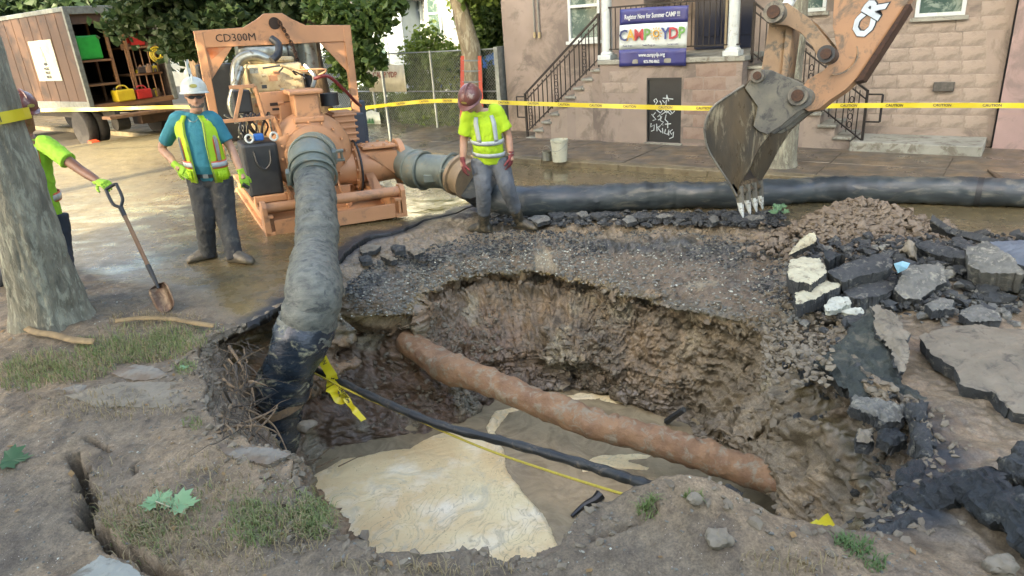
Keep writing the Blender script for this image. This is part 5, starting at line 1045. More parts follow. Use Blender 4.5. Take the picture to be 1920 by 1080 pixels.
wrapped_hose(top, lambda s: .215+.02*s+.008*math.exp(-((s-.72)/.1)**2), 30, 5, 'suction_hose', 'thick grey muddy suction hose running from the pump down to the pit edge', M_hose1, .022)
M_hose2 = mat('shiny_black_hose', L_(36, 44, 54), L_(52, 62, 74), L_(190, 180, 150), scale=2.4, rough=.16, rough2=.38, bump=.6, bscale=20, dist=.01, c3amt=.36, c3scale=1.6, stretch=(1, 1.2, 2))
bot = [hc[i] for i in range(54, len(hc), 5)]+[hc[-1]]
wrapped_hose(bot, lambda s: .232-.035*s+.012*math.sin(s*22), 30, 8, 'suction_pipe', 'glossy black lower end of the suction hose plunging into the pit', M_hose2, .022)
# webbing strap round the hose
M_web = mat('dirty_webbing', L_(150, 118, 84), L_(124, 98, 72), L_(96, 80, 64), scale=20, rough=.85, bump=.5, bscale=90, c3amt=.4)
kk = 78; d = unit(hc[kk+1]-hc[kk-1]+np.array([.1, 0, -.25])); p, q = frame(d); x = MB(); R_ = .275; lp = [hc[kk]+(p*math.cos(t)+q*math.sin(t))*R_ for t in np.linspace(0, 2*math.pi, 41)]
x.add([v-d*.035 for v in lp]+[v+d*.035 for v in lp], [(i, i+1, 42+i, 41+i) for i in range(40)]); o = x.build('hose_strap', M_web, None, fix=False, solid=.008, local=hc[kk]); tag(o, 'brown webbing strap looped round the lower black hose', 'strap')
# --- discharge pipe to the right and long hose along the street
dc = empty('discharge_coupling', cv+PA*1.2, 'grey galvanised discharge pipe and clamp bolted to the pump outlet', 'pipe')
d0 = cv+PA*1.115; dp = [d0, D(785, 318, 9.55), D(830, 322, 9.35), D(858, 326, 9.2)]
dq = curvepts(dp, 8); x = MB(); x.tube(dq, list(np.interp(np.linspace(0, 1, len(dq)), [0, .2, .35, .4, .5, 1], [.24, .23, .27, .235, .23, .23])), 26); x.build('pipe', M_galvd, dc, smooth=True)
for i in (7, 10, 21):
    dd = unit(dq[i+1]-dq[i-1]); p, q = frame(dd); x = MB(); x.tube([dq[i]+(p*math.cos(t)+q*math.sin(t))*.255 for t in np.linspace(0, 6.283, 29)], .02, 6); x.build('clamp_band', M_galvd, dc)
x = MB(); x.box(dq[12]-[0, .24, .05], (.16, .06, .1)); x.box(dq[21]-[0, .25, -.1], (.06, .08, .2)); x.box(dq[21]-[.05, .28, -.1], (.16, .03, .05)); x.build('clamp_lever', M_galvd, dc, bevel=.008)
cb = empty('hose_adapter', D(866, 328, 9.15), 'tan and grey hose end ring beside the bending worker', 'coupling')
a_ = D(858, 326, 9.15); b_ = D(885, 340, 8.95); x = MB(); x.lathe(a_, b_-a_, [(0, .26), (.02, .285), (.07, .285), (.08, .25), (.2, .25), (.22, .27), (.26, .27)], 28); x.build('ring', mat('tan_ring', L_(180, 150, 118), L_(150, 126, 100), scale=6, rough=.6), cb, smooth=True)
M_lay = mat('black_layflat_hose', L_(50, 56, 62), L_(76, 82, 84), L_(110, 106, 98), scale=5, rough=.3, rough2=.55, bump=.5, bscale=14, dist=.01, c3amt=.35, c3scale=1.2, stretch=(.5, .5, 2))
lh = [D(886, 340, 8.95), W(918, 368, .17), W(960, 378, .17), W(1040, 377, .17), W(1150, 371, .17), W(1260, 366, .16), W(1340, 366, .16), W(1450, 360, .16), W(1560, 355, .16), W(1700, 356, .16), W(1830, 359, .16), W(1920, 362, .16), W(2100, 366, .16)]
wrapped_hose(lh, lambda s: .235-.075*min(1, s*2.6)+.006*math.sin(s*40), 26, 21, 'layflat_hose', 'long black discharge hose lying on the road along the kerb', M_lay, .05)
t0 = W(1836, 360, .16); x = MB(); dd = unit(W(1850, 361, .16)-W(1820, 359, .16)); x.lathe(t0-dd*.03, dd, [(0, .168), (.0, .172), (.06, .172), (.06, .168)], 24); o = x.build('hose_joint', M_black, None, smooth=True, local=t0); tag(o, 'black joint band round the long hose at the right', 'band')
# ============================================================ EXCAVATOR ARM AND BUCKET
YB = 7.1; WV = D(1430, 380, 7.95)-D(1388, 396, YB); WU = unit(WV)
def E_(px, py, off=0.): return D(px, py, YB)+WU*off
M_ex = mat('excavator_tan', L_(200, 148, 108), L_(184, 136, 100), L_(132, 110, 90), scale=2.4, rough=.5, bump=.3, bscale=30, c3amt=.4)
M_exm = mat('muddy_excavator_tan', L_(186, 150, 116), L_(164, 130, 100), L_(120, 106, 90), scale=4, rough=.7, bump=.5, bscale=34, c3amt=.5)
M_bkt = mat('worn_bucket_steel', L_(98, 82, 62), L_(56, 54, 50), L_(158, 144, 120), scale=2.6, rough=.22, rough2=.6, metal=.2, bump=.7, bscale=18, c3amt=.42, c3scale=1.6, stretch=(1.6, 1, .5))
M_bin = mat('bucket_inside', L_(40, 38, 36), L_(56, 50, 46), scale=3, rough=.4, bump=.4)
M_tooth = mat('bright_tooth_steel', L_(236, 234, 230), L_(206, 202, 196), L_(140, 126, 108), scale=14, rough=.4, metal=.1, gain=1.3, bump=.2, c3amt=.4)
M_ear = mat('grey_muddy_steel', L_(140, 130, 114), L_(110, 104, 96), L_(84, 80, 76), scale=5, rough=.6, metal=.1, bump=.5, c3amt=.4)
ex = empty('excavator', E_(1400, 400), 'tan excavator arm with a muddy steel bucket hanging over the road', 'excavator')
def plate(name, pts, m, off0, th, par=ex, bev=.006): return MB().prism([E_(a, b_, off0) for a, b_ in pts], WU*th).build(name, m, par, bevel=bev)
side = [(1424, 132), (1395, 160), (1362, 182), (1340, 198), (1326, 220), (1321, 246), (1328, 280), (1348, 314), (1368, 344), (1382, 368), (1388, 345), (1402, 322), (1424, 278), (1448, 243), (1482, 214), (1505, 200), (1500, 160), (1460, 138)]
bk = plate('bucket', side, M_bkt, 0, .03); WB = np.linalg.norm(WV)
MB().prism([E_(a, b_, WB-.03) for a, b_ in side], WU*.03).build('bucket_side', M_bkt, bk, bevel=.006)
sh = curvepts([E_(a, b_) for a, b_ in side[1:10]], 5); x = MB(); n_ = len(sh); inn = []
cen = E_(1420, 230)
for s in sh: inn.append(s+unit(cen-s)*.025)
x.add([s+WU*.028 for s in sh]+[s+WU*(WB-.028) for s in sh]+[s+WU*.028 for s in inn]+[s+WU*(WB-.028) for s in inn], [(i, i+1, n_+i+1, n_+i) for i in range(n_-1)]+[(2*n_+i, 3*n_+i, 3*n_+i+1, 2*n_+i+1) for i in range(n_-1)]); x.build('bucket_shell', M_bin, bk, smooth=True)
x = MB(); x.tube([s-WU*.006 for s in sh], .012, 6); x.build('wear_edge', M_ear, bk)
x = MB(); x.prism([E_(1380, 372), E_(1368, 350), E_(1376, 342), E_(1390, 362)], WU*WB); x.build('cutting_edge', M_bkt, bk, bevel=.01)
for i in range(4):
    o = WB*(.06+.88*i/3); p0 = E_(1383, 360, o); p1 = E_(1386, 384, o); p2 = E_(1390, 404, o); d = unit(p1-p0); s = WU
    x = MB(); x.loft([(p0-d*.06, s*.055, np.cross(d, s)*.05), (p1, s*.05, np.cross(d, s)*.04)], 8); x.build('tooth_shank', M_ear, bk)
    x = MB(); x.loft([(p1-d*.02, s*.055, np.cross(d, s)*.038), (p1+d*.07, s*.042, np.cross(d, s)*.03), (p2+d*.01, s*.03, np.cross(d, s)*.012), (p2+d*.03, s*.012, np.cross(d, s)*.006)], 8); x.build('tooth', M_tooth, bk, smooth=True)
ear = [(1398, 165), (1424, 130), (1448, 132), (1500, 155), (1526, 172), (1522, 196), (1494, 212), (1466, 236), (1440, 252), (1424, 246), (1414, 236), (1422, 200)]
for o in (-.035, WB*.3, WB*.62): plate('bucket_ear', ear, M_ear, o, .033 if o < 0 else .04)
def pin(px, py, r, o0, o1, m=M_ear, cap=True):
    x = MB(); a, b_ = E_(px, py, o0), E_(px, py, o1); x.cyl(a, b_, r, n=20); q = x.build('pin', m, ex, smooth=True); x = MB(); x.lathe(a-WU*.02, WU, [(0, r*.5), (0, r*.62), (.03, r*.62)], 18); x.build('pin_cap', M_chain, q, smooth=True)
pin(1424, 143, .065, -.09, WB*.8); pin(1499, 180, .095, -.10, WB*.8, M_ear)
stick = [(1556, -10), (1553, 40), (1562, 88), (1556, 108), (1536, 128), (1505, 146), (1486, 172), (1488, 196), (1506, 208), (1526, 204), (1548, 186), (1578, 166), (1604, 140), (1696, 0), (1960, -420), (1790, -420), (1690, -230)]
plate('stick_arm', stick, M_ex, .28, .34)
plate('arm_tip_rib', [(1596, 152), (1604, 140), (1696, 0), (1706, 0), (1612, 148)], M_chain, .25, .40)
link = [(1432, 40), (1441, 150), (1424, 155), (1412, 146), (1430, 30), (1470, 34), (1474, 60), (1462, 150), (1441, 150)]
plate('bucket_link', [(1430, 30), (1476, 36), (1462, 138), (1446, 156), (1422, 156), (1412, 140)], M_exm, .30, .30)
plate('link_edge', [(1464, 36), (1478, 38), (1466, 140), (1454, 148)], M_exm, .26, .38)
rock = [(1434, 16), (1446, 2), (1470, 0), (1512, 30), (1545, 70), (1561, 92), (1560, 110), (1548, 120), (1532, 114), (1518, 84), (1496, 58), (1470, 44), (1446, 42), (1436, 30)]
plate('rocker_link', rock, M_exm, .16, .05); plate('rocker_link', rock, M_exm, .68, .05)
pin(1447, 20, .10, .08, .8, M_ear); pin(1547, 100, .085, .06, .8, M_black)
x = MB(); x.tube([E_(1447, 18, .45), E_(1560, -190, .45)], .055, 14); x.build('cylinder_rod', M_tooth, ex, smooth=True); x = MB(); x.tube([E_(1520, -110, .45), E_(1680, -420, .45)], .10, 16); x.build('cylinder_barrel', M_ex, ex, smooth=True)
c = E_(1558, 98, .275); p, q = unit(E_(1598, 98, .275)-c), None; q = np.cross(p, WU); x = MB(); x.tube([c+(p*math.cos(t)+q*math.sin(t))*.235 for t in np.linspace(-1.6, 1.4, 22)], .010, 5); x.build('weld_ring', M_exm, ex)
xd = E_(1634, 8, 0)-E_(1604, 56, 0); xd = unit(xd-WU*(xd@WU)); yd = np.cross(-WU, xd) if False else np.cross(xd, WU)*1.0
xd = E_(1634, 8, 0)-E_(1604, 56, 0); xd[1] = 0; xd = unit(xd); yd = np.cross(A0_((0, -1, 0)), xd); lc = E_(1622, 28, .28)-A0_((0, .008, 0))
text_mesh('arm_lettering', 'CR', M_tw, lc, xd, yd, .19, ex, ext=.004, bold=.012, squash=1.05)
text_mesh('arm_lettering', 'CR', M_black, lc+A0_((0, .004, 0))+xd*.008-yd*.008, xd, yd, .19, ex, ext=.002, bold=.02, squash=1.05)
# ============================================================ THINGS IN THE PIT
M_rust = mat('rusty_clay_pipe', L_(182, 138, 102), L_(152, 112, 84), L_(172, 152, 128), scale=6, rough=.75, gain=.9, bump=.9, bscale=20, dist=.02, c3amt=.45)
pp_ = [W(760, 640, -.72), W(830, 685, -.76), W(900, 712, -.8), W(1000, 752, -.85), W(1100, 792, -.9), W(1200, 818, -.93), W(1290, 846, -.96), W(1370, 872, -.98), W(1470, 904, -1.0), W(1560, 935, -1.04)]
x = MB(); Q = curvepts(pp_, 14); k = len(Q); rr = [.122+.035*math.exp(-((i/k-.13)/.05)**2)+.006*math.sin(i*.9)*math.sin(i*.23) for i in range(k)]; x.tube(Q, rr, 40); V = np.array(x.v)[:k*40]; dr = unit_rows(V, Q, 40)
V += dr*(.035*(billow(V, 6, 4, 61)-.35)*np.clip(.4+dr[:, 2], .15, 1.2)+.015*fbm(V, 16, 3, 62))[:, None]; x.v = [tuple(v) for v in V]
tag(x.build('buried_pipe', M_rust, None, smooth=True, local=pp_[0]), 'rusty mud-caked pipe crossing the open pit', 'pipe')
x = MB(); Q = curvepts([W(560, 690, -.45), W(600, 698, -.45), W(700, 745, -.42), W(820, 795, -.35), W(960, 832, -.25), W(1100, 872, -.12), W(1200, 905, -.02), W(1262, 928, .06), W(1300, 945, .0)], 10); x.tube(Q, [.033+.004*math.sin(i*1.7) for i in range(len(Q))], 10); V = np.array(x.v); V += .004*np.stack([fbm(V, 20, 2, s) for s in (1, 2, 3)], 1); x.v = [tuple(v) for v in V]
tag(x.build('black_cable', mat('black_cable_sheath', L_(30, 34, 38), L_(50, 50, 48), L_(96, 84, 70), scale=9, rough=.5, bump=.5, bscale=60, c3amt=.3), None, smooth=True, local=Q[0]), 'taut black cable strung across the pit over the water', 'cable')
x = MB(); Q = curvepts([W(590, 700, -.42), W(660, 735, -.45), W(760, 778, -.43), W(900, 838, -.33), W(1020, 880, -.22), W(1130, 915, -.1), W(1228, 944, .05)], 8); x.tube(Q, .0085, 6); tag(x.build('yellow_rope', mat('yellow_rope', L_(212, 186, 60), L_(186, 160, 52), scale=60, rough=.6, bump=.4, bscale=200), None, local=Q[0]), 'thin yellow rope hanging below the black cable across the pit', 'rope')
# ============================================================ PEOPLE
M_skin = mat('skin', L_(206, 158, 132), L_(188, 138, 112), scale=12, rough=.55, bump=.1)
M_skind = mat('tanned_skin', L_(140, 96, 74), L_(122, 82, 64), scale=12, rough=.55, bump=.1)
M_neon = mat('neon_yellow_cloth', L_(206, 236, 40), L_(190, 222, 34), L_(170, 200, 30), scale=5, rough=.8, bump=.6, bscale=14, dist=.02, c3amt=.3)
M_neong = mat('neon_green_cloth', L_(168, 220, 60), L_(150, 204, 50), scale=5, rough=.8, bump=.6, bscale=14, dist=.02)
M_vest = mat('lime_vest', L_(196, 232, 30), L_(178, 214, 26), scale=6, rough=.7, bump=.5, bscale=18, dist=.015)
M_reflect = mat('reflective_tape', L_(206, 208, 208), L_(188, 190, 192), scale=20, rough=.4, bump=.1)
M_orange = mat('orange_trim', L_(236, 120, 80), L_(226, 104, 66), rough=.7, bump=.1)
M_teal = mat('teal_tshirt', L_(64, 142, 160), L_(52, 124, 142), scale=5, rough=.9, bump=.6, bscale=13, dist=.02)
M_char = mat('charcoal_trousers', L_(70, 70, 70), L_(54, 54, 56), L_(112, 104, 94), scale=5, rough=.9, bump=.7, bscale=15, dist=.025, c3amt=.15)
M_grey = mat('grey_trousers', L_(122, 124, 132), L_(102, 104, 112), L_(96, 84, 70), scale=5, rough=.9, bump=.7, bscale=15, dist=.025, c3amt=.2)
M_navyp = mat('navy_trousers', L_(44, 52, 64), L_(34, 40, 50), scale=5, rough=.9, bump=.6, bscale=15, dist=.02)
M_boot = mat('muddy_boot', L_(112, 98, 80), L_(80, 72, 62), L_(140, 124, 102), scale=8, rough=.5, bump=.5, c3amt=.4)
M_wboot = mat('muddy_rubber_boot', L_(84, 78, 66), L_(58, 54, 48), L_(132, 116, 94), scale=7, rough=.3, rough2=.6, bump=.4, c3amt=.45)
M_hatw = mat('white_hard_hat', L_(226, 224, 214), L_(208, 206, 196), L_(160, 150, 130), scale=10, rough=.3, bump=.05, c3amt=.12)
M_hatm = mat('scuffed_maroon_hard_hat', L_(128, 74, 66), L_(104, 58, 54), L_(176, 150, 136), scale=9, rough=.35, bump=.1, c3amt=.3)
M_hair = mat('grey_stubble', L_(120, 110, 100), L_(90, 80, 72), scale=60, rough=.9, bump=.3)
M_gl = mat('lime_glove', L_(176, 220, 60), L_(150, 190, 50), L_(120, 130, 60), scale=14, rough=.8, bump=.3, c3amt=.2)
M_glr = mat('maroon_glove', L_(150, 58, 60), L_(110, 48, 52), L_(70, 60, 60), scale=16, rough=.7, bump=.3, c3amt=.35)
A_ = np.array
def hand(name, wr, tip, palmn, m, parent, curl=.5, s=1., mirror=1):
    """glove: palm and five fingers, wr wrist, tip direction, palmn normal of the palm"""
    wr = A_(wr, float); d = unit(A_(tip)-wr); n_ = unit(palmn-d*(A_(palmn)@d)); w_ = np.cross(d, n_)*mirror; x = MB()
    x.loft([(wr-d*.05*s, w_*.036*s, n_*.030*s), (wr, w_*.033*s, n_*.027*s), (wr+d*.03*s, w_*.042*s, n_*.022*s), (wr+d*.07*s, w_*.047*s, n_*.02*s), (wr+d*.098*s, w_*.044*s, n_*.016*s)], 12)
    for i, (o, L) in enumerate(((-.036, .072), (-.012, .082), (.012, .077), (.035, .060))):
        b = wr+d*.088*s+w_*o*s; r = .0105*s; p = [b-d*.02*s, b]; a = 0; q = b; c = curl*(.9+.12*i)
        for sg in (.42, .33, .28):
            a += c*.75; q = q+(d*math.cos(a)+n_*math.sin(a))*L*sg*s; p.append(q)
        x.tube(p, [r, r*1.05, r, r*.93, r*.72], 7)
    b = wr+d*.028*s-w_*.034*s; td = unit(d*.75-w_*.62+n_*.35); td2 = unit(d*.9-w_*.15+n_*.45); x.tube([b+w_*.015*s, b+td*.035*s, b+td*.06*s+td2*.012*s, b+td*.06*s+td2*.04*s], [.014*s, .0135*s, .012*s, .009*s], 7)
    return x.build(name, m, parent, smooth=True, remesh=.0042 if s > 0 else 0)
def limb(x, pts, rr, n=16): x.tube(curvepts(pts, 5), list(np.interp(np.linspace(0, 1, (len(pts)-1)*5+1), np.linspace(0, 1, len(rr)), rr)), n)
def torso(x, J, prof, n=24, lat=None):
    """prof: (t from hips 0 to shoulders 1, half width, half depth, forward offset)"""
    hm = (J['hL']+J['hR'])/2; smd = (J['sL']+J['sR'])/2; la0 = unit(J['hR']-J['hL']); la1 = unit(J['sR']-J['sL'])
    rg = []
    for t, w_, d_, f_ in prof:
        la = unit(la0*(1-t)+la1*t); up = unit(smd-hm); fw = unit(np.cross(up, la)); fw = fw if fw@J['fwd'] > 0 else -fw
        rg.append((hm*(1-t)+smd*t+fw*f_, la*w_, fw*d_))
    x.loft(rg, n)
def head(x, c, fw, up, s=1.):
    lat = unit(np.cross(up, fw)); up = unit(np.cross(fw, lat)); R_ = lambda h, w_, f_, o: (c+up*h*s+fw*o*s, lat*w_*s, fw*f_*s)
    x.loft([R_(-.125, .03, .03, .055), R_(-.11, .045, .05, .045), R_(-.08, .058, .075, .025), R_(-.04, .068, .092, .005), R_(0, .075, .098, 0), (c+up*.05*s, lat*.076*s, fw*.1*s), (c+up*.09*s, lat*.064*s, fw*.086*s), (c+up*.118*s, lat*.035*s, fw*.05*s)], 20)
    x.loft([(c+up*.015*s+fw*.09*s, lat*.009*s, fw*.012*s), (c-up*.01*s+fw*.105*s, lat*.012*s, fw*.014*s), (c-up*.032*s+fw*.106*s, lat*.016*s, fw*.016*s), (c-up*.042*s+fw*.09*s, lat*.012*s, fw*.01*s)], 8)
    for k in (-1, 1): x.loft([(c+lat*k*.074*s+up*.02*s, fw*.012*s, up*.028*s), (c+lat*k*.09*s+up*.02*s-fw*.01*s, fw*.014*s, up*.03*s)], 8)
    x.tube([c-up*.072*s+fw*.083*s-lat*.025*s, c-up*.07*s+fw*.096*s, c-up*.072*s+fw*.083*s+lat*.025*s], [.005*s, .009*s, .005*s], 6)
    return lat, up
def hardhat(c, fw, up, lat, m, parent, s=1.):
    x = MB(); rg = []
    for h, w_, d_ in ((0.0, .118, .142), (.015, .118, .142), (.05, .114, .136), (.085, .098, .118), (.115, .072, .086), (.132, .035, .045), (.136, .008, .01)): rg.append((c+up*h*s, lat*w_*s, fw*d_*s))
    x.loft(rg, 28); hat = x.build('hard_hat', m, parent, smooth=True)
    x = MB(); vs = []; k = 24
    for i in range(k): t = 2*math.pi*i/k; e = 1+.28*max(0, math.cos(t))**2; a = lat*math.sin(t)*.118*s+fw*math.cos(t)*.142*s; b = lat*math.sin(t)*.130*s+fw*math.cos(t)*.152*e*s-up*.010*s*(1 if math.cos(t) > 0 else .4); vs += [c+a*.98+up*.004*s, c+b, c+b-up*.007*s, c+a*.98-up*.004*s]
    x.add(vs, [(4*i+j, 4*((i+1) % k)+j, 4*((i+1) % k)+(j+1) % 4, 4*i+(j+1) % 4) for i in range(k) for j in range(4)]); x.build('brim', m, hat, smooth=True)
    x = MB(); x.tube([c+fw*.12*s*math.cos(t)+up*(.02+.125*s*math.sin(t)) for t in np.linspace(.35, 2.8, 12)], .010*s, 6, asp=1.6); x.build('ridge', m, hat, smooth=True)
    x = MB(); x.loft([(c+fw*.139*s+up*.048*s, lat*.032*s, up*.014*s), (c+fw*.134*s+up*.055*s+fw*.008, lat*.032*s, up*.014*s)], 14); x.build('badge', mat('hat_badge', L_(206, 190, 90), L_(180, 170, 100), scale=40, rough=.4), hat)
    return hat
def shoe(x, an, toe, s=1., up=A_([0, 0, 1.])):
    d = toe-an; d[2] = 0; L = np.linalg.norm(d); d = d/L; lat = np.cross(up, d); g = toe[2]
    r = [(-.085, .03, .035), (-.07, .045, .055), (0, .055, .07), (.07, .055, .06), (.13, .056, .046), (.175, .048, .036), (.205, .025, .02)]
    x.loft([(A_([an[0], an[1], g+hh*s*.98])+d*o*s, lat*ww*s, up*hh*s) for o, ww, hh in r], 14)
def ribbon(name, pts, w_, nrm, m, parent, t=.004):
    """flat strip following points; nrm: function giving outward normal"""
    x = MB(); P = [A_(p) for p in pts]; vs = []
    for i, p in enumerate(P):
        d = unit(P[min(i+1, len(P)-1)]-P[max(i-1, 0)]); n_ = unit(nrm(p)); s = unit(np.cross(d, n_)); vs += [p-s*w_/2, p+s*w_/2]
    x.add(vs, [(2*i, 2*i+1, 2*i+3, 2*i+2) for i in range(len(P)-1)]); return x.build(name, m, parent, fix=False, solid=t, smooth=True)
# ---------- worker with the white hat
def worker1():
    Y = 7.42; J = {}
    j = lambda px, py, dy=0.: D(px, py, Y+dy)
    J['hL'] = j(374, 335); J['hR'] = j(414, 335, .03); J['sL'] = j(333, 224, -.02); J['sR'] = j(399, 224, .03); J['fwd'] = unit(A_([.25, -1, 0])); fw = J['fwd']
    eL, wL = j(304, 277, .08), j(332, 312, -.08); eR, wR = j(432, 275, .05), j(453, 326, -.04)
    neck = j(365, 210, .02); hc_ = j(366, 183, -.03)
    kL, aL, tL = j(384, 408, -.06), W(389, 474, .20), W(386, 487, .125); kR, aR, tR = j(424, 410, -.04), W(440, 481, .2), W(474, 495, .125)
    aL[2] = .2; aR[2] = .2
    P = empty('person', W(415, 488, .12), 'worker in white hard hat, open lime vest and teal shirt standing beside the pump', 'person')
    x = MB(); torso(x, J, [(-.12, .13, .09, 0), (0, .16, .11, 0), (.25, .155, .12, .015), (.5, .15, .12, .03), (.8, .17, .12, .01), (1, .15, .08, 0), (1.1, .07, .06, 0)])
    limb(x, [neck-[0, 0, .06], hc_-[0, 0, .06]], [.062, .058])
    for s, e, w_ in ((J['sL'], eL, wL), (J['sR'], eR, wR)): limb(x, [s, s*.5+e*.5, e, e*.5+w_*.5, w_], [.062, .055, .044, .044, .031]); x.tube([w_, w_+unit(w_-e)*.06], [.03, .028], 10)
    for h, k, a in ((J['hL'], kL, aL), (J['hR'], kR, aR)): limb(x, [h, h*.5+k*.5, k, k*.6+a*.4, a-[0, 0, .03]], [.10, .085, .06, .058, .035])
    hf = unit(A_([.42, -1, -.05])); hu = unit(A_([.08, -.05, 1])); hu = unit(hu-hf*(hu@hf)); lat, up = head(x, hc_, hf, hu, 1.12)
    body = x.build('body', M_skin, P, remesh=.010)
    hat = hardhat(hc_+up*.058-hf*.005, unit(hf+up*.10), unit(up-hf*.10), lat, M_hatw, P, 1.1)
    x = MB(); x.loft([(hc_-up*.118+hf*.036, lat*.048, hf*.058), (hc_-up*.085+hf*.036, lat*.068, hf*.078), (hc_-up*.05+hf*.017, lat*.076, hf*.086)], 16, caps=False); x.build('stubble', M_hair, P, smooth=True, fix=False)
    x = MB(); x.loft([(hc_-up*.03-hf*.022, lat*.088, hf*.095), (hc_+up*.04-hf*.02, lat*.09, hf*.10)], 18, caps=False); x.build('hair', M_hair, P, smooth=True)
    x = MB()
    for k in (-1, 1): c = hc_+lat*k*.037+hf*.112+up*.016; x.loft([(c, lat*.034, up*.018), (c+hf*.008, lat*.026, up*.014)], 12)
    x.tube([hc_-lat*.095+up*.018-hf*.01, hc_-lat*.074+up*.02+hf*.098, hc_+up*.024+hf*.122, hc_+lat*.074+up*.02+hf*.098, hc_+lat*.095+up*.018-hf*.01], .006, 5); x.build('sunglasses', M_black, P, smooth=True)
    x = MB(); torso(x, J, [(-.02, .17, .125, .0), (.1, .168, .128, .01), (.25, .175, .145, .03), (.5, .172, .142, .035), (.8, .20, .14, .01), (.97, .20, .105, 0), (1.05, .14, .085, 0), (1.12, .08, .07, 0)])
    for s, e in ((J['sL'], eL), (J['sR'], eR)): limb(x, [s*.6+(J['sL']+J['sR'])*.2, s, s*.5+e*.5, s*.2+e*.8], [.085, .084, .076, .074])
    x.build('tshirt', M_teal, P, remesh=.012, disp=.012)
    x = MB(); torso(x, J, [(-.16, .10, .09, 0), (-.08, .165, .12, 0), (.05, .17, .13, .0), (.11, .165, .13, .01)])
    for h, k, a in ((J['hL'], kL, aL), (J['hR'], kR, aR)): limb(x, [h+[0, 0, .02], h*.5+k*.5, k, k*.5+a*.5, a-[0, 0, .03]], [.128, .122, .104, .098, .09])
    x.build('trousers', M_char, P, remesh=.013, disp=.025)
    hm = (J['hL']+J['hR'])/2; sm = (J['sL']+J['sR'])/2; upt = unit(sm-hm); la = unit(J['sR']-J['sL']); f2 = unit(np.cross(upt, la)); f2 = f2 if f2@fw > 0 else -f2
    bc = hm+(sm-hm)*.09+f2*.01; x = MB(); lp = [bc+la*.174*math.cos(t)+f2*.134*math.sin(t) for t in np.linspace(0, 2*math.pi, 31)]
    x.add([p-upt*.018 for p in lp]+[p+upt*.018 for p in lp], [(i, i+1, 32+i, 31+i) for i in range(30)]); bl = x.build('belt', M_black, P, fix=False, solid=.006); MB().box(bc+f2*.14, (.05, .012, .04), (la, f2, upt)).build('buckle', M_galv, bl)
    x = MB(); shoe(x, aL.copy(), tL, 1.15); x.tube([aL+[0, 0, .06], aL-[0, 0, .04]], [.052, .056], 12); x.build('boot', M_boot, P, smooth=True, remesh=.012); x = MB(); shoe(x, aR.copy(), tR, 1.2); x.tube([aR+[0, 0, .06], aR-[0, 0, .04]], [.052, .056], 12); x.build('boot', M_boot, P, smooth=True, remesh=.010)
    # vest: open shell, two fronts and a back
    def ring(t, w_, d_, f_, a): return hm+(sm-hm)*t+f2*f_+la*w_*math.cos(a)+f2*d_*math.sin(a)
    prof = [(-.02, .215, .17, .0), (.2, .208, .17, .02), (.4, .205, .168, .03), (.6, .205, .165, .025), (.8, .222, .16, .01), (.97, .215, .125, 0), (1.08, .135, .10, 0)]
    def shell(a0, a1, nm, m=M_vest, off=0., prof=prof, par=P, th=.008):
        x = MB(); k = 14; V = []
        for t, w_, d_, f_ in prof:
            for i in range(k+1): V.append(ring(t, w_+off, d_+off, f_, a0+(a1-a0)*i/k)+f2*.006*math.sin(i*1.9+t*7))
        x.add(V, [(r*(k+1)+i, r*(k+1)+i+1, (r+1)*(k+1)+i+1, (r+1)*(k+1)+i) for r in range(len(prof)-1) for i in range(k)]); return x.build(nm, m, par, fix=False, smooth=True, solid=th)
    v = shell(-.4, 1.16, 'vest_front'); v2 = shell(1.98, 3.54, 'vest_front'); shell(-2.9, -.25, 'vest_back')
    band = lambda t0, t1: [(t, *[np.interp(t, [p[0] for p in prof], [p[i] for p in prof]) for i in (1, 2, 3)]) for t in (t0, (t0+t1)/2, t1)]
    for a0, a1, vv in ((-.36, 1.14, v), (2.0, 3.5, v2)):
        shell(a0, a1, 'waist_tape', M_orange, .007, band(.22, .35), vv, .003); shell(a0, a1, 'waist_tape_silver', M_reflect, .011, band(.245, .325), vv, .003)
        mid = .62 if a0 < 1 else 2.52; shell(mid-.17, mid+.17, 'shoulder_tape', M_orange, .007, band(.35, 1.02), vv, .003); shell(mid-.10, mid+.10, 'shoulder_tape_silver', M_reflect, .011, band(.35, 1.03), vv, .003)
        shell((a1-.06 if a0 < 1 else a0), (a1 if a0 < 1 else a0+.06), 'vest_edge', M_reflect if False else mat('yellow_piping', L_(230, 240, 120), rough=.7), .009, prof, vv, .003); shell(mid-.3, mid+.3, 'pocket', M_vest, .012, band(.02, .18), vv, .004)
    x = MB(); x.tube([hm+(sm-hm)*1.06+f2*.07+la*.05*math.cos(t)+f2*.035*abs(math.sin(t))-upt*.05*math.sin(t) for t in np.linspace(0, math.pi, 9)], .004, 5); x.build('necklace', M_galv, P)
    hand('glove', wL, j(352, 328, -.14), unit(A_([.3, .9, -.3])), M_gl, P, .25, 1.12, 1); hand('glove', wR, j(462, 350, -.05), unit(A_([-.6, .6, 0])), M_gl, P, .55, 1.1, -1)
    x = MB(); x.cyl(j(455, 345, -.09), j(466, 352, -.05), .02, n=8); x.build('dark_palm', M_black, P)
worker1()
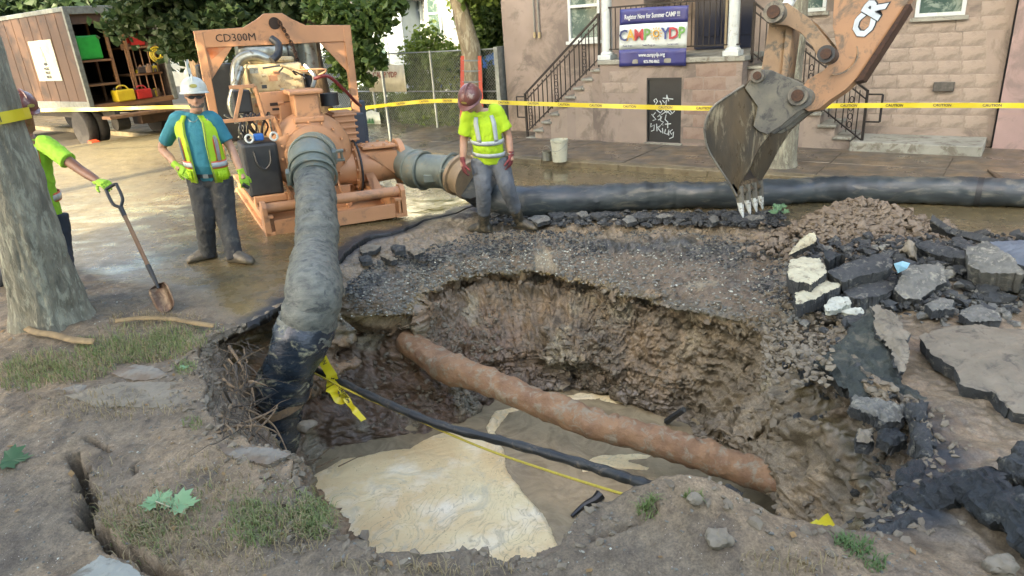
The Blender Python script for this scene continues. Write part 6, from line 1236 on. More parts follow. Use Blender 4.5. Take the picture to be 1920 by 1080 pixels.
# ---------- bending worker in neon shirt
def worker2():
    Y = 8.0; J = {}; j = lambda px, py, dy=0.: D(px, py, Y+dy)
    J['hL'] = j(902, 300, .04); J['hR'] = j(935, 300, .04); J['sL'] = j(880, 216, -.05); J['sR'] = j(930, 210, -.02); J['fwd'] = unit(A_([-.35, -1, 0])); fw = J['fwd']
    eL, wL = j(870, 262, -.02), j(868, 303, -.08); eR, wR = j(952, 252, .0), j(958, 292, -.06); neck = j(898, 203, -.06); hc_ = j(882, 186, -.16)
    g = -.06; aL, tL = W(908, 424, g+.09), W(898, 436, g); aR, tR = W(975, 417, g+.09), W(990, 431, g); kL, kR = j(906, 352, -.02), j(950, 348, .0)
    P = empty('person', W(935, 433, g), 'worker in maroon hard hat and neon shirt bending to look into the pit', 'person')
    x = MB(); torso(x, J, [(-.12, .13, .09, 0), (0, .16, .11, 0), (.3, .15, .12, .02), (.55, .155, .12, .02), (.85, .17, .12, 0), (1, .15, .09, 0), (1.1, .07, .06, .02)])
    limb(x, [neck+[0, .03, -.05], hc_*.45+neck*.55, hc_+[.02, .05, -.02]], [.065, .06, .058])
    for s, e, w_ in ((J['sL'], eL, wL), (J['sR'], eR, wR)): limb(x, [s, s*.5+e*.5, e, e*.5+w_*.5, w_], [.060, .054, .046, .045, .031]); x.tube([w_, w_+unit(w_-e)*.06], [.03, .028], 10)
    for h, k, a in ((J['hL'], kL, aL), (J['hR'], kR, aR)): limb(x, [h, h*.5+k*.5, k, k*.6+a*.4, a], [.10, .085, .06, .058, .045])
    hf = unit(A_([-.38, -.72, -.62])); hu = unit(A_([-.15, -.62, .72])); hu = unit(hu-hf*(hu@hf)); lat, up = head(x, hc_, hf, hu, 1.0); x.build('body', M_skin, P, remesh=.010)
    hardhat(hc_+up*.035, hf, up, lat, M_hatm, P, 1.04)
    x = MB(); x.loft([(hc_-up*.05-hf*.012, lat*.079, hf*.09), (hc_+up*.03-hf*.012, lat*.081, hf*.094)], 18, caps=False); x.build('hair', M_hair, P, smooth=True)
    x = MB()
    for k in (-1, 1): c = hc_+lat*k*.034+hf*.098+up*.012; x.loft([(c, lat*.028, up*.018), (c+hf*.004, lat*.026, up*.016)], 12)
    x.tube([hc_-lat*.085+up*.015-hf*.01, hc_-lat*.066+up*.016+hf*.085, hc_+up*.02+hf*.108, hc_+lat*.066+up*.016+hf*.085, hc_+lat*.085+up*.015-hf*.01], .0045, 5); x.build('glasses', M_black, P, smooth=True)
    pr = [(-.04, .178, .135, 0), (.1, .182, .14, .01), (.3, .178, .145, .025), (.55, .182, .14, .02), (.85, .19, .135, 0), (.98, .165, .1, 0), (1.08, .085, .075, .015)]
    x = MB(); torso(x, J, pr)
    for s, e in ((J['sL'], eL), (J['sR'], eR)): limb(x, [s*.6+(J['sL']+J['sR'])*.2, s, s*.5+e*.5, s*.2+e*.8], [.088, .09, .084, .088])
    x.build('shirt', M_neon, P, remesh=.012, disp=.016)
    hm = (J['hL']+J['hR'])/2; sm = (J['sL']+J['sR'])/2; upt = unit(sm-hm); la = unit(J['sR']-J['sL']); la0 = unit(J['hR']-J['hL']); f2 = unit(np.cross(upt, la)); f2 = f2 if f2@fw > 0 else -f2
    def at(t, a, off=.008):
        w_, d_, f_ = [np.interp(t, [p[0] for p in pr], [p[i] for p in pr]) for i in (1, 2, 3)]; l = unit(la0*(1-t)+la*t); return hm+(sm-hm)*t+f2*f_+l*(w_+off)*math.cos(a)+f2*(d_+off)*math.sin(a)
    for t in (.18, .45):
        vs = []; x = MB()
        for a in np.linspace(0, 2*math.pi, 33): vs += [at(t-.045, a, .012), at(t+.045, a, .012)]
        x.add(vs, [(2*i, 2*i+2, 2*i+3, 2*i+1) for i in range(32)]); x.build('reflective_band', M_reflect, P, fix=False, smooth=True, solid=.004)
    for a in (1.05, 2.1):
        vs = []; x = MB()
        for t in np.linspace(.48, .99, 9): vs += [at(t, a-.14, .015), at(t, a+.14, .015)]
        x.add(vs, [(2*i, 2*i+2, 2*i+3, 2*i+1) for i in range(8)]); x.build('shoulder_band', M_reflect, P, fix=False, smooth=True, solid=.004)
    vs = []; x = MB()
    for t in (.55, .8): vs += [at(t, 1.25, .012), at(t, 1.5, .012)]
    x = MB(); torso(x, J, [(-.16, .10, .09, 0), (-.08, .165, .12, 0), (.04, .172, .13, .0), (.12, .168, .13, .01)])
    bt = lambda k, a: k*.3+a*.7
    for h, k, a in ((J['hL'], kL, aL), (J['hR'], kR, aR)): limb(x, [h+[0, 0, .02], h*.5+k*.5, k, k*.5+a*.5, k*.35+a*.65], [.124, .114, .098, .086, .078])
    x.build('trousers', M_grey, P, remesh=.013, disp=.022)
    for k, a, t in ((kL, aL, tL), (kR, aR, tR)):
        x = MB(); limb(x, [k*.5+a*.5, k*.2+a*.8, a, a-[0, 0, .04]], [.076, .07, .060, .056]); shoe(x, a.copy(), t, 1.2); x.build('rubber_boot', M_wboot, P, remesh=.012)
    hand('glove', wL, j(872, 330, -.1), unit(A_([.7, .3, 0])), M_glr, P, .4, 1.1, -1); hand('glove', wR, j(956, 318, -.06), unit(A_([-.7, .3, 0])), M_glr, P, .5, 1.1, 1)
    x = MB(); x.tube([wR+unit(wR-eR)*-.03+unit(A_([1, 0, 0]))*.036*math.cos(t)+A_([0, 1, 0])*.036*math.sin(t) for t in np.linspace(0, 6.283, 17)], .009, 6); x.build('wristwatch', M_chrome, P)
worker2()
# ---------- worker behind the trunk with the shovel
def worker3():
    Y = 6.95; J = {}; j = lambda px, py, dy=0.: D(px, py, Y+dy)
    J['hL'] = j(50, 415, .0); J['hR'] = j(105, 405, .05); J['sL'] = j(20, 262, -.05); J['sR'] = j(88, 272, -.12); J['fwd'] = unit(A_([.6, -.8, 0])); fw = J['fwd']
    eR, wR = j(150, 318, -.25), j(186, 341, -.40); eL, wL = j(-30, 330, 0), j(-20, 400, -.1); neck = j(46, 236, -.08); hc_ = j(42, 205, -.10); g = .12
    kL, kR = j(40, 490, -.05), j(118, 470, -.0); aL, tL = W(0, 520, g+.1), W(14, 530, g); aR, tR = W(128, 545, g+.1), W(150, 560, g)
    P = empty('person', W(70, 545, g), 'worker in maroon hard hat and lime shirt half behind the leaning trunk, holding a shovel', 'person')
    x = MB(); torso(x, J, [(-.12, .13, .09, 0), (0, .17, .12, 0), (.3, .17, .14, .03), (.55, .165, .13, .02), (.85, .17, .12, 0), (1, .15, .09, 0), (1.1, .07, .06, .02)])
    limb(x, [neck+[0, .03, -.05], hc_+[0, .02, -.04]], [.065, .06])
    for s, e, w_ in ((J['sL'], eL, wL), (J['sR'], eR, wR)): limb(x, [s, s*.5+e*.5, e, e*.5+w_*.5, w_], [.062, .056, .046, .045, .032]); x.tube([w_, w_+unit(w_-e)*.06], [.03, .028], 10)
    for h, k, a in ((J['hL'], kL, aL), (J['hR'], kR, aR)): limb(x, [h, h*.5+k*.5, k, k*.6+a*.4, a], [.10, .085, .06, .058, .045])
    hf = unit(A_([.8, -.5, -.35])); hu = unit(A_([.3, -.1, 1])); hu = unit(hu-hf*(hu@hf)); lat, up = head(x, hc_, hf, hu, 1.0); x.build('body', M_skind, P, remesh=.010)
    hardhat(hc_+up*.035, hf, up, lat, M_hatm, P, 1.04)
    x = MB()
    for k in (-1, 1): c = hc_+lat*k*.034+hf*.098+up*.012; x.loft([(c, lat*.028, up*.018), (c+hf*.004, lat*.026, up*.016)], 12)
    x.build('glasses', M_black, P, smooth=True)
    pr = [(-.10, .21, .17, 0), (.1, .20, .17, .02), (.3, .195, .17, .03), (.55, .19, .15, .02), (.85, .195, .14, 0), (.98, .165, .1, 0), (1.08, .085, .075, .015)]
    x = MB(); torso(x, J, pr)
    for s, e in ((J['sL'], eL), (J['sR'], eR)): limb(x, [s*.7+(J['sL']+J['sR'])*.15, s, s*.5+e*.5, s*.35+e*.65], [.088, .088, .082, .088])
    x.build('shirt', M_neong, P, remesh=.012, disp=.02)
    hm = (J['hL']+J['hR'])/2; sm = (J['sL']+J['sR'])/2; la0 = unit(J['hR']-J['hL']); la = unit(J['sR']-J['sL']); upt = unit(sm-hm); f2 = unit(np.cross(upt, la)); f2 = f2 if f2@fw > 0 else -f2
    def at(t, a, off):
        w_, d_, f_ = [np.interp(t, [p[0] for p in pr], [p[i] for p in pr]) for i in (1, 2, 3)]; l = unit(la0*(1-t)+la*t); return hm+(sm-hm)*t+f2*f_+l*(w_+off)*math.cos(a)+f2*(d_+off)*math.sin(a)
    for hw, off, m, nm in ((.065, .010, M_orange, 'orange_band'), (.04, .016, M_reflect, 'reflective_band')):
        vs = []; x = MB()
        for a in np.linspace(0, 2*math.pi, 33): vs += [at(.28-hw, a, off), at(.28+hw, a, off)]
        x.add(vs, [(2*i, 2*i+2, 2*i+3, 2*i+1) for i in range(32)]); x.build(nm, m, P, fix=False, smooth=True, solid=.004)
        vs = []; x = MB()
        for t in np.linspace(.3, .99, 9): vs += [at(t, .75-hw*2.4, off), at(t, .75+hw*2.4, off)]
        x.add(vs, [(2*i, 2*i+2, 2*i+3, 2*i+1) for i in range(8)]); x.build('shoulder_band', m, P, fix=False, smooth=True, solid=.004)
    x = MB(); torso(x, J, [(-.2, .10, .09, 0), (-.1, .175, .13, 0), (.05, .18, .14, .0)])
    for h, k, a in ((J['hL'], kL, aL), (J['hR'], kR, aR)): limb(x, [h+[0, 0, .02], h*.5+k*.5, k, k*.5+a*.5, a*.93+k*.07], [.12, .108, .09, .082, .078])
    x.build('trousers', M_navyp, P, remesh=.013, disp=.02)
    for a, t in ((aL, tL), (aR, tR)): x = MB(); shoe(x, a.copy(), t, 1.12); x.build('boot', M_black, P, remesh=.012)
    hand('glove', wR, j(212, 348, -.55), unit(A_([0, .3, -.9])), M_gl, P, .7, 1.15, 1); hand('glove', wL, j(-20, 430, -.15), unit(A_([.7, .3, 0])), M_gl, P, .4, 1.1, -1)
    # shovel
    S_ = empty('shovel', W(322, 588, .12), 'shovel with wooden shaft and rusty blade held upright at the kerb of the pit', 'shovel')
    top = j(208, 350, -.56); bt = W(316, 580, .14); ax = unit(bt-top); L = np.linalg.norm(bt-top); sd_ = unit(np.cross(ax, A_([0, -1., 0]))); nr = np.cross(sd_, ax)
    f_ = lambda t, s=0., n_=0.: top+ax*L*t+sd_*s+nr*n_
    x = MB(); x.tube([f_(.22), f_(.66)], .019, 12); x.build('shaft', mat('ash_shaft', L_(166, 126, 92), L_(140, 100, 70), scale=6, rough=.6, stretch=(1, 1, .2)), S_, smooth=True)
    x = MB(); x.tube([f_(.24), f_(.17)], [.022, .024], 10); x.tube(curvepts([f_(.17), f_(.12, .055), f_(.02, .06), f_(.0, .05), f_(.0, -.05), f_(.02, -.06), f_(.12, -.055), f_(.17)], 4), .015, 8); x.build('grip', M_black, S_, smooth=True)
    x = MB(); x.tube([f_(.64), f_(.74), f_(.83)], [.024, .02, .015], 10); x.build('socket', M_black, S_, smooth=True)
    x = MB(); vs = []; rows = [(.80, .02), (.81, .09), (.84, .105), (.92, .105), (.97, .095), (1.0, .07), (1.015, .03)]; k = 8
    for t, w_ in rows:
        for i in range(k+1): s = (i/k*2-1); vs.append(f_(t, w_*s, .035*s*s-.02))
    x.add(vs, [(r*(k+1)+i, r*(k+1)+i+1, (r+1)*(k+1)+i+1, (r+1)*(k+1)+i) for r in range(len(rows)-1) for i in range(k)]); x.build('blade', mat('rusty_blade', L_(96, 66, 50), L_(70, 52, 44), L_(120, 100, 84), scale=9, rough=.4, metal=.3, bump=.3), S_, solid=.004, smooth=True, fix=False)
worker3()
# ============================================================ RUBBLE, STONES, GRASS, LITTER, TAPES
M_asph = mat('broken_asphalt', L_(78, 78, 78), L_(52, 54, 56), L_(140, 132, 120), scale=9, rough=.75, bump=1., bscale=60, dist=.015, c3amt=.28, gain=1.)
M_asphg = mat('grey_muddy_asphalt', L_(144, 138, 130), L_(108, 104, 98), L_(176, 166, 150), scale=9, gain=.85, rough=.8, bump=.9, bscale=50, dist=.012, c3amt=.35)
M_tan = mat('cream_rock', L_(206, 194, 166), L_(176, 164, 140), L_(130, 118, 100), scale=7, gain=1.2, rough=.85, bump=.9, bscale=50, dist=.01, c3amt=.35)
M_pale = mat('pale_chip', L_(214, 210, 196), L_(190, 184, 168), L_(130, 120, 104), scale=14, rough=.8, bump=.6, bscale=60, c3amt=.25)
M_mudtop = mat('drying_mud_top', L_(162, 146, 126), L_(140, 126, 108), L_(108, 98, 86), scale=5, gain=.82, rough=.5, rough2=.8, bump=.6, bscale=40, dist=.01, c3amt=.35)
M_pav = mat('old_paving_stone', L_(150, 142, 132), L_(126, 112, 98), L_(118, 100, 84), scale=2.2, rough=.85, bump=.6, bscale=60, c3amt=.6)
M_stone = mat('road_stone', L_(146, 140, 130), L_(108, 104, 98), L_(186, 176, 158), scale=11, gain=.85, rough=.8, bump=.5, bscale=60, c3amt=.3)
M_blk = mat('black_tarry_slab', L_(38, 42, 46), L_(52, 56, 58), L_(150, 144, 130), scale=2.6, rough=.55, bump=1., bscale=46, dist=.02, c3amt=.12, c3scale=2.2)
def slabchunk(name, label, cat, px, z, th, m, seed=0, rough_=.012, res=None, group=None, parent=None, mside=None, bulge=.01, keep=.35):
    """broken slab: outline seen in the photo met with its own plane; a fine grid cut to a ragged outline, crumbled top and sides"""
    zs = z if hasattr(z, '__len__') else [z]*len(px); P = np.array([W(a, b, q) for (a, b), q in zip(px, zs)])
    A = np.stack([P[:, 0], P[:, 1], np.ones(len(P))], 1); co = np.linalg.lstsq(A, P[:, 2], rcond=None)[0]; c = P.mean(0); nr = unit(A_([-co[0], -co[1], 1.]))
    ex_ = unit(np.cross([0, 1., 0], nr)); ey_ = np.cross(nr, ex_); P[:, 2] = A@co; Q = np.stack([(P-c)@ex_, (P-c)@ey_], 1); mn, mx = Q.min(0), Q.max(0); size = (mx-mn).max(); h = res or max(.007, size/44.)
    xs = np.arange(mn[0]-2*h, mx[0]+3*h, h); ys = np.arange(mn[1]-2*h, mx[1]+3*h, h); X, Y = np.meshgrid(xs, ys); T = np.stack([X+c[0], Y+c[1], X*0+seed], -1)
    X = X+.3*h*vnoise(T/h*.9, seed); Y = Y+.3*h*vnoise(T/h*.9, seed+1); a_ = rough_*1.6
    Xw = X+a_*fbm(T, 7, 3, seed+1)+a_*.7*fbm(T, 26, 2, seed+3); Yw = Y+a_*fbm(T, 7, 3, seed+2)+a_*.7*fbm(T, 26, 2, seed+4)
    ins = np.zeros(X.shape, bool); n = len(Q); j = n-1
    for i in range(n):
        (xi, yi), (xj, yj) = Q[i], Q[j]; ins ^= ((yi > Yw) != (yj > Yw)) & (Xw < (xj-xi)*(Yw-yi)/(yj-yi+1e-12)+xi); j = i
    d = segdist(Xw, Yw, [tuple(q) for q in Q]+[tuple(Q[0])]); sd_ = np.where(ins, d, -d)
    # pull the grid points next to the outline onto it
    gy, gx = np.gradient(sd_, h); gl = np.hypot(gx, gy)+1e-9; near_ = (np.abs(sd_) < h*.75); X = np.where(near_, X-sd_*gx/gl, X); Y = np.where(near_, Y-sd_*gy/gl, Y); keepv = (sd_ > -h*.75)
    ht = -rough_*.9*sstep(3*h, 0, sd_)+bulge*sstep(0, size*.25, sd_)+rough_*(1.1*fbm(T, 6, 4, seed+5)+.8*(billow(T, 18, 3, seed+8)-.4)+.5*fbm(T, 60, 2, seed+9))
    k0, k1 = X.shape; i = np.arange(k0*k1).reshape(k0, k1); F = np.stack([i[:-1, :-1], i[:-1, 1:], i[1:, 1:], i[1:, :-1]], -1).reshape(-1, 4); F = F[keepv.ravel()[F].all(1)]
    used = np.unique(F); re = np.full(k0*k1, -1); re[used] = np.arange(len(used)); F = re[F]
    top = c+ex_*X.ravel()[used][:, None]+ey_*Y.ravel()[used][:, None]+nr*ht.ravel()[used][:, None]
    E = np.concatenate([F[:, [0, 1]], F[:, [1, 2]], F[:, [2, 3]], F[:, [3, 0]]]); key = set(map(tuple, E.tolist())); B = [e for e in key if (e[1], e[0]) not in key]
    V = [top]; nt_ = len(top); FF = [tuple(f) for f in F.tolist()]; MI = [0]*len(FF); bv = sorted({v for e in B for v in e}); lev = [{v: v for v in bv}]; off = nt_; cen2 = top.mean(0)
    for t in (.25, .6, 1.):
        b = top[bv]-nr*th*t+(cen2-top[bv])*.05*t; b = b+rough_*1.3*np.stack([fbm(b, 15, 3, seed+11), fbm(b, 15, 3, seed+12), 0*b[:, 0]], 1); V.append(b); lev.append({v: off+q for q, v in enumerate(bv)}); off += len(bv)
    for l0, l1 in zip(lev[:-1], lev[1:]):
        for a, b in B: FF.append((l0[b], l0[a], l1[a], l1[b])); MI.append(1)
    V.append(np.array([cen2-nr*th])); 
    for a, b in B: FF.append((lev[-1][b], lev[-1][a], off)); MI.append(1)
    x = MB(); x.v = [tuple(v) for v in np.concatenate(V)]; x.f = FF; x.mi = MI; o = x.build(name, [m, mside or M_asph], parent, smooth=False, local=c if parent is None else None, fix=False)
    o.data.polygons.foreach_set('use_smooth', [True]*len(FF)); o.data.set_sharp_from_angle(angle=math.radians(28))
    if parent is None: tag(o, label, cat, group)
    return o
ORD = ['first', 'second', 'third', 'fourth', 'fifth', 'sixth', 'seventh', 'eighth', 'ninth', 'tenth', 'eleventh', 'twelfth', 'thirteenth', 'fourteenth', 'fifteenth', 'sixteenth']
R = random.Random(5)
def gzp(px, py, z0=.05):
    z = z0
    for _ in range(4): w_ = W(px, py, z); z = gz(w_[0], w_[1])
    return z
C_ = slabchunk
C_('concrete_chunk', 'cream topped broken slab at the left end of the rubble, above another', 'rubble', [(1480, 487), (1512, 482), (1540, 483), (1549, 512), (1522, 532), (1478, 522)], .30, .12, M_tan, 1)
C_('concrete_chunk', 'pale wedge slab lying in front of the cream topped one', 'rubble', [(1491, 548), (1548, 524), (1582, 530), (1536, 556), (1496, 570)], .22, .11, M_tan, 2)
C_('asphalt_chunk', 'broad dark flat asphalt slab in the middle of the rubble, upper one', 'rubble', [(1548, 506), (1600, 488), (1660, 474), (1674, 486), (1664, 506), (1620, 516), (1582, 528)], [.30, .33, .36, .36, .30, .28, .26], .10, M_asph, 3)
C_('asphalt_chunk', 'second dark slab tucked under the broad flat one', 'rubble', [(1582, 545), (1640, 520), (1686, 512), (1694, 532), (1662, 550), (1604, 560)], .18, .11, M_asph, 4)
C_('asphalt_chunk', 'whitish stained slab right of the dark pair with the pale rag', 'rubble', [(1676, 542), (1692, 502), (1730, 492), (1772, 496), (1776, 530), (1722, 560), (1690, 556)], [.20, .30, .33, .32, .22, .16, .17], .12, M_asphg, 5)
C_('rock', 'largest grey brown block at the right edge of the rubble', 'rock', [(1816, 462), (1850, 454), (1898, 468), (1924, 500), (1912, 522), (1836, 508), (1812, 492)], [.42, .45, .45, .36, .28, .30, .34], .22, M_asphg, 6, mside=M_asphg)
C_('rock', 'blue grey slab behind the largest block at the right edge', 'rock', [(1856, 450), (1950, 448), (1960, 500), (1918, 506)], [.44, .46, .40, .34], .16, mat('blue_grey_stone', L_(120, 124, 134), L_(96, 100, 110), scale=4, rough=.7, bump=.6), 7)
C_('asphalt_chunk', 'long black asphalt slab tipped up at the top right of the rubble', 'rubble', [(1748, 406), (1800, 412), (1880, 444), (1862, 456), (1800, 440), (1752, 428)], [.40, .38, .30, .22, .22, .24], .06, M_blk, 8)
C_('asphalt_chunk', 'narrow dark kerb-like slab left of the largest block', 'rubble', [(1718, 456), (1740, 450), (1812, 470), (1813, 484), (1760, 476), (1720, 466)], [.36, .38, .36, .32, .32, .32], .12, M_asph, 9)
C_('asphalt_chunk', 'small dark wedge beneath the tipped black slab', 'rubble', [(1785, 444), (1800, 442), (1830, 462), (1812, 468), (1784, 456)], .36, .08, M_asph, 10)
C_('concrete_chunk', 'small tilted tan slab standing up at the left top of the rubble', 'rubble', [(1476, 474), (1500, 448), (1526, 432), (1530, 450), (1504, 466), (1480, 476)], [.12, .24, .34, .28, .18, .12], .06, M_tan, 11)
C_('pale_stone', 'white flat stone at the foot of the rubble', 'stone', [(1543, 572), (1560, 556), (1592, 556), (1596, 566), (1570, 580), (1548, 582)], .20, .04, M_pale, 12, mside=M_pale)
C_('pale_stone', 'small white chip right of the white flat stone', 'stone', [(1576, 582), (1600, 574), (1622, 578), (1610, 588), (1590, 586)], .17, .03, M_pale, 13, mside=M_pale)
C_('asphalt_chunk', 'dark lump beneath the small white chip', 'rubble', [(1574, 596), (1600, 584), (1632, 590), (1640, 604), (1610, 614), (1580, 610)], .14, .09, M_asph, 14)
C_('asphalt_chunk', 'low grey brown slab at the lower right of the rubble', 'rubble', [(1798, 580), (1830, 570), (1866, 582), (1880, 600), (1840, 602), (1806, 594)], .13, .07, M_asphg, 15)
C_('asphalt_chunk', 'flat muddy slab at the bottom middle of the rubble', 'rubble', [(1735, 570), (1760, 556), (1790, 560), (1788, 576), (1750, 582)], .14, .07, M_asphg, 16)
C_('rock', 'upright brown lump between the broad slab and the narrow one', 'rock', [(1686, 462), (1700, 450), (1716, 454), (1716, 476), (1704, 492), (1690, 478)], [.38, .42, .42, .34, .26, .30], .12, M_mudtop, 17, mside=M_mudtop)
C_('asphalt_chunk', 'small black block with a white scratch left of the broad slab', 'rubble', [(1540, 468), (1560, 462), (1590, 472), (1580, 486), (1552, 492)], [.34, .38, .36, .28, .28], .12, M_blk, 18)
C_('asphalt_slab', 'muddy topped pavement slab undercut at the right edge of the photo', 'slab', [(1724, 628), (1760, 612), (1820, 606), (1960, 622), (1990, 780), (1900, 772), (1858, 738), (1800, 722), (1792, 690), (1750, 662)], [.16, .17, .18, .18, .14, .10, .10, .10, .12, .14], .11, M_mudtop, 19, mside=M_asph)
C_('asphalt_slab', 'greenish black asphalt sheet draped over the right rim of the pit', 'slab', [(1520, 684), (1548, 660), (1596, 610), (1640, 572), (1668, 580), (1690, 618), (1694, 690), (1738, 752), (1722, 768), (1650, 742), (1604, 736), (1560, 704)], [.03, .10, .18, .26, .28, .22, .12, .0, -.05, -.02, .0, .02], .11, mat('greenish_asphalt', L_(52, 58, 56), L_(74, 78, 70), L_(112, 104, 90), scale=5, rough=.7, bump=1., bscale=50, dist=.02, c3amt=.35), 20, rough_=.03)
C_('asphalt_slab', 'muddy brown slab leaning on the greenish black sheet', 'slab', [(1640, 572), (1686, 586), (1702, 620), (1700, 690), (1688, 700), (1672, 650), (1636, 610)], [.30, .30, .24, .14, .12, .20, .26], .05, M_mudtop, 21, rough_=.02)
C_('asphalt_slab', 'big black asphalt slab with white splashes at the bottom right', 'slab', [(1664, 912), (1700, 896), (1760, 880), (1850, 866), (1905, 888), (1990, 930), (1990, 1070), (1900, 1034), (1820, 984), (1770, 962), (1700, 956)], [.06, .10, .16, .24, .28, .30, .12, .05, .02, .0, .0], .15, M_blk, 22, rough_=.03)
C_('asphalt_slab', 'dark muddy lump above the big black slab at the right edge', 'slab', [(1862, 850), (1890, 836), (1950, 828), (1960, 900), (1900, 896), (1868, 878)], [.26, .30, .32, .24, .2, .2], .14, M_asph, 23, rough_=.03)
for i, (px, z) in enumerate((([(673, 462), (690, 455), (714, 458), (706, 466), (680, 474)], .04), ([(732, 460), (742, 456), (758, 458), (760, 468), (740, 472)], .06), ([(766, 468), (780, 464), (796, 472), (780, 478)], .03), ([(712, 478), (730, 474), (746, 484), (734, 488)], .02), ([(672, 480), (696, 478), (700, 486), (680, 490)], .04))):
    C_('asphalt_chunk', ['flat tan topped chunk nearest the suction hose', 'small dark block chunk right of the flat tan one', 'tan triangular chunk farthest right of the hose-side pieces', 'thin broken chunk in front of the dark block', 'low black chunk closest to the pit of the hose-side pieces'][i], 'rubble', px, z, .05, [M_mudtop, M_asph, M_mudtop, M_mudtop, M_asph][i], 30+i)
# generic stone maker (numpy icosphere shells)
def ico():
    b = bmesh.new(); bmesh.ops.create_icosphere(b, subdivisions=1, radius=1); V = np.array([v.co[:] for v in b.verts]); F = np.array([[v.index for v in f.verts] for f in b.faces]); b.free(); return V, F
IV, IF = ico()
def stones(name, pos, size, m, rs, flat=.6, label=None, parent=None, jit=.55):
    n = len(pos); s = np.asarray(size)[:, None, None]; sc = rs.uniform(.6, 1.25, (n, 1, 3)); 
    q = rs.normal(size=(n, 4)); q /= np.linalg.norm(q, axis=1, keepdims=True); a, b, c, d = q.T
    Rm = np.stack([1-2*(c*c+d*d), 2*(b*c-a*d), 2*(b*d+a*c), 2*(b*c+a*d), 1-2*(b*b+d*d), 2*(c*d-a*b), 2*(b*d-a*c), 2*(c*d+a*b), 1-2*(b*b+c*c)], -1).reshape(n, 3, 3)
    V = IV[None]*sc*(1+jit*rs.uniform(-1, 1, (n, len(IV), 1))); V = np.einsum('nij,nkj->nki', Rm, V); V[..., 2] *= flat; V = V*s+np.asarray(pos)[:, None]
    F = (IF[None]+np.arange(n)[:, None, None]*len(IV)).reshape(-1, 3); o = npmesh(name, V.reshape(-1, 3), F, m, smooth=False); tag(o, kind='stuff'); return o
rs = np.random.RandomState(21)
def pick(mask, n):
    idx = np.argwhere(mask); k = idx[rs.randint(0, len(idx), n)]; p = GP[k[:, 0], k[:, 1]]; t2 = GP[np.minimum(k[:, 0]+1, GP.shape[0]-1), (k[:, 1]+1) % GP.shape[1]]; u = rs.rand(n, 1); return p*(1-u)+t2*u
X_, Y_, Z_ = GP[..., 0], GP[..., 1], GP[..., 2]; V_ = X_*EN[0]+Y_*EN[1]; nz = fbm(GP, 2.3, 3, 88)
grav = (GZ > 4.05) & (GZ < 5.35) & (Y_ > 5.0) & (X_ > -1.7) & (nz > -.25)
o = stones('gravel', pick(grav & (GZ > 4.55) & (nz+.5*(GZ-4.9) > -.1), 4200), rs.uniform(.006, .022, 4200), M_asph, rs)
o = stones('gravel', pick(grav, 6000), rs.uniform(.006, .022, 6000), M_stone, rs)
o = stones('gravel', pick((GZ > 4.0) & (GZ < 4.8) & (Y_ > 5) & (X_ > -1.9), 700), rs.uniform(.006, .016, 700), M_pale, rs)
cl_ = (GZ > 1.1) & (GZ < 4.0) & (nz > -.1)
o = stones('soil_clods', pick(cl_, 3500), rs.uniform(.008, .035, 3500), mat('soil_clod', L_(156, 140, 120), L_(128, 112, 94), scale=8, gain=.85, rough=.8, bump=.6), rs, .8)
nearm = (V_ < 3.0) & (GZ > 6.4) & (GZ < 9) & (Y_ > .8) & (Y_ < 7)
o = stones('pebbles', pick(nearm, 3800), rs.uniform(.003, .010, 3800), M_stone, rs); o = stones('pebbles', pick(nearm, 500), rs.uniform(.003, .008, 500), M_pale, rs)
rim = (GZ > 5.2) & (GZ < 6.6); o = stones('soil_clods', pick(rim & ((V_ < 3) | (X_ > 1.3)), 2600), rs.uniform(.008, .03, 2600), MATS['soil_clod'], rs, .8)
# rubble bed
def pxcloud(px0, px1, py0, py1, n, lo=.0, hi=.08, seed=1):
    r = np.random.RandomState(seed); V = np.stack([r.uniform(px0, px1, n), r.uniform(py0, py1, n)], 1); z = np.full(n, .05)
    for _ in range(4):
        d = CR[None]*(V[:, :1]-960)+CU[None]*(540-V[:, 1:])+CF[None]*FPX; w_ = CC+d*((z-H)/d[:, 2])[:, None]; z = Hfull(w_[:, 0], w_[:, 1])
    w_[:, 2] = z+r.uniform(lo, hi, n); return w_
P = pxcloud(1490, 1960, 445, 590, 1100, -.02, .08, 3); stones('rubble_bed', P, rs.choice([.02, .03, .05, .075], len(P), p=[.4, .35, .17, .08]), M_asph, rs, .7)
P = pxcloud(1480, 1960, 450, 610, 900, .0, .05, 4); stones('rubble_bed', P, rs.choice([.008, .015, .03, .045], len(P), p=[.4, .3, .2, .1]), M_asphg, rs, .7)
P = pxcloud(1490, 1720, 395, 445, 420, .0, .10, 5); mc = W(1600, 428, .15); qa = rs.normal(size=(1500, 2)); P = np.stack([mc[0]+qa[:, 0]*.42, mc[1]+qa[:, 1]*.24, qa[:, 0]*0], 1); P[:, 2] = Hfull(P[:, 0], P[:, 1])+rs.uniform(-.01, .05, len(P)); stones('mud_mound', P, rs.uniform(.012, .05, len(P)), mat('mound_mud', L_(134, 116, 98), L_(112, 96, 82), scale=8, gain=1.1, rough=.7, bump=.8, bscale=30), rs, .8, jit=.5)
P = pxcloud(900, 1470, 398, 424, 700, .0, .03, 6); stones('rubble_bed', P, rs.uniform(.015, .05, len(P)), M_asph, rs, .55)
P = pxcloud(1430, 1560, 540, 720, 420, -.01, .02, 8); stones('soil_clods', P, rs.uniform(.008, .03, len(P)), MATS['soil_clod'], rs, .8)
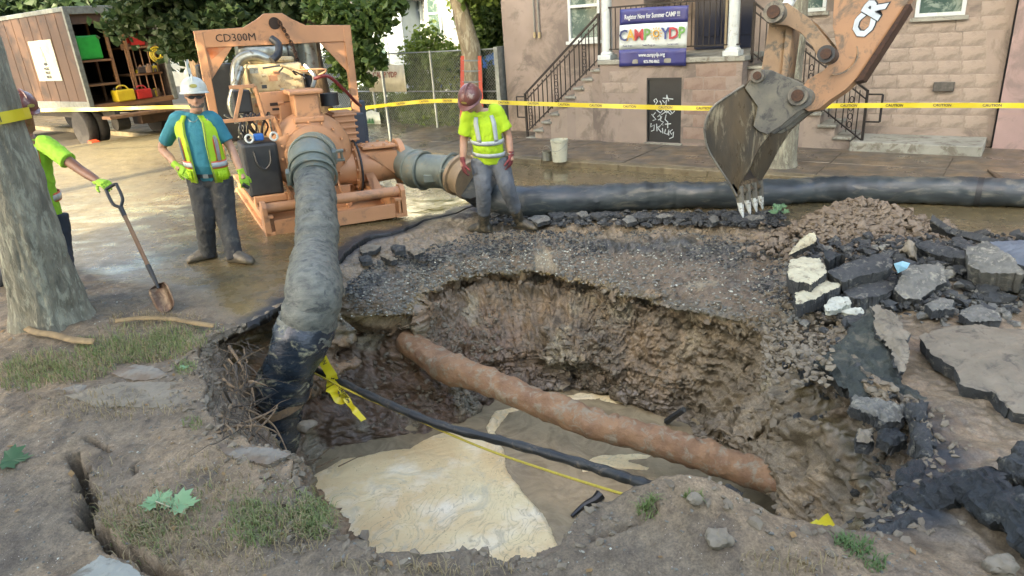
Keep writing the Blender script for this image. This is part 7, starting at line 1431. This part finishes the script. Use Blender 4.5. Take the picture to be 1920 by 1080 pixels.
for i in range(16):   # flat broken pieces of asphalt lying along the far break
    px = 1010+i*27+R.uniform(-8, 8); py = 405+R.uniform(-5, 7); w_, h_ = R.uniform(10, 24), R.uniform(4, 8)
    C_('asphalt_chunk', '%s flat asphalt piece from the left along the far break' % ORD[i], 'rubble', [(px-w_, py), (px-w_*.3, py-h_), (px+w_*.8, py-h_*.6), (px+w_, py+h_*.4), (px-w_*.2, py+h_)], .05+R.uniform(-.01, .03), .05, M_asphg if i % 3 == 0 else M_asph, 50+i, group='asphalt pieces along the far break')
# stones on the near bank
for (a, b, r, m, lb) in ((1352, 1010, .07, M_mudtop, 'rounded brown stone on the near bank, left of the pale flat stone'), (1880, 1064, .06, M_mudtop, 'tan rounded stone at the bottom right corner'), (576, 800, .07, M_mudtop, 'brown cobble stuck in the bank below the hose strap'), (1300, 938, .04, M_mudtop, 'small stone on the crest of the near bank')):
    z = gzp(a, b) if a != 576 else -.75; x = MB(); c = W(a, b, z+r*.5); V = []; bb = bmesh.new(); bmesh.ops.create_icosphere(bb, subdivisions=3, radius=r); V = np.array([v.co[:] for v in bb.verts])*[1.15, .9, .75]; V += .9*V*fbm(V+c, 8, 4, 3)[:, None]+.02*V/r*fbm(V+c, 34, 2, 4)[:, None]; x.v = [tuple(c+v) for v in V]; x.f = [tuple(v.index for v in f.verts) for f in bb.faces]; x.mi = [0]*len(x.f); bb.free()
    tag(x.build('stone', m, None, smooth=True, local=c), lb, 'stone')
# paving flags peeping out of the soil on the near side
def flag(label, px, z, th=.05, m=M_pav, seed=1): return C_('paving_flag', label, 'paving slab', px, z, th, m, seed, rough_=.008, mside=m, bulge=.006)
flag('pale paving slab half buried at the edge of the grass below the maple', [(205, 698), (250, 682), (290, 686), (322, 706), (250, 712)], .118, seed=61)
flag('small pale patch of paving left of the half buried slab', [(88, 728), (120, 718), (166, 722), (150, 736), (96, 738)], .112, seed=62)
flag('muddy stone slab overhanging a dark gap near the pit rim', [(120, 740), (220, 716), (330, 716), (392, 742), (384, 764), (318, 770), (300, 762), (180, 762)], .128, .06, M_mudtop, 63)
flag('grey paving slab jutting over the pit beside the roots', [(390, 830), (440, 832), (500, 838), (548, 850), (500, 872), (440, 858)], .125, .06, M_pav, 64)
flag('pale concrete slab at the bottom left corner of the photo', [(120, 1080), (190, 1040), (214, 1046), (280, 1085), (250, 1130), (60, 1130)], .16, .05, M_concrete, 65)
flag('flat grey stone set in the near bank', [(1362, 1032), (1392, 1012), (1440, 1010), (1452, 1022), (1400, 1042)], .155, .03, M_concrete, 66)
# roots hanging at the left rim
M_root = mat('root_fibre', L_(150, 122, 92), L_(104, 84, 66), scale=20, rough=.85, bump=.3)
M_rootd = mat('dark_root', L_(84, 72, 60), L_(60, 52, 44), scale=20, rough=.85, bump=.3)
rt = empty('root_tangle', W(460, 720, 0), 'tangle of torn pale tree roots hanging over the left rim of the pit', 'roots'); R = random.Random(12)
for i in range(150):
    a, b = R.uniform(400, 478), R.uniform(640, 815); z = gzp(a, b)+.0; p = W(a, b, max(z, -.15)+.03); L = R.uniform(.08, .4); d = unit(A_([R.uniform(-.2, 1), R.uniform(-1, .4), R.uniform(-.6, .25)])); q = [p]
    for k in range(5): d = unit(d+A_([R.uniform(-.5, .5), R.uniform(-.5, .5), R.uniform(-.5, .25)])*.8); q.append(q[-1]+d*L/5)
    r0 = R.choice((.0015, .002, .003, .004, .007)) if i < 140 else .012; x = MB(); x.tube(q, list(np.linspace(r0, r0*.25, 6)), 5); x.build('root', [M_root, M_rootd, M_rootd, M_rootd][i % 4], rt)
for pts, r in ((([(400, 815, .12), (440, 800, .12), (490, 780, .1), (520, 765, .05)]), .012), (([(455, 838, .1), (490, 800, .05), (512, 775, .0), (520, 760, .0)]), .010), (([(440, 760, .1), (480, 775, .05), (515, 800, -.05), (540, 850, -.15)]), .010), (([(430, 650, .1), (450, 680, .08), (470, 720, .0), (478, 760, -.1)]), .014)):
    x = MB(); x.tube(curvepts([W(*p) for p in pts], 5), list(np.linspace(r, r*.4, (len(pts)-1)*5+1)), 7); x.build('root', M_root, rt, smooth=True)
# grass
def grassmat(name, a, b): return leafmat(name, a, b, .3)
M_gr = grassmat('thin_grass', (.13, .20, .06), (.20, .23, .09)); M_grd = grassmat('dry_grass', (.30, .25, .14), (.24, .20, .11))
def grass(name, areas, n, h, m, seed):
    r = np.random.RandomState(seed); V = []; tot = sum(a[4] for a in areas)
    for cx, cy, rx, ry, wgt in areas:
        for _ in range(int(n*wgt/tot)):
            t = r.uniform(0, 6.283); q = r.uniform(0, 1)**.7; a, b = cx+rx*q*math.cos(t), cy+ry*q*math.sin(t); V.append((a, b))
    V = np.array(V); z = np.full(len(V), .12)
    for _ in range(3):
        d = CR[None]*(V[:, :1]-960)+CU[None]*(540-V[:, 1:])+CF[None]*FPX; w_ = CC+d*((z-H)/d[:, 2])[:, None]; z = Hfull(w_[:, 0], w_[:, 1])
    w_[:, 2] = z-.004; n = len(w_); az = r.uniform(0, 6.283, n); hh = h*r.uniform(.4, 1.2, n); ln = r.uniform(.2, 1.3, n); wd = .0022+.0012*r.rand(n)
    d = np.stack([np.cos(az), np.sin(az), 0*az], 1); s = np.stack([-np.sin(az), np.cos(az), 0*az], 1)*wd[:, None]
    p1 = w_+d*(hh*ln*.35)[:, None]+np.array([0, 0, 1])*(hh*.6)[:, None]; p2 = w_+d*(hh*ln)[:, None]+np.array([0, 0, 1])*(hh*np.clip(1.05-ln*.5, .25, 1))[:, None]
    Vv = np.stack([w_-s, w_+s, p1+s*.7, p2, p1-s*.7], 1).reshape(-1, 3); o = npmesh(name, Vv, (np.arange(n)[:, None]*5+np.array([[0, 1, 2, 4]])), m, smooth=False)
    o2 = npmesh(name, Vv, (np.arange(n)[:, None]*5+np.array([[4, 2, 3]])), m, smooth=False)
    for q in (o, o2): tag(q, kind='stuff')
AR = [(250, 655, 110, 28, 4), (110, 690, 110, 30, 2.4), (330, 640, 60, 20, 1.2), (40, 710, 60, 26, .7), (300, 620, 120, 14, .5)]
grass('grass', AR, 2600, .08, M_gr, 1); grass('dry_grass', AR+[(200, 760, 160, 30, 1.2), (190, 930, 60, 80, .5), (290, 600, 90, 14, 1.5)], 3000, .07, M_grd, 2)
grass('grass', [(480, 985, 60, 45, 2), (590, 975, 45, 40, 2.4), (270, 1000, 80, 50, 1.2), (520, 960, 90, 60, 1), (370, 960, 90, 60, .6), (1215, 968, 22, 12, .5), (1300, 930, 20, 10, .2), (365, 795, 22, 14, .2), (345, 690, 24, 14, .5)], 2000, .06, M_gr, 3)
grass('dry_grass', [(260, 990, 90, 60, 2), (420, 930, 140, 90, 1.4), (560, 990, 70, 50, 1), (380, 1040, 160, 40, 1), (800, 1070, 200, 15, .4), (1500, 1060, 120, 20, .3)], 1800, .07, M_grd, 4)
grass('weeds', [(1610, 1030, 30, 22, 2), (1580, 1015, 20, 10, 1), (1640, 1060, 24, 16, 1)], 300, .045, grassmat('weed_green', (.08, .16, .05), (.14, .20, .08)), 5)
grass('grass', [(1540, 326, 80, 9, 2), (1470, 322, 30, 6, .5), (1880, 297, 60, 7, 2.5), (1620, 326, 30, 5, .4)], 2600, .10, M_gr, 6)
grass('dry_grass', [(1590, 420, 90, 22, .3), (1530, 326, 90, 9, 2)], 700, .08, M_grd, 7)
x = MB(); x.v = []; 
def leafshape(c, d, nrm, s, m, par, nm='leaf'):
    """maple leaf, five lobed, folded along the midrib"""
    d = unit(d); n_ = unit(A_(nrm)-d*(A_(nrm)@d)); s_ = np.cross(d, n_)
    o = [(0, 0), (-.12, .10), (-.42, .02), (-.36, .16), (-.62, .34), (-.46, .40), (-.56, .66), (-.30, .56), (-.24, .66), (-.16, .62), (-.2, .84), (-.08, .80), (0, 1.08)]
    o = o+[(-a, b) for a, b in o[-2:0:-1]]; P = [A_(c)+s_*a*s+d*b*s+n_*(.22*abs(a)+.05*math.sin(b*7))*s for a, b in o]; x = MB(); cc_ = A_(c)+d*.35*s; x.add(P+[cc_], [(i, (i+1) % len(P), len(P)) for i in range(len(P))]); return x.build(nm, m, par, fix=False, smooth=True)
M_mg = leafmat('pale_green_leaf', (.20, .34, .17), (.15, .28, .13), .2)
sp = empty('maple_sprig', W(315, 940, .14), 'fresh pale green maple leaf sprig lying on the soil at the lower left', 'leaves'); zz = gzp(315, 940)+.03
for (a, b), (c, d), s in (((300, 944), (292, 912), .12), ((322, 948), (388, 936), .15), ((300, 946), (362, 926), .10), ((296, 944), (246, 950), .09)):
    p, q = W(a, b, zz), W(c, d, zz+.015); leafshape(p, q-p, (.1, -.25, 1), s, M_mg, sp)
x = MB(); x.tube([W(292, 940, zz+.01), W(318, 950, zz+.012)], .003, 5); x.build('leaf_stalk', M_tan, sp)
for (a, b, c, d, s, lb) in ((340, 692, 356, 684, .07, 'small pale leaf lying on the grass by the torn roots'), (0, 866, 45, 858, .18, 'long dark green leaf at the left edge of the photo')):
    z = gzp(a, b)+.02; t = leafshape(W(a, b, z), W(c, d, z)-W(a, b, z), (0, -.2, 1), s, M_mg if a else leafmat('dark_fallen_leaf', (.06, .14, .06), (.05, .11, .05)), None, 'fallen_leaf'); tag(t, lb, 'leaf')
lt = empty('leafy_twig', W(1458, 392, .02), 'small green leafy twig lying beside the bucket teeth', 'leaves'); R = random.Random(2)
for i in range(16): p = W(R.uniform(1440, 1476), R.uniform(385, 401), .04+R.random()*.05); leafshape(p, A_([R.uniform(-1, 1), R.uniform(-1, 1), .3]), (R.uniform(-.4, .4), -.5, 1), .07, M_mg, lt)
# flat straps on the ground, boards, litter
def strip(name, label, cat, px, w_, m, z=.02, th=.008, wav=.01):
    P = curvepts([W(a, b, gzp(a, b)+z) for a, b in px], 6); x = MB(); vs = []; zz_ = [p[2] for p in P]; lo_ = sum(zz_)/len(zz_)
    for p in P: p[2] = .5*p[2]+.5*lo_
    for i, p in enumerate(P): d = unit(P[min(i+1, len(P)-1)]-P[max(0, i-1)]); s = unit(unit(np.cross(d, [0, 0, 1]))*.8*(-1 if d[0] > 0 else 1)+A_([0, 0, .6])); vs += [p-s*w_/2+[0, 0, wav*math.sin(i*1.3)], p+s*w_/2+[0, 0, wav*math.cos(i)]]
    x.add(vs, [(2*i, 2*i+1, 2*i+3, 2*i+2) for i in range(len(P)-1)]); return tag(x.build(name, m, None, fix=False, smooth=True, solid=th, local=P[0]), label, cat)
M_strap = mat('tan_strap', L_(160, 132, 94), L_(118, 98, 70), scale=9, rough=.8, bump=.1, bscale=90)
strip('webbing_strap', 'tan webbing strap lying round the foot of the maple trunk', 'strap', [(32, 600), (60, 618), (100, 628), (140, 640), (178, 644)], .055, M_strap, .05, th=.004, wav=.001)
strip('webbing_strap', 'long tan strap stretched from the maple towards the hose', 'strap', [(215, 600), (260, 596), (320, 600), (370, 606), (402, 612)], .042, M_strap, .05, th=.004, wav=.001)
for i, (px, z) in enumerate((([(1812, 318), (1855, 320), (1870, 338), (1812, 334)], .05), ([(1860, 322), (1930, 324), (1940, 332), (1880, 334)], .09), ([(1812, 334), (1868, 338), (1872, 344), (1815, 340)], .08), ([(1850, 316), (1880, 330), (1886, 334), (1870, 334)], .13))):
    C_('wood_board', ['splintered pale board nearest the kerb at the right', 'longest pale board at the right edge', 'lowest grey board of the broken pallet', 'dark board lying across the pale boards'][i], 'board', px, z, .03, [M_pav, mat('weathered_board', L_(176, 152, 132), L_(150, 128, 110), scale=6, rough=.8, stretch=(1, 1, 1), bump=.5), M_pav, M_barkd][i], 80+i, rough_=.003, mside=M_barkd, bulge=0, group='broken boards at the right')
x = MB(); z = .30; x.add([W(1676, 495, .36), W(1692, 490, .39), W(1706, 494, .37), W(1700, 504, .36), W(1684, 512, .34), W(1690, 499, .40)], [(0, 1, 5), (1, 2, 5), (2, 3, 5), (3, 4, 5), (4, 0, 5)]); o = x.build('face_mask', mat('pale_blue_cloth', L_(170, 212, 226), L_(150, 196, 214), rough=.8), None, fix=False, solid=.006, local=W(1690, 500, .36)); tag(o, 'crumpled pale blue paper mask on the rubble', 'mask')
# bucket and can on the far sidewalk
bk_ = empty('plastic_bucket', W(1050, 302, .1), 'white plastic bucket standing on the wet far sidewalk', 'bucket'); c = W(1050, 302, .1)
x = MB(); x.lathe(c, (0, 0, 1), [(0, .125), (.33, .145), (.335, .155), (.35, .155), (.352, .145), (.36, .15), (.37, .15), (.37, .138), (.05, .11)], 26); x.build('pail', mat('white_plastic', L_(222, 216, 196), L_(206, 200, 180), L_(160, 140, 110), scale=8, rough=.4, c3amt=.2), bk_, smooth=True); x = MB(); x.tube([c+[0, 0, .31]+EU*.15*math.cos(t)-EN*.02+A_([0, 0, -.12*math.sin(t)])-EN*.145*math.sin(t) for t in np.linspace(0, math.pi, 12)], .004, 5); x.build('handle', M_galv, bk_)
cn = empty('paint_can', W(1028, 300, .1), 'small shiny metal can beside the white bucket', 'can'); c = W(1026, 300, .1); x = MB(); x.lathe(c, (0, 0, 1), [(0, .08), (.15, .08), (.155, .085), (.16, .085), (.16, .072), (.04, .07)], 22); x.build('can', M_chrome, cn, smooth=True); x = MB(); x.tube([c+[0, 0, .15]+EU*.08*math.cos(t)+A_([0, 0, .1*math.sin(t)]) for t in np.linspace(0, math.pi, 12)], .003, 5); x.build('handle', M_galv, cn)
# driftwood in the water, sticks
x = MB(); x.tube(curvepts([W(1072, 968, WATER_Z+.02), W(1095, 948, WATER_Z+.05), W(1115, 938, WATER_Z+.08), W(1126, 928, WATER_Z+.1)], 4), list(np.linspace(.015, .05, 13)), 8); tag(x.build('driftwood', mat('black_wet_wood', L_(36, 36, 36), L_(52, 50, 48), rough=.4, bump=.6), None, smooth=True, local=W(1100, 950, -1.5)), 'black wet stick poking out of the brown water', 'stick')
x = MB(); x.tube([W(1250, 790, -1.46), W(1282, 768, -1.2)], [.035, .03], 6); tag(x.build('wood_stub', M_blk, None, local=W(1260, 780, -1.46)), 'dark stub leaning at the foot of the far wall above the pipe', 'stick')
C_('rock', 'dark greenish slab standing under the pipe at the right of the water', 'rock', [(1265, 930), (1280, 890), (1305, 876), (1330, 885), (1338, 930), (1300, 960)], [-1.45, -1.15, -1.0, -1.0, -1.2, -1.45], .12, MATS['greenish_asphalt'], 91)
C_('rock', 'brown angular block beneath the pipe next to the dark hole', 'rock', [(1345, 930), (1365, 898), (1395, 905), (1400, 935), (1372, 948)], [-1.25, -1.0, -.98, -1.1, -1.3], .15, M_mudtop, 92)
R = random.Random(4)
for i in range(5):
    a, b = R.uniform(560, 640), R.uniform(850, 880); p = W(a, b, -1.42); d = A_([R.uniform(-.2, .3), R.uniform(-.1, .2), R.uniform(.0, .08)]); x = MB(); x.tube([p, p+d], [.007, .004], 5); o = x.build('twig', M_root, None, local=p); tag(o, ['longest', 'lowest', 'thinnest', 'highest', 'rightmost'][i]+' pale twig on the mud bank beside the foam', 'twig', 'twigs on the mud bank')
# ---------------------------------------------------------------- caution tapes
M_tape = mat('caution_tape', L_(232, 208, 40), L_(218, 192, 34), scale=3, rough=.4, bump=.1)
def tape(label, pts, w_, words=0, twist=0, sag=.04, th=.45, letters=True, name='caution_tape', txt='CAUTION', n=10):
    P = curvepts(pts, n); t = empty(name, P[0], label, 'tape'); x = MB(); vs = []; nr = []
    for i, p in enumerate(P):
        d = unit(P[min(i+1, len(P)-1)]-P[max(0, i-1)]); tocam = unit(CC-p); a = twist*math.sin(i*.37)+.15*math.sin(i*.9); s0 = unit(np.cross(d, tocam)); s0 = s0 if s0[2] > 0 else -s0; n0 = np.cross(d, s0); s = s0*math.cos(a)+n0*math.sin(a); vs += [p-s*w_/2, p+s*w_/2]; nr.append(s)
    x.add(vs, [(2*i, 2*i+1, 2*i+3, 2*i+2) for i in range(len(P)-1)]); x.build('band', M_tape, t, fix=False, smooth=True)
    if letters:
        L = np.concatenate([[0], np.cumsum([np.linalg.norm(P[i+1]-P[i]) for i in range(len(P)-1)])]); pos = .25
        while pos < L[-1]-.25:
            q = A_([np.interp(pos, L, [p[k] for p in P]) for k in range(3)]); i = min(int(np.searchsorted(L, pos)), len(P)-2); d = unit(P[i+1]-P[i]); d = d if d@CR > 0 else -d; s = nr[i]; s = unit(s-d*(s@d)); nn = unit(CC-q)
            text_mesh('tape_word', txt, M_black, q+np.cross(d, s)*.006, d, s, w_*.5, t, ext=.0005, bold=.001); pos += w_*8.5
    return t
v3 = D(735, 196, 14.75)
tape('yellow caution tape stretched from the far left past the truck to the steel pole', [D(-60, 208, 15.4), D(50, 207, 15.2), D(180, 205, 15.1), D(310, 201, 15.0), D(430, 202, 14.9), D(620, 207, 14.8), v3], .07, letters=False)
tape('yellow caution tape from the steel pole past the bending worker to the grey trunk', [v3, D(800, 190, 14.2), D(870, 189, 13.6), D(960, 193, 13.1), D(1150, 199, 11.9), D(1330, 203, 10.9), D(1475, 200, 10.2)], .075)
tape('yellow caution tape from the grey trunk to the right edge of the photo', [D(1475, 200, 10.15), D(1600, 198, 9.9), D(1760, 197.5, 9.5), D(1920, 198, 9.1), D(2050, 199, 8.8)], .068)
bt = big.location; yy = D(18, 225, bt[1]); 
x = MB(); zc = D(20, 222, bt[1])[2]; k = 30; cx, cy = np.interp(zc, [p[2] for p in P_], [p[0] for p in P_]), np.interp(zc, [p[2] for p in P_], [p[1] for p in P_]); rr = .275
t = empty('caution_tape', (cx, cy, zc), 'yellow caution tape wound round the maple trunk at head height', 'tape'); vs = []
for i in range(k+1): a = 2*math.pi*i/k; vs += [A_([cx+rr*math.cos(a), cy+rr*math.sin(a), zc-.045+.03*math.cos(a)]), A_([cx+rr*math.cos(a), cy+rr*math.sin(a), zc+.045+.03*math.cos(a)])]
x.add(vs, [(2*i, 2*i+2, 2*i+3, 2*i+1) for i in range(k)]); x.build('band', M_tape, t, fix=False, smooth=True)
dc_ = unit(A_([0, 0, 0])-A_([cx, cy, 0])); text_mesh('tape_word', 'NOI', M_black, A_([cx, cy, zc+.03*dc_[0]])+dc_*(rr+.008), np.cross([0, 0, 1], dc_), (0, 0, 1), .05, t, ext=.001)
tape('caution tape strip reading CAUTION hanging behind the black hose', [W(590, 648, -.25), W(602, 668, -.3), W(612, 688, -.36), W(624, 706, -.42)], .085, txt='CAUTION', n=4, letters=False)
p, q = W(592, 652, -.25), W(616, 694, -.38); d = unit(q-p); s = unit(np.cross(d, unit(CC-p))); text_mesh('tape_word', 'TION', M_black, (p+q)/2+unit(CC-p)*.012, d, -s if s[2] < 0 else s, .04, None or bpy.data.objects[[o.name for o in bpy.data.objects if o.name.startswith('caution_tape')][-1]], ext=.001)
tape('crumpled caution tape tied round the black cable, its tail hanging down', [W(626, 702, -.40), W(634, 722, -.45), W(648, 745, -.52), W(664, 768, -.6), W(682, 788, -.66)], .055, twist=.7, letters=True, txt='CAUTION', n=8)
tape('bunched caution tape knot hanging beside the longer tail', [W(622, 706, -.42), W(620, 722, -.46), W(626, 738, -.5), W(640, 748, -.54), W(650, 742, -.5)], .10, twist=.9, letters=True, txt='ION', n=6)
tape('loose end of caution tape at the near rim beside the weeds', [W(1506, 1004, .05), W(1530, 996, .09), W(1552, 984, .04), W(1562, 978, -.05)], .09, twist=.5, letters=True, txt='CA', n=6)

# rim pieces of broken asphalt along the right bank and by the left break
for i, (px, z, th, m) in enumerate((([(1720, 790), (1742, 786), (1752, 812), (1748, 850), (1728, 846), (1716, 816)], .05, .14, M_asph), ([(1690, 880), (1722, 858), (1744, 868), (1730, 900), (1700, 908)], .03, .12, M_blk), ([(1700, 752), (1738, 748), (1746, 784), (1716, 786)], .06, .10, M_asph), ([(1600, 742), (1650, 746), (1700, 762), (1690, 784), (1640, 780), (1604, 764)], .0, .08, M_asphg), ([(1650, 800), (1690, 800), (1706, 822), (1672, 834), (1650, 820)], -.06, .07, M_blk), ([(1606, 800), (1636, 804), (1640, 826), (1612, 826)], -.10, .08, M_mudtop), ([(1490, 650), (1520, 640), (1550, 660), (1536, 690), (1500, 684)], .02, .08, M_mudtop), ([(1590, 1004), (1640, 984), (1700, 966), (1724, 974), (1660, 1004), (1606, 1022)], .03, .06, M_asph))):
    C_('asphalt_chunk', ['upright dark rim piece between the right pit wall and the wet mud', 'black wedge on the rim just left of the big black slab', 'dark rim piece below the tail of the greenish black sheet', 'grey crust piece on the right bank below the greenish black sheet', 'black tarry patch low on the right bank', 'small mud capped lump on the right bank', 'mud capped lump on the rim below the pale wedge slab', 'dark crust edge at the rim above the weeds'][i], 'rubble', px, z, th, m, 120+i, rough_=.022)
cr = np.random.RandomState(77)
for n_, m_, lo, hi in ((420, M_asph, .012, .04), (700, MATS['soil_clod'], .01, .04)):
    P = pick((X_ > 1.3) & (Y_ < 5.6) & (GZ > 3.6) & (GZ < 6.3), n_); stones('bank_rubble', P, cr.uniform(lo, hi, n_), m_, cr, .7)
# litter of dead twigs and crumbs over the near soil
V = []; r = np.random.RandomState(31); n = 420; p = pick(nearm & (Y_ > 1.5), n); a = r.uniform(0, 6.283, n); L = r.uniform(.015, .07, n); d = np.stack([np.cos(a), np.sin(a), r.uniform(-.1, .25, n)], 1); s_ = np.stack([-np.sin(a), np.cos(a), 0*a], 1)*.0018
p[:, 2] += .006; q = p+d*L[:, None]; m_ = (p+q)/2+np.stack([-np.sin(a), np.cos(a), 0*a], 1)*(L*r.uniform(-.25, .25, n))[:, None]
VV = np.stack([p-s_, p+s_, m_+s_, m_-s_, q+s_, q-s_], 1).reshape(-1, 3); o = npmesh('dead_twigs', VV, np.concatenate([np.arange(n)[:, None]*6+np.array([[0, 1, 2, 3]]), np.arange(n)[:, None]*6+np.array([[3, 2, 4, 5]])]), M_root, smooth=False); tag(o, kind='stuff')
n = 160; p = pick(nearm & (Y_ > 1.5), n); p[:, 2] += .008; a = r.uniform(0, 6.283, n); L = r.uniform(.01, .03, n)[:, None]; d = np.stack([np.cos(a), np.sin(a), r.uniform(-.3, .4, n)], 1)*L; s_ = np.stack([-np.sin(a), np.cos(a), r.uniform(-.4, .4, n)], 1)*L*.6
o = npmesh('dead_leaves', np.stack([p-d, p-s_, p+d, p+s_], 1).reshape(-1, 3), np.arange(4*n).reshape(-1, 4), mat('dead_leaf', L_(170, 134, 84), L_(130, 96, 60), scale=20, rough=.8, bump=0), smooth=False); tag(o, kind='stuff')
